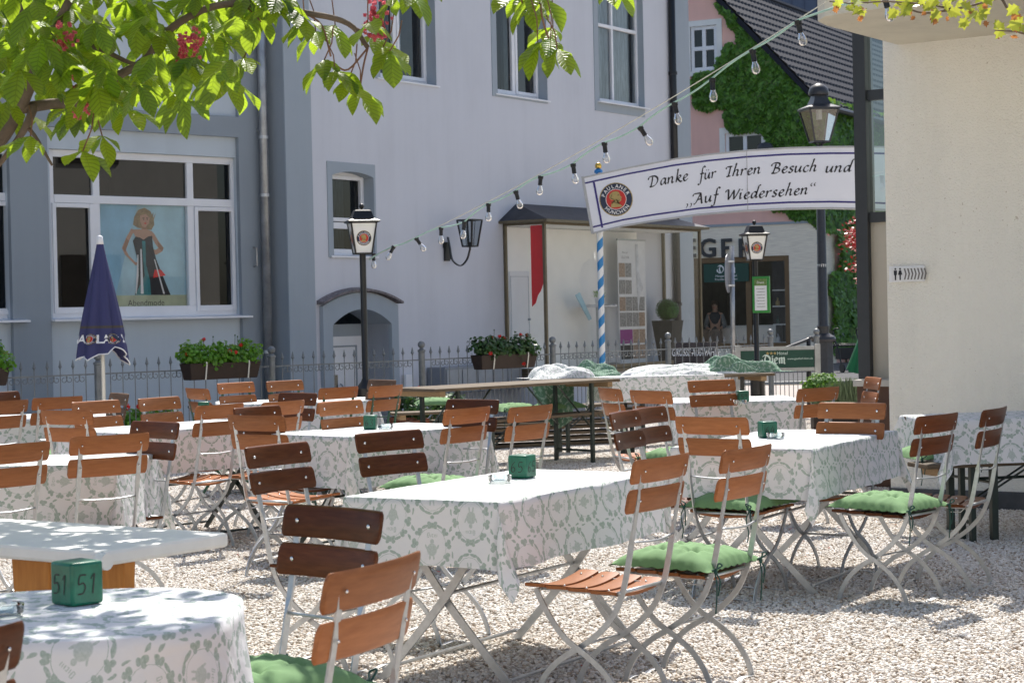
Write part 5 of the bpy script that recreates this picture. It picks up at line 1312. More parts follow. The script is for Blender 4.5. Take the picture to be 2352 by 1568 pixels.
table(*T65, 'nearest long folding table with crossed galvanised legs', 'large white cloth printed with green hop wreaths on the nearest long table', seed=1, drop=.245, rot=pi/2, name='garden_table')
A, B, C = Gt(1567, 1022), Gt(1864, 1032), Gt(2062, 989)
T64 = rect_from(B, C, A)
table(*T64, 'folding table with block 64 in front of the broad chair, galvanised legs', 'white cloth with green hop print on the table with block 64', seed=2, drop=.245, rot=pi/2)
A, B, C = Gt(650, 1000), Gt(783, 1004), Gt(1108, 976)
T63 = rect_from(B, C, A); T63 = (T63[0]-.05, T63[1]+.08, T63[2], T63[3], .70)
table(*T63, 'folding table with block 63 and dark green legs', 'white cloth with green hop print on the table with block 63', mat='dark_steel', seed=3, drop=.30, rot=pi/2)
B, C = Gt(297, 996), Gt(663, 968)
u = (C-B).normalized(); A = B+Vector((-u.y, u.x, 0))*.72
TL2 = rect_from(B, C, A)
table(*TL2, 'middle left table with dark crossed legs', 'white printed cloth on the middle left table behind the wide tan chair', mat='dark_steel', seed=4, drop=.27, rot=0)
p1, p2 = Gt(1560, 921), Gt(1800, 925)
T59 = ((p1.x+p2.x)/2+.05, (p1.y+p2.y)/2+.42, .04, .98, .80)
table(*T59, 'smaller table with block 59 near the fence opening', 'round-cornered white cloth with green print on the table with block 59', seed=5, drop=.30, r=.09, rot=.5)
p1, p2 = Gt(-60, 1072), Gt(282, 1067)
TL1 = ((p1.x+p2.x)/2, (p1.y+p2.y)/2+.38, atan2(p2.y-p1.y, p2.x-p1.x), (p2-p1).length, .74)
table(*TL1, 'table at the left edge behind the wide tan chairs', 'white printed cloth hanging low at the left edge behind the wide tan chairs', seed=6, drop=.31, rot=pi/2)
p1, p2 = Gt(484, 931), Gt(848, 920)
TL3 = ((p1.x+p2.x)/2, (p1.y+p2.y)/2+.36, atan2(p2.y-p1.y, p2.x-p1.x), (p2-p1).length, .74)
table(*TL3, 'far table standing before the fence left of the lamp post', 'white printed cloth on the far table left of the lamp post', seed=7, drop=.33, rot=0)
p1, p2 = Gt(-40, 965), Gt(226, 957)
TL4 = ((p1.x+p2.x)/2, (p1.y+p2.y)/2+.36, atan2(p2.y-p1.y, p2.x-p1.x), (p2-p1).length, .74)
table(*TL4, 'table left of the parasol pole', 'white printed cloth on the table left of the parasol pole', seed=8, drop=.27, rot=pi/2)
p1, p2 = Gt(-330, 1474), Gt(470, 1474)
T51 = ((p1.x+p2.x)/2, (p1.y+p2.y)/2+.40, .0, (p2-p1).length, .82)
table(*T51, 'nearest left table with rounded corners carrying block 51', 'printed cloth dappled with leaf shade on the nearest left round-ended table', seed=9, drop=.30, r=.30, rot=.7, wave=1.2)
p1, p2 = Gt(2106, 964), Gt(2352, 966)
TRr = (p1.x+1.1, p1.y+.42, radians(14), 2.1, .72)
tR = thing('beer_table', 'beer table in the shade along the beige wall, under a printed cloth', 'table', (TRr[0], TRr[1], 0), TRr[2], 'garden tables under printed cloths')
MB().box(-1.05, 1.05, -.36, .36, TT-.03, TT-.004).build('table_top', M['board'], tR)
for x in (-.75, .75):
    for y in (-.28, .28): MB().box(x-.02, x+.02, y-.02, y+.02, 0, TT-.03).build('leg', M['dark_steel'], tR)
    MB().tube([(x, -.28, .35), (x, .28, .35)], .01, 6).build('rail', M['dark_steel'], tR)
MB().tube([(-.75, 0, .35), (.75, 0, .35)], .01, 6).build('rail', M['dark_steel'], tR)
mb, uv = cloth_mesh(TRr[3], TRr[4], .26, .012, 10, flap=.5, rot=0)
o = mb.build('tablecloth', M['cloth'], None, True, uv); o.location = (TRr[0], TRr[1], TT); o.rotation_euler = (0, 0, TRr[2]); tag(o, 'bluish shaded printed cloth on the table along the beige wall', 'tablecloth', 'printed green and white tablecloths')

# white painted table with wooden panel legs
pN, pR = G(236, 1266, .72), G(526, 1222, .72); pB = G(97, 1187, .72)
u = (pR-pN).normalized(); n_ = Vector((-u.y, u.x, 0)); Lw = (pR-pN).length; Ww = 1.6
wt = thing('white_table', 'bare white painted wooden table on tapered orange wooden legs', 'table', (pN.x, pN.y, 0), atan2(u.y, u.x))
MB().box(0, Lw, 0, Ww, .672, .72).build('table_top', M['white_board'], wt, bevel=.012)
MB().add(MB().lathe([(.026, 0), (.026, .035)], 12), Matrix.Translation((-.004, .012, .690)) @ Matrix.Rotation(pi/2, 4, 'X')).build('end_cap', M['white_board'], wt)
for (x, y) in ((.14, .12), (.14, .46), (.46, .46), (.14, 1.3), (.46, 1.3)):
    MB().hexa([(x-.02, y-.055, 0), (x+.02, y-.055, 0), (x+.02, y+.055, 0), (x-.02, y+.055, 0)], [(x-.025, y-.09, .672), (x+.025, y-.09, .672), (x+.025, y+.09, .672), (x-.025, y+.09, .672)]).build('leg', M['orange_wood'], wt, bevel=.004)

# number blocks and ashtrays
def block(px, py, num, rz, label, s=.085, h=.085, zb_=TT+.004):
    p = G(px, py, zb_); t = thing('number_block', label, 'number block', (p.x, p.y, zb_), rz, 'green table number blocks')
    MB().box(-s/2, s/2, -s/2, s/2, 0, h).build('block', M['cube'], t, 'auto', bevel=.008)
    t.children[0].modifiers['bevel'].segments = 3
    for side in (0, 1):
        mb = MB(); sz = h*.31
        def fn(x, y, side=side):
            x -= sz*1.08; y += h*.26
            return (x, -s/2-.0012, y) if side == 0 else (s/2+.0012, x, y)
        write(mb, num, fn, sz, .14, .09, .05)
        mb.build('number', M['ink'], t)
    return t
block(1200, 1096, '65', radians(-30), 'bright green block numbered 65 on the nearest long table', .088, .095)
block(178, 1385, '51', radians(-43), 'large dark green block numbered 51 on the nearest left table', .092, .105)
block(1763, 1004, '64', radians(12), 'green block numbered 64 on the table before the broad chair', .085, .085)
block(851, 985, '63', radians(-6), 'green block numbered 63 beside a glass ashtray', .075, .085)
block(1706, 922, '59', radians(8), 'small green block numbered 59 on the table near the fence opening', .08, .08)
block(468, 947, '62', radians(10), 'small pale green block half hidden by a tan chair on the middle left table', .08, .08)
def ashtray(px, py, label):
    p = G(px, py, TT+.004); t = thing('ashtray', label, 'ashtray', (p.x, p.y, TT+.005), 0, 'clear glass ashtrays')
    mb = MB(); n = 24; R = .048
    prof = [(R*.85, 0), (R, .012), (R*1.0, .030), (R*.84, .030), (R*.78, .010), (.004, .008)]
    b = 0
    for (r, z) in prof:
        for k in range(n):
            zz = z-(.008 if z > .02 and k % 6 == 0 else 0); mb.v.append((r*cos(2*pi*k/n), r*sin(2*pi*k/n), zz))
    for i in range(len(prof)-1):
        for k in range(n): j = (k+1) % n; mb.f.append((i*n+k, i*n+j, (i+1)*n+j, (i+1)*n+k)); mb.m.append(0)
    if 'ash' not in M: M['ash'] = glass_mat('cast_glass', (.88, .93, .94), .06, .05, 1.8)
    mb.build('bowl', M['ash'], t, 'auto'); return t
ashtray(1148, 1108, 'clear round glass ashtray beside block 65')
ashtray(1782, 1007, 'clear glass ashtray beside block 64')
ashtray(886, 985, 'clear glass ashtray beside block 63')
ashtray(1700, 928, 'clear glass ashtray in front of block 59')
ashtray(8, 1416, 'clear glass ashtray at the left edge beside block 51')

# ================================================================== beer tables and benches at the back
def beer(name, p, q, w, h, label, group, mat='dark_steel'):
    d = (q-p); L_ = d.length; rz = atan2(d.y, d.x); n_ = Vector((-d.y, d.x, 0)).normalized(); c = (p+q)/2+n_*w/2
    t = thing(name, label, 'bench' if 'bench' in name else 'table', (c.x, c.y, 0), rz, group)
    MB().box(-L_/2, L_/2, -w/2, w/2, h-.028, h).build('bench_board' if 'bench' in name else 'table_top', M['board'], t, bevel=.008)
    for x_ in (-L_/2+.08, L_/2-.14): MB().box(x_, x_+.06, -w/2+.03, w/2-.03, h-.075, h-.029).build('batten', M['board_edge'], t)
    for sx_ in (-1, 1):
        x = sx_*(L_/2-.32)
        for y in (-w/2+.07, w/2-.07): MB().box(x-.016, x+.016, y-.016, y+.016, 0, h-.03).build('leg', M[mat], t)
        MB().tube([(x, -w/2+.07, .12), (x, w/2-.07, .12)], .012, 6).build('rail', M[mat], t)
        MB().bar([(x, -w/2+.1, h*.45), (x-sx_*.42, -w/2+.1, h-.03)], .02, .006, (0, 1, 0)).build('brace', M[mat], t)
        MB().bar([(x, w/2-.1, h*.45), (x-sx_*.42, w/2-.1, h-.03)], .02, .006, (0, 1, 0)).build('brace', M[mat], t)
    return t
p, q = Gt(1000, 893, .78), Gt(1425, 869, .78); bt1 = beer('beer_table', p, q, .62, .78, 'long bare weathered beer table with black legs before the fence', 'bare beer tables')
p2_, q2_ = Gt(1408, 868, .78), Gt(1781, 856, .78); bt2 = beer('beer_table', p2_, q2_, .62, .78, 'beer table half covered by a bunched cloth, next to the hotel sign', 'bare beer tables', 'black_iron')
beer('bench', Gt(1085, 968, .48), Gt(1512, 934, .48), .26, .48, 'long weathered bench in front of the bare beer table', 'beer garden benches')
beer('bench', Gt(900, 948, .48), Gt(1090, 942, .48), .26, .48, 'grey bench behind the green framed chairs', 'beer garden benches')
beer('bench', Gt(1260, 935, .48), Gt(1700, 906, .48), .26, .48, 'bench behind the bare beer table', 'beer garden benches')
beer('bench', Gt(1690, 936, .48), Gt(1905, 934, .48), .26, .48, 'bench near the fence opening behind block 59', 'beer garden benches')
pb_ = Gt(2130, 1067, .48); rb__ = beer('bench', pb_, pb_+Vector((1.7*cos(.25), 1.7*sin(.25), 0)), .27, .48, 'dark bench at the table along the beige wall', 'beer garden benches')
def loose_cushion(px, py, rz, label, z=.485, k=1.0):
    p = G(px, py, z); q = copy_tree(cush); q.location = (p.x, p.y, z); q.rotation_euler = (0, 0, rz); q.scale = (k, k, 1); tag(q, label, 'cushion', 'green seat cushions')
loose_cushion(2145, 1052, .25, 'pale green cushion on the dark bench at the beige wall')
loose_cushion(1000, 930, .1, 'dark green cushion lying on the grey bench behind the chairs')
loose_cushion(1180, 944, .4, 'green cushion on the long bench, left of the tan chair')
loose_cushion(1285, 938, .4, 'yellow-green cushion on the long bench, right of the tan chair')
loose_cushion(1600, 906, .2, 'dark green cushion behind the table with block 59')
# stacked boards under the table
sk = thing('stacked_boards', 'low stack of weathered folded bench boards lying under the bare beer table', 'board stack', (*G(1200, 1005, .1).xy, 0), .35)
for k in range(6):
    a = .03*sin(k*5); MB().add(MB().box(-1.0, 1.0, -.22+.06*sin(k*3), .1+.06*sin(k*3), 0, .028), Matrix.Translation((.05*cos(k*4), 0, .02+k*.055)) @ Matrix.Rotation(a, 4, 'Z')).build('board', M['board'], sk)
# bunched cloths
def bunch(name, c, L_, w, h, rz, label, mat, seed, drape=None):
    mb = MB(); nu, nv = 90, 50
    def fn(u, v):
        a, b = 2*u-1, 2*v-1; r = sqrt(a*a+b*b); e = max(0, 1-min(1, r)**2.2)**.6
        p = Vector((a*2.2+seed, b*2.2, 0));
        n1 = noise.noise(Vector((a*1.3+seed, b*.9, 1))); n2 = noise.noise(Vector((a*.9, b*1.4+seed, 5)))
        f1 = abs(sin(pi*(1.5*b+1.1*n1+.25*a)))**.6; f2 = abs(sin(pi*(.8*a+1.2*b+1.3*n2+seed)))**.6; lump = .55+.9*noise.noise(Vector((a*1.1+seed*2, b*.7, 9)))
        z = h*e*(.14+lump*(.55*f1+.40*f2))+.004; k = 1+.16*noise.noise(Vector((atan2(b, a)*1.5, seed, 1)))
        s_ = max(abs(a), abs(b))/r if r > 1e-6 else 1
        return (a*L_/2*k*s_**-.6, b*w/2*k*s_**-.6, max(z, .002))
    mb.grid(fn, nu, nv); uv = [((i % (nu+1))/nu*1.6+seed, (i//(nu+1))/nv*1.1) for i in range(len(mb.v))]
    o = mb.build(name, mat, None, True, uv); o.location = c; o.rotation_euler = (0, 0, rz); return tag(o, label, 'tablecloth', 'bunched up cloths')
dd = (q-p).normalized() if False else None
d1 = (Gt(1425, 869, .78)-Gt(1000, 893, .78)).normalized(); r1 = atan2(d1.y, d1.x)
cA = G(1290, 868, .782); bunch('bunched_cloth', (cA.x, cA.y, .782), .62, .42, .20, r1-.5, 'white bunched printed cloth heaped on the right end of the bare beer table', M['cloth'], 3.1)
cB = G(1362, 864, .782); bunch('bunched_cloth', (cB.x+.05, cB.y, .782), .42, .36, .19, r1-.5, 'green side up bunched cloth at the very end of the bare beer table', M['cloth_back'], 7.7)
d2 = (q2_-p2_).normalized(); r2 = atan2(d2.y, d2.x)
cC = (p2_+q2_)/2+Vector((-d2.y, d2.x, 0))*.3
bunch('bunched_cloth', (*(cC+d2*.0).xy, .785), 1.15, .50, .15, r2, 'white and green bunched cloth in the middle of the second beer table', M['cloth'], 5.2)
bunch('bunched_cloth', (*(cC+d2*.55).xy, .785), .85, .40, .20, r2+.05, 'green bunched cloth on the right half of the second beer table', M['cloth_back'], 9.4)
# hanging cloth over the left half of the second table
mb, uv = cloth_mesh(1.15, .66, .24, .02, 12, rot=.3)
o = mb.build('tablecloth', M['cloth'], None, True, uv); pc__ = p2_+d2*.56+Vector((-d2.y, d2.x, 0))*.31; o.location = (pc__.x, pc__.y, .784); o.rotation_euler = (0, 0, r2); tag(o, 'crumpled printed cloth hanging from the left half of the second beer table', 'tablecloth', 'printed green and white tablecloths')
# green cloth hanging below the first table's right end
hc = MB()
def hang(u, v): return ((u-.5)*.42*(1-.35*v)+.05*v, .04*sin(9*u+4*v)+.03*cos(14*u), -.46*v*(1-.35*abs(u-.5)))
hc.grid(hang, 24, 14); uv = [((i % 25)/24*.5, (i//25)/14*.45) for i in range(len(hc.v))]
o = hc.build('hanging_cloth', M['cloth_back'], None, True, uv); ph__ = G(1268, 874, .76); o.location = (ph__.x, ph__.y-.05, .76); tag(o, 'green reverse of a cloth hanging below the bare beer table edge', 'tablecloth', 'bunched up cloths')
# ================================================================== iron fence
def fx_at(px): # local x along the fence for a picture column
    return FEN.hit(px, 800)[0]
posts_px = [224, 645, 1006, 1314, 1554, 1770]
px_x = [fx_at(p) for p in posts_px]
step = (px_x[-1]-px_x[0])/5
px_x = [px_x[0]+k*step for k in range(-2, 6)]
fe = thing('iron_fence', 'galvanised ornamental fence with spear points, scrolls and ball topped posts', 'fence', FEN.o, FEN.rz)
fmat = pm('galvanised_fence', (.20, .215, .225), .5, .35, .18, 20)
def post(parent, x, y=0):
    mb = MB(); mb.lathe([(.038, 0), (.038, .99), (.046, .995), (.046, 1.015), (.03, 1.02), (.022, 1.035)], 12, (x, y, 0)); mb.sph((x, y, 1.075), .043, 12, 8)
    return mb.build('post', fmat, parent, 'auto')
for x in px_x: post(fe, x)
def panel(L_):
    mb = MB(); n = 14; g = .07; z1, z0 = .90, .10; zm = .48
    xs = [g+(L_-2*g)*(k+.5)/n for k in range(n)]; dx = xs[1]-xs[0]
    for z, s_ in ((z1, .007), (zm-.32, .006), (z0, .007)): mb.box(.03, L_-.03, -s_, s_, z-s_, z+s_)
    for i, x in enumerate(xs):
        mb.tube([(x, 0, .03), (x, 0, .99)], .0055, 5)
        mb.lathe([(.006, .955), (.011, .96), (.006, .965), (.020, .985), (.016, .995), (.003, 1.05)], 6, (x, 0, 0))
        mb.sph((x, 0, .985), .008, 6, 4)
        if i < n-1:
            xm = x+dx/2
            mb.tube([(xm, 0, .03), (xm, 0, .50)], .005, 5); mb.sph((xm, 0, .52), .016, 8, 5)
            for sg_ in (-1, 1):   # C scroll hanging from the rail
                cxs = xm+sg_*.0; pts_ = []
                for k in range(15):
                    a = k/14; th = pi*.5-a*pi*2.1; r = (.036-.020*a); pts_.append((xm+sg_*(-.004+.0+dx*.25)+sg_*r*cos(th)*1.0*(-1), 0, z1-.055+r*sin(th)+.012))
                mb.tube([(xm+sg_*dx*.03, 0, z1-.008)]+pts_[2:], .0045, 4)
    return mb
pmesh = panel(step); proto_p = pmesh.build('panel', fmat, fe); proto_p.location = (px_x[0], 0, 0)
for x in px_x[1:-1]:
    c = proto_p.copy(); COL.objects.link(c); c.parent = fe; c.location = (x, 0, 0)
MB().box(px_x[0], px_x[-1]+.05, -.07, .07, -.02, .05).build('kerb_stone', M['kerb'], fe)
# short return panel at the opening
xe = px_x[-1]; mb = MB()
for k in range(9): mb.tube([(xe, -.08-.075*k, .03), (xe, -.08-.075*k, .60)], .006, 5)
mb.box(xe-.007, xe+.007, -.75, -.04, .60, .614).box(xe-.007, xe+.007, -.75, -.04, .10, .114); mb.build('gate_panel', fmat, fe); post(fe, xe, -.78)

# hotel direction sign and handrail
hsg = thing('hotel_sign', 'long dark green hotel sign reading Diem on grey posts at the fence opening', 'sign', (0, 0, 0))
HFr = Frame(*atY(1700, 840, 24.8).xy, 1, -.02); hsg.location = HFr.o; hsg.rotation_euler = (0, 0, HFr.rz)
x0, z1 = HFr.hit(1694, 806); x1, z0 = HFr.hit(1871, 843); z1b = HFr.hit(1871, 802)[1]
MB().box(x0, x1, 0, .02, z0, z1).build('panel', M['sign_green'], hsg)
MB().box(x0, x1, -.008, .028, z1+.001, z1+.045).box(x0, x1, -.008, .028, z0-.045, z0-.001).build('rim', M['pipe'], hsg)
for x in (x0-.035, x1+.005): MB().box(x, x+.07, -.02, .04, 0, z1+.07).build('post', M['pipe'], hsg)
t_ = MB(); c_x = HFr.hit(1776, 830)[0]; cz = (z0+z1)/2
blackletter(t_, lambda a, b: (c_x+a, -.004, cz-.06+b), .118)
text_into(t_, 'Hotel', .06, lambda a, b: (HFr.hit(1797, 812)[0]+a, -.004, z1-.058+b)); text_into(t_, 'www.gasthof-diem.de', .037, lambda a, b: (HFr.hit(1838, 830)[0]+a, -.004, cz-.01+b)); text_into(t_, 'Metzgerei-Gasthof', .037, lambda a, b: (HFr.hit(1722, 832)[0]+a, -.004, cz-.03+b))
t_.build('lettering', pm('pale_green_lettering', (.62, .74, .68), .5, 0, .05), hsg)
s_ = MB()
for k in range(3):
    sx_ = HFr.hit(1763+k*8.5, 812)[0]; P5 = [(sx_+(.024 if i % 2 == 0 else .010)*sin(i*pi/5), -.004, z1-.038+(.024 if i % 2 == 0 else .010)*cos(i*pi/5)) for i in range(10)]
    s_.q(*P5)
s_.build('star', M['logo_gold'], hsg)
hr_ = thing('handrail', 'curved dark grey handrail beside the hotel sign', 'handrail', (0, 0, 0))
HR = [atY(1760, 818, 25.6), atY(1800, 801, 26), atY(1852, 781, 26.4), atY(1862, 775, 26.45), atY(1870, 781, 26.5), atY(1873, 792, 26.5), atY(1869, 799, 26.5), atY(1865, 796, 26.5)]
MB().tube(catmull(HR, 4), .022, 8).build('rail', M['grey_iron'], hr_, True)
a_ = atY(1857, 779, 26.42); MB().tube([(a_.x, a_.y, 0), tuple(a_)], .03, 8).build('post', M['black_iron'], hr_, True)

# flower boxes on the fence
def foliage(mb, c, rx, ry, rz_, n, s, rnd, flat=.3):
    for k in range(n):
        while True:
            p = Vector((rnd.uniform(-1, 1), rnd.uniform(-1, 1), rnd.uniform(-1, 1)))
            if .25 < p.length < 1: break
        lump = 1+.25*noise.noise(Vector((p.x*3+c[0], p.y*3, p.z*3)))
        q = Vector((c[0]+p.x*rx*lump, c[1]+p.y*ry*lump, c[2]+p.z*rz_*lump)); n_ = (p+Vector((rnd.uniform(-.7, .7), rnd.uniform(-.7, .7), rnd.uniform(0, 1)))).normalized()
        t1 = n_.orthogonal().normalized(); a = rnd.uniform(0, 6.28); t2 = n_.cross(t1); r = s*rnd.uniform(.6, 1.15)
        mb.q(*[q+(t1*cos(a+i*pi/3)+t2*sin(a+i*pi/3))*r*(1 if i % 2 else .86)+n_*r*(.18 if i % 2 else -.05) for i in range(6)])
def flowerhead(mb, c, r, rnd, n=34):
    for k in range(n):
        d = Vector((rnd.gauss(0, 1), rnd.gauss(0, 1), rnd.gauss(0, .8))).normalized(); p = Vector(c)+d*r*rnd.uniform(.6, 1); t1 = d.orthogonal().normalized()*r*.32; t2 = d.cross(t1)
        mb.q(p-t1, p+t2, p+t1, p-t2)
def flower_box(x0px, x1px, ypx, dark, label, seed, fl, ydist=-.16):
    rnd = random.Random(seed); x0 = FEN.hit(x0px, ypx, ydist)[0]; x1 = FEN.hit(x1px, ypx, ydist)[0]; L_ = x1-x0; zt_ = FEN.hit((x0px+x1px)/2, ypx, ydist)[1]
    t = thing('flower_box', label, 'flower box', FEN.w(x0, ydist, zt_), FEN.rz, 'geranium boxes hung on the fence')
    h = .17
    MB().hexa([(.03, -.07, -h), (L_-.03, -.07, -h), (L_-.03, .07, -h), (.03, .07, -h)], [(0, -.10, 0), (L_, -.10, 0), (L_, .10, 0), (0, .10, 0)]).build('planter_box', M['brown_box'], t, bevel=.008)
    for x in (L_*.22, L_*.82): MB().bar([(x, .1, .012), (x, -.106, .012), (x, -.108, -.02), (x, -.082, -h)], .016, .004, (1, 0, 0)).build('hanger', M['leg_white'], t)
    mb = MB()
    for k in range(7):
        cx = L_*(k+.5)/7; foliage(mb, (cx, 0, .07+.03*sin(k*2.3+seed)), .13, .16, .125, 190, .026, rnd)
    for k in range(4): cx = L_*rnd.uniform(.15, .95); foliage(mb, (cx, -.03, .19), .05, .05, .05, 22, .018, rnd)
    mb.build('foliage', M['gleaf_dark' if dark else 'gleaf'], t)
    for (u, z, y) in fl:
        fb = MB(); flowerhead(fb, (u*L_, y, z), .026, rnd); fb.mi = 1; fb.tube([(u*L_, y*.4, .08), (u*L_, y, z)], .003, 4); fb.build('flower', [M['gflower'], M['gleaf_dark']], t)
    for k in range(3): sb_ = MB(); a = rnd.uniform(.2, .95)*L_; z = rnd.uniform(.24, .30); sb_.tube([(a, 0, .1), (a+.01, 0, z)], .0025, 4); sb_.sph((a+.01, 0, z), .009, 6, 4); sb_.build('bud_stem', M['gleaf_dark'], t)
flower_box(424, 587, 832, False, 'brown box of bright green geraniums with pink-red blooms on the fence, left of the downpipe', 1, [(.0, .10, -.05), (.27, .24, 0), (.53, .12, -.13), (.75, .17, -.05), (.62, .10, -.12)])
flower_box(1093, 1222, 813, True, 'shaded brown box of dark green geraniums below the glass showcase', 2, [(.1, .02, -.15), (.28, .20, 0), (.42, .21, 0), (.5, .19, 0), (.80, .22, 0), (.92, .21, 0), (.72, -.12, -.12)])
flower_box(-150, 12, 846, False, 'geranium box cut by the left picture edge', 3, [(.97, .12, -.05), (.6, .15, -.05)])
# geraniums in pots on the ground
def pot_plant(px, py, z, rx, dark, label, seed, nf=3, pot=.16, hh=.30, n=420, name='potted_geranium', mat=None):
    p = G(px, py, z); rnd = random.Random(seed)
    t = thing(name, label, 'plant', (p.x, p.y, 0), 0)
    MB().lathe([(pot*.7, 0), (pot, hh-.04), (pot*1.08, hh-.04), (pot*1.08, hh), (pot*.9, hh), (pot*.9, hh-.02)], 18).build('pot', M['terracotta'], t, 'auto')
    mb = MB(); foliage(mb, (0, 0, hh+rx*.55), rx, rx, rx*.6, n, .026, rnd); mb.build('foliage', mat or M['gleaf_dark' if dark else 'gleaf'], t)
    if nf:
        for k in range(nf): fb = MB(); flowerhead(fb, (rnd.uniform(-rx, rx)*.8, -rx*.5, hh+rx*1.15+.04*rnd.random()), .038, rnd); fb.build('flower', M['gflower'], t)
pot_plant(318, 962, .42, .20, False, 'light green geranium with a red bloom on the ground, left one behind the brown chair', 1, 2)
pot_plant(378, 955, .42, .19, False, 'light green geranium with red blooms behind the brown chair, right one', 2, 2)
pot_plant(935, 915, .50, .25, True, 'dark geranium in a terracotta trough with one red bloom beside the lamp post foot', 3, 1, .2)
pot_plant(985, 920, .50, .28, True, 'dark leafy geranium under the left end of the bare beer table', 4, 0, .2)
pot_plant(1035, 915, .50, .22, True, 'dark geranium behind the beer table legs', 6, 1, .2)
pot_plant(1888, 886, .45, .23, False, 'round bright green box bush at the fence opening', 7, 0, .16, .34, 900, 'box_bush', M['box_leaf'])
lv = G(1955, 935, .25); lt_ = thing('lavender', 'pale green feathery lavender beside the low wall', 'plant', (lv.x, lv.y, 0), 0)
MB().box(-.45, .42, -.13, .13, 0, .30).build('trough', M['brown_box'], lt_, bevel=.01)
mb = MB(); rnd = random.Random(4)
for k in range(1500):
    x, y = rnd.gauss(0, .20), rnd.gauss(0, .09); h = rnd.uniform(.12, .34)*(1-.9*abs(x)); tl = Vector((rnd.gauss(0, .05), rnd.gauss(0, .04), h)); b0 = Vector((max(-.42, min(.4, x)), max(-.12, min(.12, y)), .28)); w_ = Vector((.0045, .002, 0))
    mb.q(b0-w_, b0+w_, b0+tl*.6+w_*1.6, b0+tl, b0+tl*.6-w_*1.6)
mb.build('foliage', M['lavender'], lt_)

# ================================================================== lamps
def garden_lamp(px, ytop, ybot, Y, ang, label):
    """four-sided milky lantern on a black post"""
    top = atY(px, ytop, Y); bot = atY(px, ybot, Y); H = top.z-bot.z
    t = thing('garden_lamp', label, 'lamp', (bot.x, bot.y, 0), ang, 'black lantern posts with round badges')
    zb_ = bot.z; s = H/.56
    MB().lathe([(.11, 0), (.11, .05), (.085, .12), (.085, .62), (.10, .66), (.10, .70), (.05, .76), (.032, .80), (.032, zb_)], 14).build('post', M['black_iron'], t, 'auto')
    rb_, rt_ = .096*s, .150*s; hz_ = .345*s
    c = Vector((0, 0, zb_+.01)); mb = MB(); P = lamp_frame(mb, c, rb_*1.414*.95, rt_*1.414*.95, hz_, .022)
    mb.build('lantern_frame', M['black_iron'], t)
    for k in range(4):
        q_ = [P[k]*.985+c*.015, P[(k+1) % 4]*.985+c*.015, P[4+(k+1) % 4]*.985+c*.015, P[4+k]*.985+c*.015]
        g = MB().q(*q_).build('glass_pane', M['milk'], t)
        a, b, c2_, d2_ = q_; ex = (b-a).normalized(); cen = (a+b+c2_+d2_)/4; up_ = ((c2_+d2_)/2-(a+b)/2).normalized(); nn = ex.cross(up_)
        if nn.dot(cen-c) < 0: nn = -nn; ex = -ex
        nn.normalize(); em = MB()
        emblem(em, lambda x, y, d: cen+(up_.cross(nn))*x+up_*y+nn*d, .085*s, .0012, 0)
        em.build('badge', EMB(), g)
    z1_ = zb_+.01+hz_
    rf_ = MB(); a0 = pi/4; R2 = 1.414
    rf_.lathe([(rt_*.98*R2, z1_-.005), (rt_*1.20*R2, z1_+.005), (rt_*1.20*R2, z1_+.018), (rt_*.82*R2, z1_+.045*s), (rt_*.62*R2, z1_+.13*s), (rt_*.50*R2, z1_+.145*s)], 4, ang=a0)
    rf_.build('lantern_roof', M['black_iron'], t)
    MB().tube([(0, 0, z1_+.14*s), (0, 0, z1_+.17*s)], .012, 6).sph((0, 0, z1_+.185*s), .03*s, 10, 7).build('finial', M['black_iron'], t, True)
    return t
LPY = 19.4
garden_lamp(833, 470, 585, LPY, radians(13), 'black lantern post with milky panes and a round brewery badge, left of the wall lantern')
garden_lamp(1734, 508, 599, 23.2, radians(8), 'black lantern post carrying a green menu case, below the right end of the banner')
mc = thing('menu_case', 'bright green framed menu display case on the right lantern post', 'menu case', (0, 0, 0))
pm1 = atY(1746, 677, 23.05); MFr = Frame(pm1.x, pm1.y, 1, -.35); mc.location = MFr.o; mc.rotation_euler = (0, 0, MFr.rz)
x0, z1 = MFr.hit(1727, 635); x1, z0 = MFr.hit(1768, 718)
MB().box(x0, x1, 0, .06, z0, z1).build('case', M['bright_green'], mc, bevel=.006)
MB().box(x0+.03, x1-.03, -.004, -.001, z0+.03, z1-.03).build('menu_sheet', M['paper'], mc)
MB().box(x0+.03, x1-.03, -.007, -.005, z1-.11, z1-.03).build('menu_header', pm('menu_header_green', (.12, .2, .05), .5, 0, .5, 30), mc)
tb = MB(); cxm = (x0+x1)/2
text_into(tb, 'Diem', .04, lambda a, b: (cxm+a, -.009, z1-.085+b))
tb.build('heading', M['logo_white'], mc); tb = MB()
for k in range(7): tb.box(cxm-.05+.01*(k % 2), cxm+.05, -.0062, -.0055, z1-.15-k*.035, z1-.146-k*.035)
tb.build('menu_lines', M['ink'], mc)
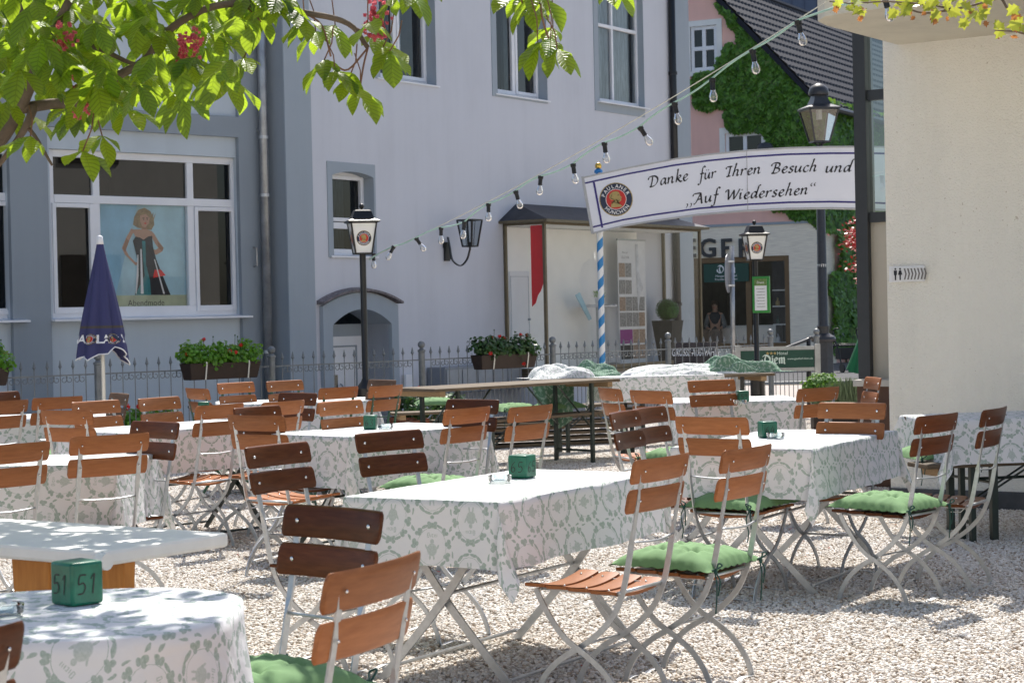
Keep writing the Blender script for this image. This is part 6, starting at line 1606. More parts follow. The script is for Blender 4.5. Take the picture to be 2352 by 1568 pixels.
# large street lamp
sl_o = atY(1893, 880, 33); stl = thing('street_lamp', 'tall dark grey street lamp with a clear glass lantern and domed cap', 'street lamp', (sl_o.x, sl_o.y, 0), radians(12))
zc = atY(1885, 768, 33).z; zt_ = atY(1868, 332, 33).z; ze = atY(1868, 295, 33).z
MB().lathe([(.22, 0), (.20, .05), (.18, .1), (.165, zc-.12)], 8).lathe([(.20, zc-.12), (.215, zc-.08), (.20, zc-.04), (.10, zc+.02), (.095, zc+.12), (.105, zc+.14), (.088, zc+.17), (.066, zt_-.1), (.05, zt_-.02)], 14).build('post', M['grey_iron'], stl, 'auto')
ztop_ = atY(1868, 256, 33).z; mb = MB(); c = Vector((0, 0, zt_+.04)); hL = ztop_-zt_-.02; P = lamp_frame(mb, c, .155*1.2, .30*1.2, hL, .035)
for k in range(4): mb.tube([c+(P[k]-c)*.6, (0, 0, zt_-.05)], .012, 5)
mb.build('lantern_frame', M['grey_iron'], stl)
gp = MB()
for k in range(4): gp.q(P[k]*.99+c*.01, P[(k+1) % 4]*.99+c*.01, P[4+(k+1) % 4]*.99+c*.01, P[4+k]*.99+c*.01)
gp.build('glass', glass_mat('dusty_glass', (.72, .76, .74), .06, .08), stl)
zz_ = c.z+hL
MB().lathe([(.30*1.2, zz_), (.335*1.2, zz_+.005), (.335*1.2, zz_+.03), (.22, zz_+.09), (.15, zz_+.22), (.145, zz_+.27)], 4, ang=pi/4).lathe([(.165, zz_+.25), (.175, zz_+.29), (.155, zz_+.36), (.10, zz_+.42), (.02, zz_+.45)], 16).build('lantern_roof', M['grey_iron'], stl, 'auto')
MB().lathe([(.05, zz_-.16), (.05, zz_)], 10).build('lamp_socket', M['white'], stl)
MB().lathe([(.080, zt_*.5), (.082, zt_*.5+.05)], 12).build('steel_band', M['steel'], stl)
# wall lamp on the gabled house, its dome just above the banner
kx2, kz2 = K(1783, 345); wl2 = thing('wall_lantern', 'dark wall lantern on the ivy of the salmon house, just showing above the banner', 'lantern', PF.w(kx2, -.75, 0), PF.rz)
MB().tube(catmull([(0, .75, kz2-1.1), (0, .4, kz2-1.25), (0, .05, kz2-.95), (0, 0, kz2-.75)], 4), .03, 6).build('bracket', M['grey_iron'], wl2, True)
mb = MB(); c = Vector((0, 0, kz2-.7)); P = lamp_frame(mb, c, .16, .27, .5, .03); mb.build('lantern_frame', M['grey_iron'], wl2)
MB().lathe([(.33, kz2-.2), (.33, kz2-.15), (.20, kz2-.05), (.20, kz2+.03), (.15, kz2+.11), (.02, kz2+.14)], 14).build('lantern_roof', M['grey_iron'], wl2, 'auto')

# street sign seen edge-on
ss = atY(1684, 880, 30); sg_ = thing('traffic_sign', 'round traffic sign seen from its grey back edge on a galvanised pole', 'traffic sign', (ss.x, ss.y, 0), 0)
zt2 = atY(1688, 565, 30).z; MB().tube([(0, 0, 0), (.02, 0, zt2)], .038, 10).build('pole', M['pipe'], sg_, True)
mb = MB(); mb.add(MB().lathe([(.30, -.004), (.30, .004)], 26), Matrix.Translation((-.05, -.05, zt2-.42)) @ Matrix.Rotation(radians(74), 4, 'Z') @ Matrix.Rotation(pi/2, 4, 'X')); mb.build('disc', pm('sign_back_grey', (.24, .25, .28), .5, .2, .1), sg_)
MB().box(-.05, .05, -.05, .05, zt2-.62, zt2-.59).box(-.05, .05, -.05, .05, zt2-.25, zt2-.22).build('clamp', M['steel'], sg_)

# ================================================================== banner over the entrance
BY = 23.9
def bp_(px, py): p = atY(px, py, BY); return (p.x, p.z)
top = [(1341,409.5),(1440,388),(1552,367),(1630,356.5),(1715,348),(1810,342),(1907,339.5),(1990,339),(2080,341)]
bot = [(1364,533),(1430,517),(1497,506),(1600,491.5),(1715,482),(1810,477.5),(1907,476),(1990,478),(2080,482)]
T_ = [bp_(*p) for p in top]; B_ = [bp_(*p) for p in bot]
bn_ = thing('banner_sign', 'long arched white sign reading Danke für Ihren Besuch und Auf Wiedersehen', 'sign', (0, BY, 0))
def strip(mb, f0, f1, y, th, e0=0.0, e1=None):
    """band between two height fractions (0 bottom, 1 top)"""
    n = len(T_)
    for i in range(n-1):
        def at(i_, f): a, b = B_[i_], T_[i_]; return (a[0]+(b[0]-a[0])*f, a[1]+(b[1]-a[1])*f)
        q = [at(i, f0), at(i+1, f0), at(i+1, f1), at(i, f1)]; mb.hexa([(x, y, z) for x, z in q], [(x, y+th, z) for x, z in q])
mb = MB(); strip(mb, 0, 1, 0, .06); mb.build('board', M['sign_white'], bn_)
mb = MB(); strip(mb, -.028, -.0, -.012, .085); strip(mb, 1.0, 1.028, -.012, .085); a, b = B_[0], T_[0]
mb.hexa([(a[0]-.03, -.012, a[1]-.02), (a[0], -.012, a[1]-.02), (b[0], -.012, b[1]+.02), (b[0]-.03, -.012, b[1]+.02)], [(a[0]-.03, .073, a[1]-.02), (a[0], .073, a[1]-.02), (b[0], .073, b[1]+.02), (b[0]-.03, .073, b[1]+.02)])
mb.build('rim', pm('pale_grey_rim', (.42, .43, .45), .5, .2, .1), bn_)
mb = MB(); strip(mb, .078, .108, -.004, .003); strip(mb, .892, .922, -.004, .003)
def atf(f, ox): a, b = B_[0], T_[0]; return (a[0]+(b[0]-a[0])*f+ox, a[1]+(b[1]-a[1])*f)
q = [atf(.078, .10), atf(.078, .125), atf(.922, .125), atf(.922, .10)]; mb.hexa([(x, -.0045, z) for x, z in q], [(x, -.002, z) for x, z in q])
mb.build('border_line', M['sign_blue'], bn_)
sm = bp_(1716, 400)[0]; a = bp_(1716, 483)[1]; b = bp_(1716, 348.5)[1]; MB().box(sm-.003, sm+.003, -.006, -.001, a, b).build('seam', pm('seam_grey', (.35, .35, .38), .5, 0, .05), bn_)
pxm = BY/FP*1.0
def wd(word, px, py, ang, xh, wpx, wide=.27):
    o_ = bp_(px, py); size = xh*pxm; ca, sa = cos(ang), sin(ang); mb = MB()
    write(mb, word, lambda x, y: (o_[0]+x*ca-y*sa, -.004, o_[1]+x*sa+y*ca), size, wide, .075, width=wpx*.29297*pxm); return mb
LT = MB()
# positions read off the board: word start and baseline
def bc(x, y): return (.29297*x+1320.7, .29297*y+321.6)
for word, x, y, a_, xh, wp_ in (('Danke', 585, 370, 9.3, 14.4, 315), ('für', 975, 314, 7.0, 14.4, 138), ('Ihren', 1185, 290, 4.6, 14.4, 280), ('Besuch', 1540, 263, 1.6, 14.4, 362), ('und', 1962, 255, .6, 14.4, 208)):
    px_, py_ = bc(x, y); LT.add(wd(word, px_, py_, radians(a_), xh, wp_))
for word, x, y, a_, xh, wp_ in (('Auf', 935, 504, 7.6, 14.6, 195), ('Wiedersehen', 1180, 472, 3.0, 14.6, 655)):
    px_, py_ = bc(x, y); LT.add(wd(word, px_, py_, radians(a_), xh, wp_))
for x, y, up in ((870, 508, 0), (900, 504, 0), (1850, 352, 1), (1876, 349, 1)):
    px_, py_ = bc(x, y); o_ = bp_(px_, py_); mb = MB(); sz = 14*pxm
    if up: stroke_into(mb, [[(.25,.3),(.05,.15),(.0,-.1),(.15,-.2)]], lambda a, b: (o_[0]+a*sz, -.004, o_[1]+b*sz), .2, .06)
    else: stroke_into(mb, [[(.1,.1),(.25,.1),(.22,-.2),(.0,-.5)]], lambda a, b: (o_[0]+a*sz, -.004, o_[1]+b*sz), .2, .06)
    LT.add(mb)
LT.build('lettering', M['letter'], bn_)
c_ = bp_(1415, 458); R_ = 38.5*pxm; em = MB(); ra = radians(5)
emblem(em, lambda x, y, d: (c_[0]+x*cos(ra)-y*sin(ra), -.001-d, c_[1]+x*sin(ra)+y*cos(ra)), R_, .0022, 0)
em.build('badge', EMB(), bn_)
po = atY(1383, 800, BY+.12); pole = thing('maypole_post', 'blue and white spiral striped pole with a gold ball carrying the banner', 'pole', (po.x, po.y, 0), 0)
zpt = atY(1383, 397, BY+.12).z
sm_, st_, sb2 = newmat('bavarian_stripes'); N.tree = st_
tc_ = st_.nodes.new('ShaderNodeSeparateXYZ'); st_.links.new(texco(st_), tc_.inputs[0]); X, Y_, Z_ = N(tc_.outputs[0]), N(tc_.outputs[1]), N(tc_.outputs[2])
an = N.op('ARCTAN2', Y_, X)/(2*pi); fr__ = N.op('FRACT', Z_/.235-an+10.0); ms = N.op('GREATER_THAN', fr__, .5)
mx = st_.nodes.new('ShaderNodeMix'); mx.data_type = 'RGBA'; mx.inputs['A'].default_value = (.80, .82, .84, 1); mx.inputs['B'].default_value = (.03, .24, .56, 1); st_.links.new(ms.k, mx.inputs['Factor']); st_.links.new(mx.outputs['Result'], sb2.inputs['Base Color']); sb2.inputs['Roughness'].default_value = .35
MB().lathe([(.038, 0), (.038, zpt)], 24).build('shaft', sm_, pole, 'auto')
MB().lathe([(.052, zpt), (.052, zpt+.03), (.025, zpt+.05)], 16).build('collar', M['blue'], pole, True)
MB().sph((0, 0, zpt+.085), .042, 14, 10).build('ball', M['gold_ball'], pole, True)
po2 = thing('maypole_post', 'second striped pole carrying the hidden right end of the banner behind the steel post', 'pole', (atY(2075, 800, BY+.12).x, BY+.12, 0), 0)
for ch in list(pole.children): cc = ch.copy(); COL.objects.link(cc); cc.parent = po2

# ================================================================== string of bulbs
bl = [(901,573),(962,556),(1013,540),(1066,518),(1122,480),(1189,455),(1241,417),(1318,390),(1390,343),(1478,305),(1552,250),(1637,199),(1731,131),(1838,72),(2038,16)]
P0 = atY(848, 592, LPY-.02); P1 = atY(2000, -62, 10.4)
def wire_at(px):
    # point of the straight line P0-P1 on the sight plane of a picture column
    lo, hi = 0.0, 1.0
    for _ in range(40):
        m_ = (lo+hi)/2; x = proj(P0.lerp(P1, m_))[0]
        if x < px: lo = m_
        else: hi = m_
    return P0.lerp(P1, lo), lo
stg = thing('festoon_lights', 'string of clear bulbs on a pale green cord rising from the lamp post', 'string lights', (0, 0, 0))
wp = []
for k in range(33):
    t = k/32; p = P0.lerp(P1, t); p.z -= .10*4*t*(1-t); wp.append(p)
MB().tube(wp, .0035, 4).build('carrier_wire', M['wire'], stg)
cpts = [P0+Vector((0, 0, -.02))]
sockets = []
socket_tops = [(905,565),(955,546),(1013,522),(1067,509),(1122,467),(1184,438),(1242,404),(1316,376),(1388,327),(1469,291),(1549,235),(1636,180),(1728,114),(1832,47),(2030,-12)]
for (tx_, ty_) in socket_tops:
    Yc = wire_at(tx_)[0].y; p = atY(tx_, ty_, Yc); cpts.append(p); sockets.append(p)
cpts.append(P1)
dense = []
for i in range(len(cpts)-1):
    for k in range(8):
        t = k/8; q = cpts[i].lerp(cpts[i+1], t); q.z += -.02*sin(pi*t)*((i % 2)*2-1)*.5; dense.append(q)
dense.append(P1)
MB().tube(dense, .0065, 5).build('cord', M['cord'], stg)
proto_b = None
for k, (p, (bx__, by__)) in enumerate(zip(sockets, bl)):
    Yc = p.y; q = atY(bx__, by__, Yc); d = (q-p).normalized() if (q-p).length > .01 else Vector((0, 0, -1))
    if proto_b is None:
        mb = MB(); mb.lathe([(.018, 0), (.018, -.02), (.014, -.022), (.014, -.055), (.016, -.06)], 12); proto_b = mb.build('socket', M['rubber'], stg, 'auto')
        g = MB(); g.lathe([(.012, -.06), (.0135, -.072), (.020, -.085), (.0235, -.10), (.0215, -.116), (.013, -.127), (.002, -.130)], 16); gb2 = g.build('bulb', M['bulb'], proto_b, True)
        f_ = MB(); f_.tube([(-.006, 0, -.07), (-.004, 0, -.095), (.004, 0, -.095), (.006, 0, -.07)], .0012, 4).tube([(0, 0, -.06), (0, 0, -.085)], .004, 5); f_.build('filament', M['steel'], proto_b)
        o = proto_b
    else: o = copy_tree(proto_b, stg)
    o.scale = (1.15, 1.15, 1.15); o.location = p; o.rotation_euler = (-d).to_track_quat('Z', 'Y').to_euler()
o = copy_tree(proto_b, stg); pz = atY(858, 582, LPY-.1); o.location = pz; o.rotation_euler = (0, 0, 0)

# ================================================================== closed parasol
pu = atY(236, 815, 17.9); par = thing('closed_parasol', 'closed navy blue parasol with white lettering and a white pole', 'parasol', (pu.x, pu.y, 0), 0)
zt3 = atY(234, 556, 17.9).z; zb3 = atY(236, 812, 17.9).z; Hh = zt3-zb3
MB().tube([(0, 0, 0), (0, 0, zt3)], .019, 12).build('pole', M['leg_white'], par, True)
MB().lathe([(.035, zt3-.02), (.03, zt3+.015), (.026, zt3+.05), (.012, zt3+.06)], 14).build('top_cap', M['white'], par, True)
def canopy(u, v):
    a = 2*pi*u; z = zt3-Hh*v
    R = .028+(.245-.028)*v**1.05*(1+.10*sin(v*3)); n = 8
    pl = abs(((u*n) % 1.0)-.5)*2; amp = .22*min(1, v*1.6)
    r = R*(1-amp*(pl**2)); sw = .25*v*sin(2*pi*u*n)*.2
    zz = z-(.05*sin(a*2+.6)+.03*sin(a*3))*v**5-.035*v**6*(1-pl)
    if .80 < v < .86: r *= .955
    return ((r*cos(a+sw)), r*sin(a+sw)*.9, zz)
mb = MB(); mb.grid(canopy, 160, 40); cm2, ct2, cb2 = newmat('navy_parasol_canopy')
N.tree = ct2; sz_ = ct2.nodes.new('ShaderNodeSeparateXYZ'); ct2.links.new(texco(ct2), sz_.inputs[0]); zN = N(sz_.outputs[2]); lo_ = zb3+Hh*.24; band = N.op('LESS_THAN', N.op('ABSOLUTE', zN-lo_), .012)
mxx = ct2.nodes.new('ShaderNodeMix'); mxx.data_type = 'RGBA'; mxx.inputs['A'].default_value = (.042, .046, .135, 1); mxx.inputs['B'].default_value = (.075, .065, .055, 1); ct2.links.new(band.k, mxx.inputs['Factor']); ct2.links.new(mxx.outputs['Result'], cb2.inputs['Base Color']); cb2.inputs['Roughness'].default_value = .85
can = mb.build('canopy', cm2, par, True)
tr_ = MB(); ring_ = [Vector(canopy(k/160, 1.0)) for k in range(161)]; tr_.tube(ring_, .006, 5); tr_.build('trim', M['white'], can, True)
tl = MB()
def on_can(ang, z):
    v = (zt3-z)/Hh; u = (ang/(2*pi)) % 1.0; p = Vector(canopy(u, min(1, v))); p.z = z; return Vector((p.x*1.02, p.y*1.02, z))
def can_text(txt, a0, z0_, size, mat=None):
    vs, fs = glyphs(txt, size, .03, 'CENTER'); b = len(tl.v)
    for x, y in vs: tl.v.append(tuple(on_can(a0+x/.2, z0_+y)))
    tl.f.extend(tuple(b+i for i in f) for f in fs); tl.m.extend([0]*len(fs))
can_text('AAN', radians(-141), zb3+.10, .105); can_text('LA', radians(-78), zb3+.10, .105); can_text('LI', radians(-18), zb3+.10, .105)
tl.build('lettering', M['logo_white'], can)
for a0 in (-110, -50):
    em = MB(); a0 = radians(a0)
    def fn(x, y, d, a0=a0): p = on_can(a0+x/.17, zb3+.135+y); return Vector((p.x*(1.0+d*6), p.y*(1.0+d*6), p.z))
    emblem(em, fn, .050, .0014, 0); em.build('badge', EMB(), can)
MB().lathe([(.23, 0), (.23, .05), (.05, .08), (.03, .35)], 20).build('base', M['pipe'], par, 'auto')

# ================================================================== small things by the street
gp_ = atY(1975, 850, 31); g2 = thing('closed_parasol', 'closed bottle green parasol leaning at the edge of the steel post', 'parasol', (gp_.x, gp_.y, 0), 0)
zt4 = atY(1980, 730, 31).z; zb4 = atY(1962, 850, 31).z
MB().grid(lambda u, v: ((.02+.20*v)*cos(2*pi*u)*(1-.25*abs(((u*8) % 1)-.5)*2*v)+.13*(1-v), (.02+.20*v)*sin(2*pi*u)*(1-.25*abs(((u*8) % 1)-.5)*2*v), zt4-(zt4-zb4)*v+.05*sin(6.28*u)*v**4), 64, 12).build('canopy', M['green_cloth'], g2, True)
MB().tube([(.13, 0, zt4), (0, 0, 0)], .018, 8).build('pole', M['leg_white'], g2, True)
ro = atY(1945, 838, 41.5); rl_ = thing('rollator', 'black wheeled walking frame parked under the ivy', 'rollator', (ro.x, ro.y, 0), radians(20))
k_ = MB()
for x in (-.28, .28): k_.tube(catmull([(x, -.3, .1), (x, -.12, .5), (x, .06, .86), (x, -.06, .93), (x, -.16, .93)], 4), .016, 6).tube([(x, .32, .1), (x, .0, .62)], .014, 6)
k_.tube([(-.28, -.05, .6), (.28, -.05, .6)], .014, 6); k_.build('frame', M['rubber'], rl_, True)
MB().box(-.24, .24, -.12, .18, .55, .59).build('seat', M['rubber'], rl_, bevel=.01); MB().box(-.22, .22, -.16, .10, .28, .52).build('basket', M['rubber'], rl_, bevel=.01)
for x in (-.28, .28):
    for y in (-.3, .32): MB().add(MB().lathe([(.10, -.018), (.10, .018)], 16), Matrix.Translation((x, y, .10)) @ Matrix.Rotation(pi/2, 4, 'Y')).build('wheel', M['rubber'], rl_)
# red japanese maple twigs
ma = atY(1990, 570, 36); mt = thing('red_maple', 'red-leaved japanese maple branches beside the steel post', 'tree', (ma.x+.5, ma.y, 0), 0)
MB().tube(catmull([(0, 0, 0), (.05, 0, 1.2), (-.05, 0, 2.2), (.1, 0, 3.1)], 4), lambda t: .05*(1-t*.7), 8).tube(catmull([(0, 0, 1.9), (-.35, -.1, 2.5), (-.7, -.1, 2.7)], 4), .014, 5).tube(catmull([(0, 0, 1.5), (-.3, -.1, 1.9), (-.6, -.1, 2.1)], 4), .012, 5).build('trunk', M['bark'], mt, True)
lf = MB(); rnd = random.Random(2)
for (px, py, r, n) in ((1965, 535, .26, 130), (1972, 508, .14, 60), (1968, 562, .22, 90), (1975, 612, .2, 70), (1978, 641, .12, 30), (2010, 560, .45, 300), (2020, 620, .4, 200)):
    c = atY(px, py, 36)-mt.location
    for k in range(n):
        p = c+Vector((rnd.gauss(0, r*.55), rnd.gauss(0, r*.5), rnd.gauss(0, r*.28))); n_ = Vector((rnd.uniform(-.4, .4), rnd.uniform(-1, -.2), rnd.uniform(.3, 1))).normalized(); t1 = n_.orthogonal().normalized(); t2 = n_.cross(t1); a0 = rnd.uniform(0, 6.28); s = rnd.uniform(.035, .06)
        for j in range(5):
            a = a0+(j-2)*.55; d = t1*cos(a)+t2*sin(a); e = n_.cross(d); lf.q(p, p+d*s*.5+e*s*.12, p+d*s, p+d*s*.5-e*s*.12)
lf.build('crown', M['maple_red'], mt)
# sandwich board behind the fence
sbp = atY(1600, 830, 28.2); sw = thing('sandwich_board', 'dark leaning advertising board reading GROSSE AUSWAHL behind the fence', 'sign', (sbp.x, sbp.y, 0), radians(-30)); sw.scale = (.72, .8, .95)
MB().hexa([(-.45, -.30, 0), (.45, -.30, 0), (.45, -.28, 0), (-.45, -.28, 0)], [(-.45, -.02, .98), (.45, -.02, .98), (.45, 0, .98), (-.45, 0, .98)]).build('front_panel', pm('board_print', (.07, .055, .05), .5, 0, .6, 4), sw)
MB().hexa([(-.45, .28, 0), (.45, .28, 0), (.45, .30, 0), (-.45, .30, 0)], [(-.45, .0, .98), (.45, .0, .98), (.45, .02, .98), (-.45, .02, .98)]).build('back_panel', M['white'], sw)
tb = MB(); text_into(tb, 'GROSSE AUSWAHL', .16, lambda x, y: (x*.72, -.035-.285*(1-(.78+y)/.98)-.01, .78+y), .02); tb.build('lettering', M['logo_white'], sw)

# woman inside the shop (seen through the glass)
def person(loc, rz, label):
    t = thing('person', label, 'person', loc, rz)
    V = {'pel': (0, 0, .95, .15), 'wa': (0, 0, 1.08, .125), 'ch': (0, 0, 1.28, .15), 'nk': (0, 0, 1.45, .055), 'hd0': (0, -.01, 1.53, .075), 'hd': (0, -.015, 1.60, .095), 'hd2': (0, 0, 1.68, .07),
         'hl': (-.09, 0, .88, .095), 'kl': (-.10, -.01, .50, .06), 'al': (-.10, .02, .09, .04), 'tl': (-.11, -.13, .03, .035), 'hr': (.09, 0, .88, .095), 'kr': (.10, -.01, .50, .06), 'ar': (.10, .02, .09, .04), 'tr': (.11, -.13, .03, .035),
         'sl': (-.17, 0, 1.38, .055), 'el': (-.23, -.02, 1.10, .042), 'wl': (-.16, -.22, 1.02, .028), 'pl': (-.12, -.30, 1.03, .028), 'sr': (.17, 0, 1.38, .055), 'er': (.23, -.02, 1.10, .042), 'wr': (.15, -.22, 1.03, .028), 'pr': (.10, -.30, 1.05, .028)}
    E = [('pel','wa'),('wa','ch'),('ch','nk'),('nk','hd0'),('hd0','hd'),('hd','hd2'),('pel','hl'),('hl','kl'),('kl','al'),('al','tl'),('pel','hr'),('hr','kr'),('kr','ar'),('ar','tr'),('ch','sl'),('sl','el'),('el','wl'),('wl','pl'),('ch','sr'),('sr','er'),('er','wr'),('wr','pr')]
    ks = list(V)
    for s_, sx_ in (('l', -1), ('r', 1)):
        b_ = V['p'+s_]
        for f_ in range(5):
            kx = 'f%s%d' % (s_, f_); V[kx] = (b_[0]-sx_*(.026-.012*f_), b_[1]-.04+.008*abs(f_-2), b_[2]-.004*f_, .0085); ky = 'g%s%d' % (s_, f_); V[ky] = (b_[0]-sx_*(.028-.013*f_), b_[1]-.075+.012*abs(f_-2), b_[2]-.025, .0075); E += [('p'+s_, kx), (kx, ky)]
    ks = list(V); me = bpy.data.meshes.new('body'); me.from_pydata([V[k][:3] for k in ks], [(ks.index(a), ks.index(b)) for a, b in E], [])
    o = bpy.data.objects.new('body', me); COL.objects.link(o); o.parent = t; me.materials.append(M['skin'])
    md = o.modifiers.new('skin', 'SKIN'); me.skin_vertices or None
    if not me.skin_vertices: me.attributes
    bpy.context.view_layer.objects.active = o
    for i, k in enumerate(ks):
        r = V[k][3]
        if me.skin_vertices: me.skin_vertices[0].data[i].radius = (r, r)
    if me.skin_vertices: me.skin_vertices[0].data[0].use_root = True
    sd = o.modifiers.new('sub', 'SUBSURF'); sd.levels = 1; sd.render_levels = 2
    # clothing
    MB().lathe([(.125, .80), (.18, .92), (.165, 1.02), (.145, 1.12), (.175, 1.28), (.17, 1.36), (.07, 1.46)], 18, sy=.72).build('striped_top', pm('dark_striped_top', (.04, .045, .06), .8, 0, .8, 60, stretch=(1, 1, 18)), t, True)
    MB().lathe([(.20, .48), (.19, .7), (.18, .92), (.15, 1.02)], 18, sy=.75).build('skirt', M['dress'], t, True)
    for sx_ in (-1, 1): MB().tube(catmull([(sx_*.15, 0, 1.37), (sx_*.21, .0, 1.22), (sx_*.235, -.03, 1.10), (sx_*.19, -.15, 1.05)], 5), lambda q: .068-.02*q, 10).build('sleeve', pm('grey_cardigan', (.25, .26, .27), .9, 0, .15, 20), t, True)
    MB().lathe([(.098, 1.55), (.108, 1.62), (.10, 1.69), (.06, 1.735), (.01, 1.745)], 16, (0, .022, 0)).build('hair', pm('dark_hair', (.05, .025, .015), .7, 0, .4, 30), t, True)
    fcx = MB()
    for sx_ in (-1, 1): fcx.sph((sx_*.033, -.098, 1.615), .012, 8, 5)
    fcx.build('eyes', M['rubber'], t, True)
    MB().hexa([(-.014, -.105, 1.575), (.014, -.105, 1.575), (.01, -.09, 1.57), (-.01, -.09, 1.57)], [(-.006, -.108, 1.61), (.006, -.108, 1.61), (.005, -.09, 1.615), (-.005, -.09, 1.615)]).build('nose', M['skin'], t)
    MB().box(-.024, .024, -.106, -.092, 1.548, 1.556).build('mouth', M['logo_red'], t, bevel=.003)
    return t
kx_, kz_ = K(1642, 700, 1.0); pw_ = PF.w(kx_, 1.0, 0)
person((pw_.x, pw_.y, kz_-1.62 if kz_-1.62 > -.3 else 0), PF.rz+.3, 'woman in a dark striped top and grey cardigan standing inside the travertine shop window')

# ================================================================== chestnut branches overhead
region = [(-80,-80),(1500,-80),(1500,5),(1330,10),(1180,-5),(1000,8),(930,5),(700,25),(690,-10),(640,50),(620,75),(605,20),(600,120),(560,170),(560,285),(500,290),(465,250),(430,320),(340,300),(300,345),(240,310),(210,395),(160,330),(110,310),(90,370),(40,350),(20,400),(-80,400)]
extra = [(655,45),(672,25),(640,20),(700,75),(725,105),(770,90),(745,170),(770,195),(800,215),(828,235),(860,110),(880,140),(895,150),(845,85),(905,20),(945,8),(1190,25),(1215,40),(1235,10),(1250,25),(1265,120),(1280,145),(1235,130),(1270,95),(1405,10),(955,-5),(560,165),(290,285),(235,345),(70,345),(190,380)]
tree = thing('chestnut_tree', 'red flowering horse chestnut whose leafy branches hang into the top left corner', 'tree', (-3.6, 8.2, 0), 0)
TO = tree.location.copy()
tk = MB()
tk.tube(catmull([(0, 0, 0), (.04, .02, 1.0), (-.02, 0, 2.0), (.1, -.05, 2.9), (.2, .1, 4.0), (.3, 0, 5.4)], 5), lambda t: .17*(1-.65*t), 14)
tk.build('trunk', M['bark'], tree, True)
def W3(px, py, Y): return atY(px, py, Y)-TO
limbs = [([Vector((.08, -.03, 2.6)), W3(-150, 400, 7.4), W3(-20, 340, 6.9), W3(45, 250, 6.8), W3(95, 130, 6.7), W3(140, 40, 6.7), W3(190, -60, 6.7)], .042),
         ([W3(45, 250, 6.8), W3(110, 240, 6.8), W3(190, 230, 6.7), W3(270, 175, 6.7), W3(330, 140, 6.7), W3(400, 60, 6.6), W3(520, 10, 6.6), W3(700, 30, 6.6), W3(800, 55, 6.6), W3(845, 110, 6.6)], .026),
         ([W3(60, 215, 6.8), W3(130, 95, 6.7), W3(220, 110, 6.7), W3(300, 145, 6.7), W3(345, 150, 6.7)], .018),
         ([W3(95, 130, 6.7), W3(60, 60, 6.7), W3(40, 0, 6.7), W3(0, -60, 6.7)], .016), ([W3(20, 270, 6.9), W3(70, 300, 6.8), W3(120, 380, 6.8)], .014),
         ([W3(80, 240, 6.8), W3(60, 290, 6.8), W3(20, 350, 6.9), W3(-20, 400, 6.9)], .022), ([W3(520, 10, 6.6), W3(900, -60, 6.6), W3(1200, -40, 6.6), W3(1240, 10, 6.6)], .014),
         ([Vector((.12, 0, 3.0)), Vector((1.0, .3, 3.5)), Vector((2.0, .4, 3.6)), Vector((3.0, .3, 3.7))], .05), ([Vector((.15, 0, 3.4)), Vector((.9, -1.0, 3.7)), Vector((1.8, -2.0, 3.8))], .045), ([Vector((.15, 0, 3.4)), Vector((.6, 1.2, 3.9)), Vector((1.3, 2.2, 4.1))], .045), ([Vector((.15, 0, 3.2)), Vector((-1.0, .4, 4.1)), Vector((-2, .3, 4.6))], .05)]
for P, r in limbs:
    mb = MB(); mb.tube(catmull(P, 5), lambda t, r=r: r*.78*(1-.6*t), 8); mb.build('branch', M['bark'], tree, True)
leafuv = []
def leaflet(mb, base, d, n_, L_, w):
    """one serrated, folded, drooping leaflet as a 2 x 6 strip"""
    e = d.cross(n_).normalized(); k = 7; b = len(mb.v); curl = random.random(); fold = random.uniform(.1, .34)
    prof = [(.0, .05), (.14, .24), (.28, .46), (.44, .74), (.58, .93), (.70, 1.0), (.80, .88), (.90, .52), (1.0, .02)]
    for i, (t, ww) in enumerate(prof):
        c = base+d*L_*t-Vector((0, 0, 1))*L_*(.18+.28*curl)*t*t
        for sx_ in (-1, 0, 1): leafuv.append((sx_*ww, t)); mb.v.append(tuple(c+e*sx_*w*ww*.5+n_*(abs(sx_)*w*ww*fold)+n_*(.09*sin(t*8+sx_*2+base.x*40))*w*ww*abs(sx_)))
    for i in range(len(prof)-1):
        a = b+i*3
        mb.f += [(a, a+1, a+4, a+3), (a+1, a+2, a+5, a+4)]; mb.m += [0, 0]
def leaf(mb, p, out, rnd, s=1.0):
    up = Vector((rnd.uniform(-.3, .3), rnd.uniform(-.3, .3), 1)).normalized(); out = (out-up*out.dot(up)).normalized(); sd = up.cross(out)
    for k, a in enumerate((-1.9, -.95, 0, .95, 1.9)):
        sc = (.55, .85, 1, .85, .55)[k]*s*rnd.uniform(.85, 1.1); dr = rnd.uniform(.35, 1.1)
        d = (out*cos(a)+sd*sin(a)-up*dr).normalized(); n_ = (up-d*up.dot(d)).normalized()
        n_ = (n_+Vector((rnd.uniform(-.25, .25), rnd.uniform(-.25, .25), 0))).normalized(); leaflet(mb, p, d, n_, .135*sc, .070*sc)
lm = MB(); twl = []; rnd = random.Random(21); placed = 0; tries = 0
def in_view(p):
    x, y, w = proj(p); return -60 < x < 2412 and y > -25, x, y
def ok_leaf(p):
    for dz_ in (0, -.14):
        q = p+Vector((0, 0, dz_)); v_, x, y = in_view(q)
        if v_ and not inpoly(x, y, region): return False
    return True
leaf_pts = []
for (px, py) in extra:
    Y = rnd.uniform(6.4, 6.9); p = atY(px, py-32, Y); a = rnd.uniform(-2.8, -.3); leaf(lm, p-TO, Vector((cos(a), sin(a), 0)), rnd, .92); leaf_pts.append(p)
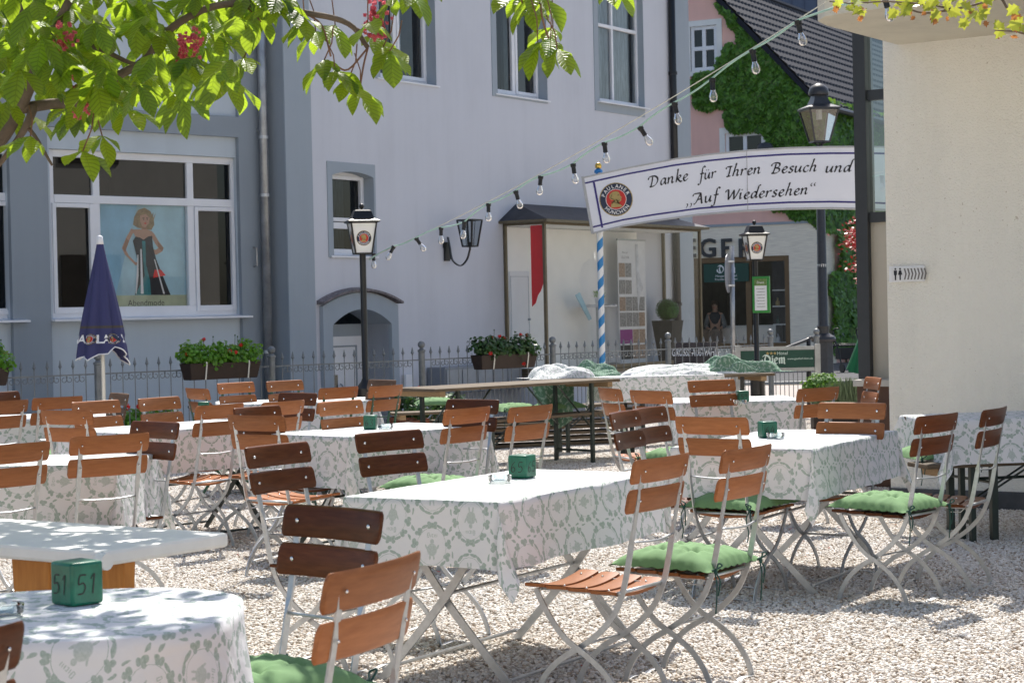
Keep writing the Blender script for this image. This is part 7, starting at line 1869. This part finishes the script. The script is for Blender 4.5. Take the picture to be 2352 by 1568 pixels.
while placed < 200 and tries < 14000:      # the part of the crown inside the frame
    tries += 1; px, py = rnd.uniform(-60, 620), rnd.uniform(-70, 330)
    if not inpoly(px, py+30, region): continue
    if noise.noise(Vector((px*.012, py*.012, 3))) < -.18: continue
    Y = rnd.uniform(6.2, 8.2); p = atY(px, py, Y)
    if ok_leaf(p): a = rnd.uniform(0, 6.28); leaf(lm, p-TO, Vector((cos(a), sin(a), 0)), rnd, rnd.uniform(.8, 1.05)); placed += 1
placed = 0; tries = 0
while placed < 1050 and tries < 60000:     # the rest of the crown above and beside the view
    tries += 1; q = Vector((rnd.uniform(-1, 1), rnd.uniform(-1, 1), rnd.uniform(-1, 1)))
    if q.length > 1 or q.length < .3: continue
    p = Vector((-2.3+q.x*2.5, 7.5+q.y*2.1, 3.9+q.z*1.3)); v_, x, y = in_view(p); v2, x2, y2 = in_view(p-Vector((0, 0, .2)))
    if v_ or v2: continue
    if noise.noise(p*1.1) < -.02: continue
    a = rnd.uniform(0, 6.28); leaf(lm, p-TO, Vector((cos(a), sin(a), 0)), rnd, rnd.uniform(.9, 1.2)); placed += 1
lm.build('foliage', M['leaf'], tree, True, uv=leafuv)
for p in leaf_pts:
    a = p-TO; b_ = a+Vector((rnd.uniform(-.06, .06), rnd.uniform(-.03, .03), rnd.uniform(.10, .2)))
    twl.append(MB().tube([a, (a+b_)/2+Vector((.01, 0, 0)), b_], .0028, 4))
for path in ([(845,110),(800,160),(770,150)], [(845,110),(835,150),(826,205)], [(1240,-20),(1245,40),(1262,95)], [(700,30),(740,60),(760,130)], [(800,55),(865,90)], [(560,10),(600,50)], [(1190,-40),(1200,10)]):
    twl.append(MB().tube(catmull([W3(x, y, 6.6) for x, y in path], 4) if len(path) > 2 else [W3(x, y, 6.6) for x, y in path], .0035, 5))
for tw1 in twl: tw1.build('twig', pm('reddish_twig', (.20, .10, .06), .7, 0, .2), tree, True)
bs = MB()
for (px, py, k) in ((863,50,1.0), (196,228,1.15), (418,120,.8), (150,92,.7), (445,95,.6), (870,80,.5)):
    c = atY(px, py, 6.5)-TO
    for j in range(int(60*k)):
        t = rnd.random(); p = c+Vector((rnd.gauss(0, .018), rnd.gauss(0, .02), (t-.5)*.13*k+.01)); r = rnd.uniform(.007, .012)
        for m_ in range(3):
            d = Vector((rnd.gauss(0, 1), rnd.gauss(0, 1), rnd.gauss(0, 1))).normalized(); t1 = d.orthogonal().normalized()*r; t2 = d.cross(t1); bs.q(p-t1, p+t2*.8+d*r*.4, p+t1, p-t2*.8+d*r*.4)
bs.build('blossom', M['blossom'], tree)

# young maple-like twigs at the top right
tt_ = thing('plane_tree_twigs', 'young yellow-green leaves with copper tips on thin twigs at the top right corner', 'tree', (3.2, 6.6, 0), 0); T2 = tt_.location.copy()
def V3(px, py, Y=7.4): return atY(px, py, Y)-T2
tw = MB(); tw.tube(catmull([(.9, .6, 0), (.92, .6, 1.5), (.85, .62, 2.8), (.9, .6, 3.6)], 4), lambda t: .07*(1-.6*t), 10); tw.build('trunk', M['bark'], tt_, True)
tb_ = MB()
tw_paths = [[(2600,-70),(2420,-30),(2300,-5),(2200,20),(2140,12),(2040,4),(1960,8),(1905,4)], [(2420,-30),(2370,70),(2330,72),(2285,70)], [(2300,-5),(2320,30),(2340,45)], [(2200,20),(2120,30),(2060,8)], [(2600,-70),(2400,-55),(2200,-40)]]
for P in tw_paths: tb_.tube(catmull([V3(*p) for p in P], 5), lambda t: .006*(1-.6*t), 5)
tb_.tube(catmull([Vector((.88, .6, 3.0)), V3(2700, -110), V3(2600, -70)], 5), .012, 6)
tb_.build('branch', M['bark'], tt_, True)
def lobed(mb, p, d, n_, s):
    e = d.cross(n_).normalized(); pts_ = [(-.15,0),(-.1,.35),(.1,.28),(.15,.62),(.4,.38),(.62,.42),(.6,.2),(1,0),(.6,-.2),(.62,-.42),(.4,-.38),(.15,-.62),(.1,-.28),(-.1,-.35)]
    b = len(mb.v); mb.v.append(tuple(p+d*s*.3)); 
    for (a, c) in pts_: mb.v.append(tuple(p+d*s*a+e*s*c+n_*s*.25*abs(c)))
    n = len(pts_)
    for i in range(n): mb.f.append((b, b+1+i, b+1+(i+1) % n)); mb.m.append(mb.mi)
yl = MB(); bl2 = yl
spots_ = [(1925,12),(1950,22),(1985,30),(2005,5),(1965,8),(2075,18),(2060,36),(2085,8),(2110,12),(2135,22),(2150,35),(2165,15),(2120,2),(2185,30),(2205,20),(2225,35),(2215,55),(2245,8),(2262,28),(2240,45),(2270,5),(2290,60),(2340,30),(2335,50),(2325,75),(2345,68),(2300,78),(2150,8),(2095,30),(2180,6)]
for k, (px, py) in enumerate(spots_):
    for j in range(2):
        p = V3(px+rnd.uniform(-8, 8), py-8+rnd.uniform(-6, 4), 7.4+rnd.uniform(-.15, .15)); d = Vector((rnd.uniform(-.8, .8), rnd.uniform(-.5, .5), rnd.uniform(-1, -.1))).normalized(); n_ = Vector((rnd.uniform(-.5, .5), -1, rnd.uniform(-.2, .8))); n_ = (n_-d*n_.dot(d)).normalized()
        lobed(yl, p, d, n_, rnd.uniform(.032, .052))
        if rnd.random() < .45:
            p2 = p+Vector((rnd.uniform(-.03, .03), 0, -.03)); yl.mi = 1; lobed(yl, p2, d, n_, rnd.uniform(.018, .03)); yl.mi = 0
for k in range(160):
    p = Vector((rnd.uniform(-.6, 1.6), rnd.uniform(-.9, 1.2), rnd.uniform(3.0, 4.2))); v_, x, y = in_view(p+T2)
    if v_: continue
    d = Vector((rnd.uniform(-.8, .8), rnd.uniform(-.8, .8), -.6)).normalized(); n_ = d.orthogonal().normalized(); lobed(yl, p, d, n_, .06)
yl.build('foliage', [M['twig_leaf'], M['twig_brown']], tt_)

# a few fallen leaves and blossom bits on the gravel
fl_ = MB(); rnd = random.Random(31)
for k in range(150):
    x, y = rnd.uniform(-2.5, 3.5), rnd.uniform(5.8, 13)
    p = Vector((x, y, .022)); n_ = Vector((rnd.uniform(-.3, .3), rnd.uniform(-.3, .3), 1)).normalized(); dd_ = n_.orthogonal(); dd_.normalize(); a = rnd.uniform(0, 6.28); dd_ = (Matrix.Rotation(a, 3, n_) @ dd_); ee_ = n_.cross(dd_); s = rnd.uniform(.008, .022)
    fl_.mi = 0 if rnd.random() < .7 else 1
    fl_.q(p-dd_*s, p+ee_*s*.4-dd_*s*.2, p+dd_*s+n_*s*.3, p-ee_*s*.4-dd_*s*.1)
tag(fl_.build('fallen_leaves', [pm('dry_leaf', (.20, .09, .04), .8, 0, .4, 3), pm('pink_petal', (.6, .12, .12), .8, 0, .2, 3)]), 'small dry brown leaves and pink petals scattered over the gravel', 'leaf litter', kind='stuff')
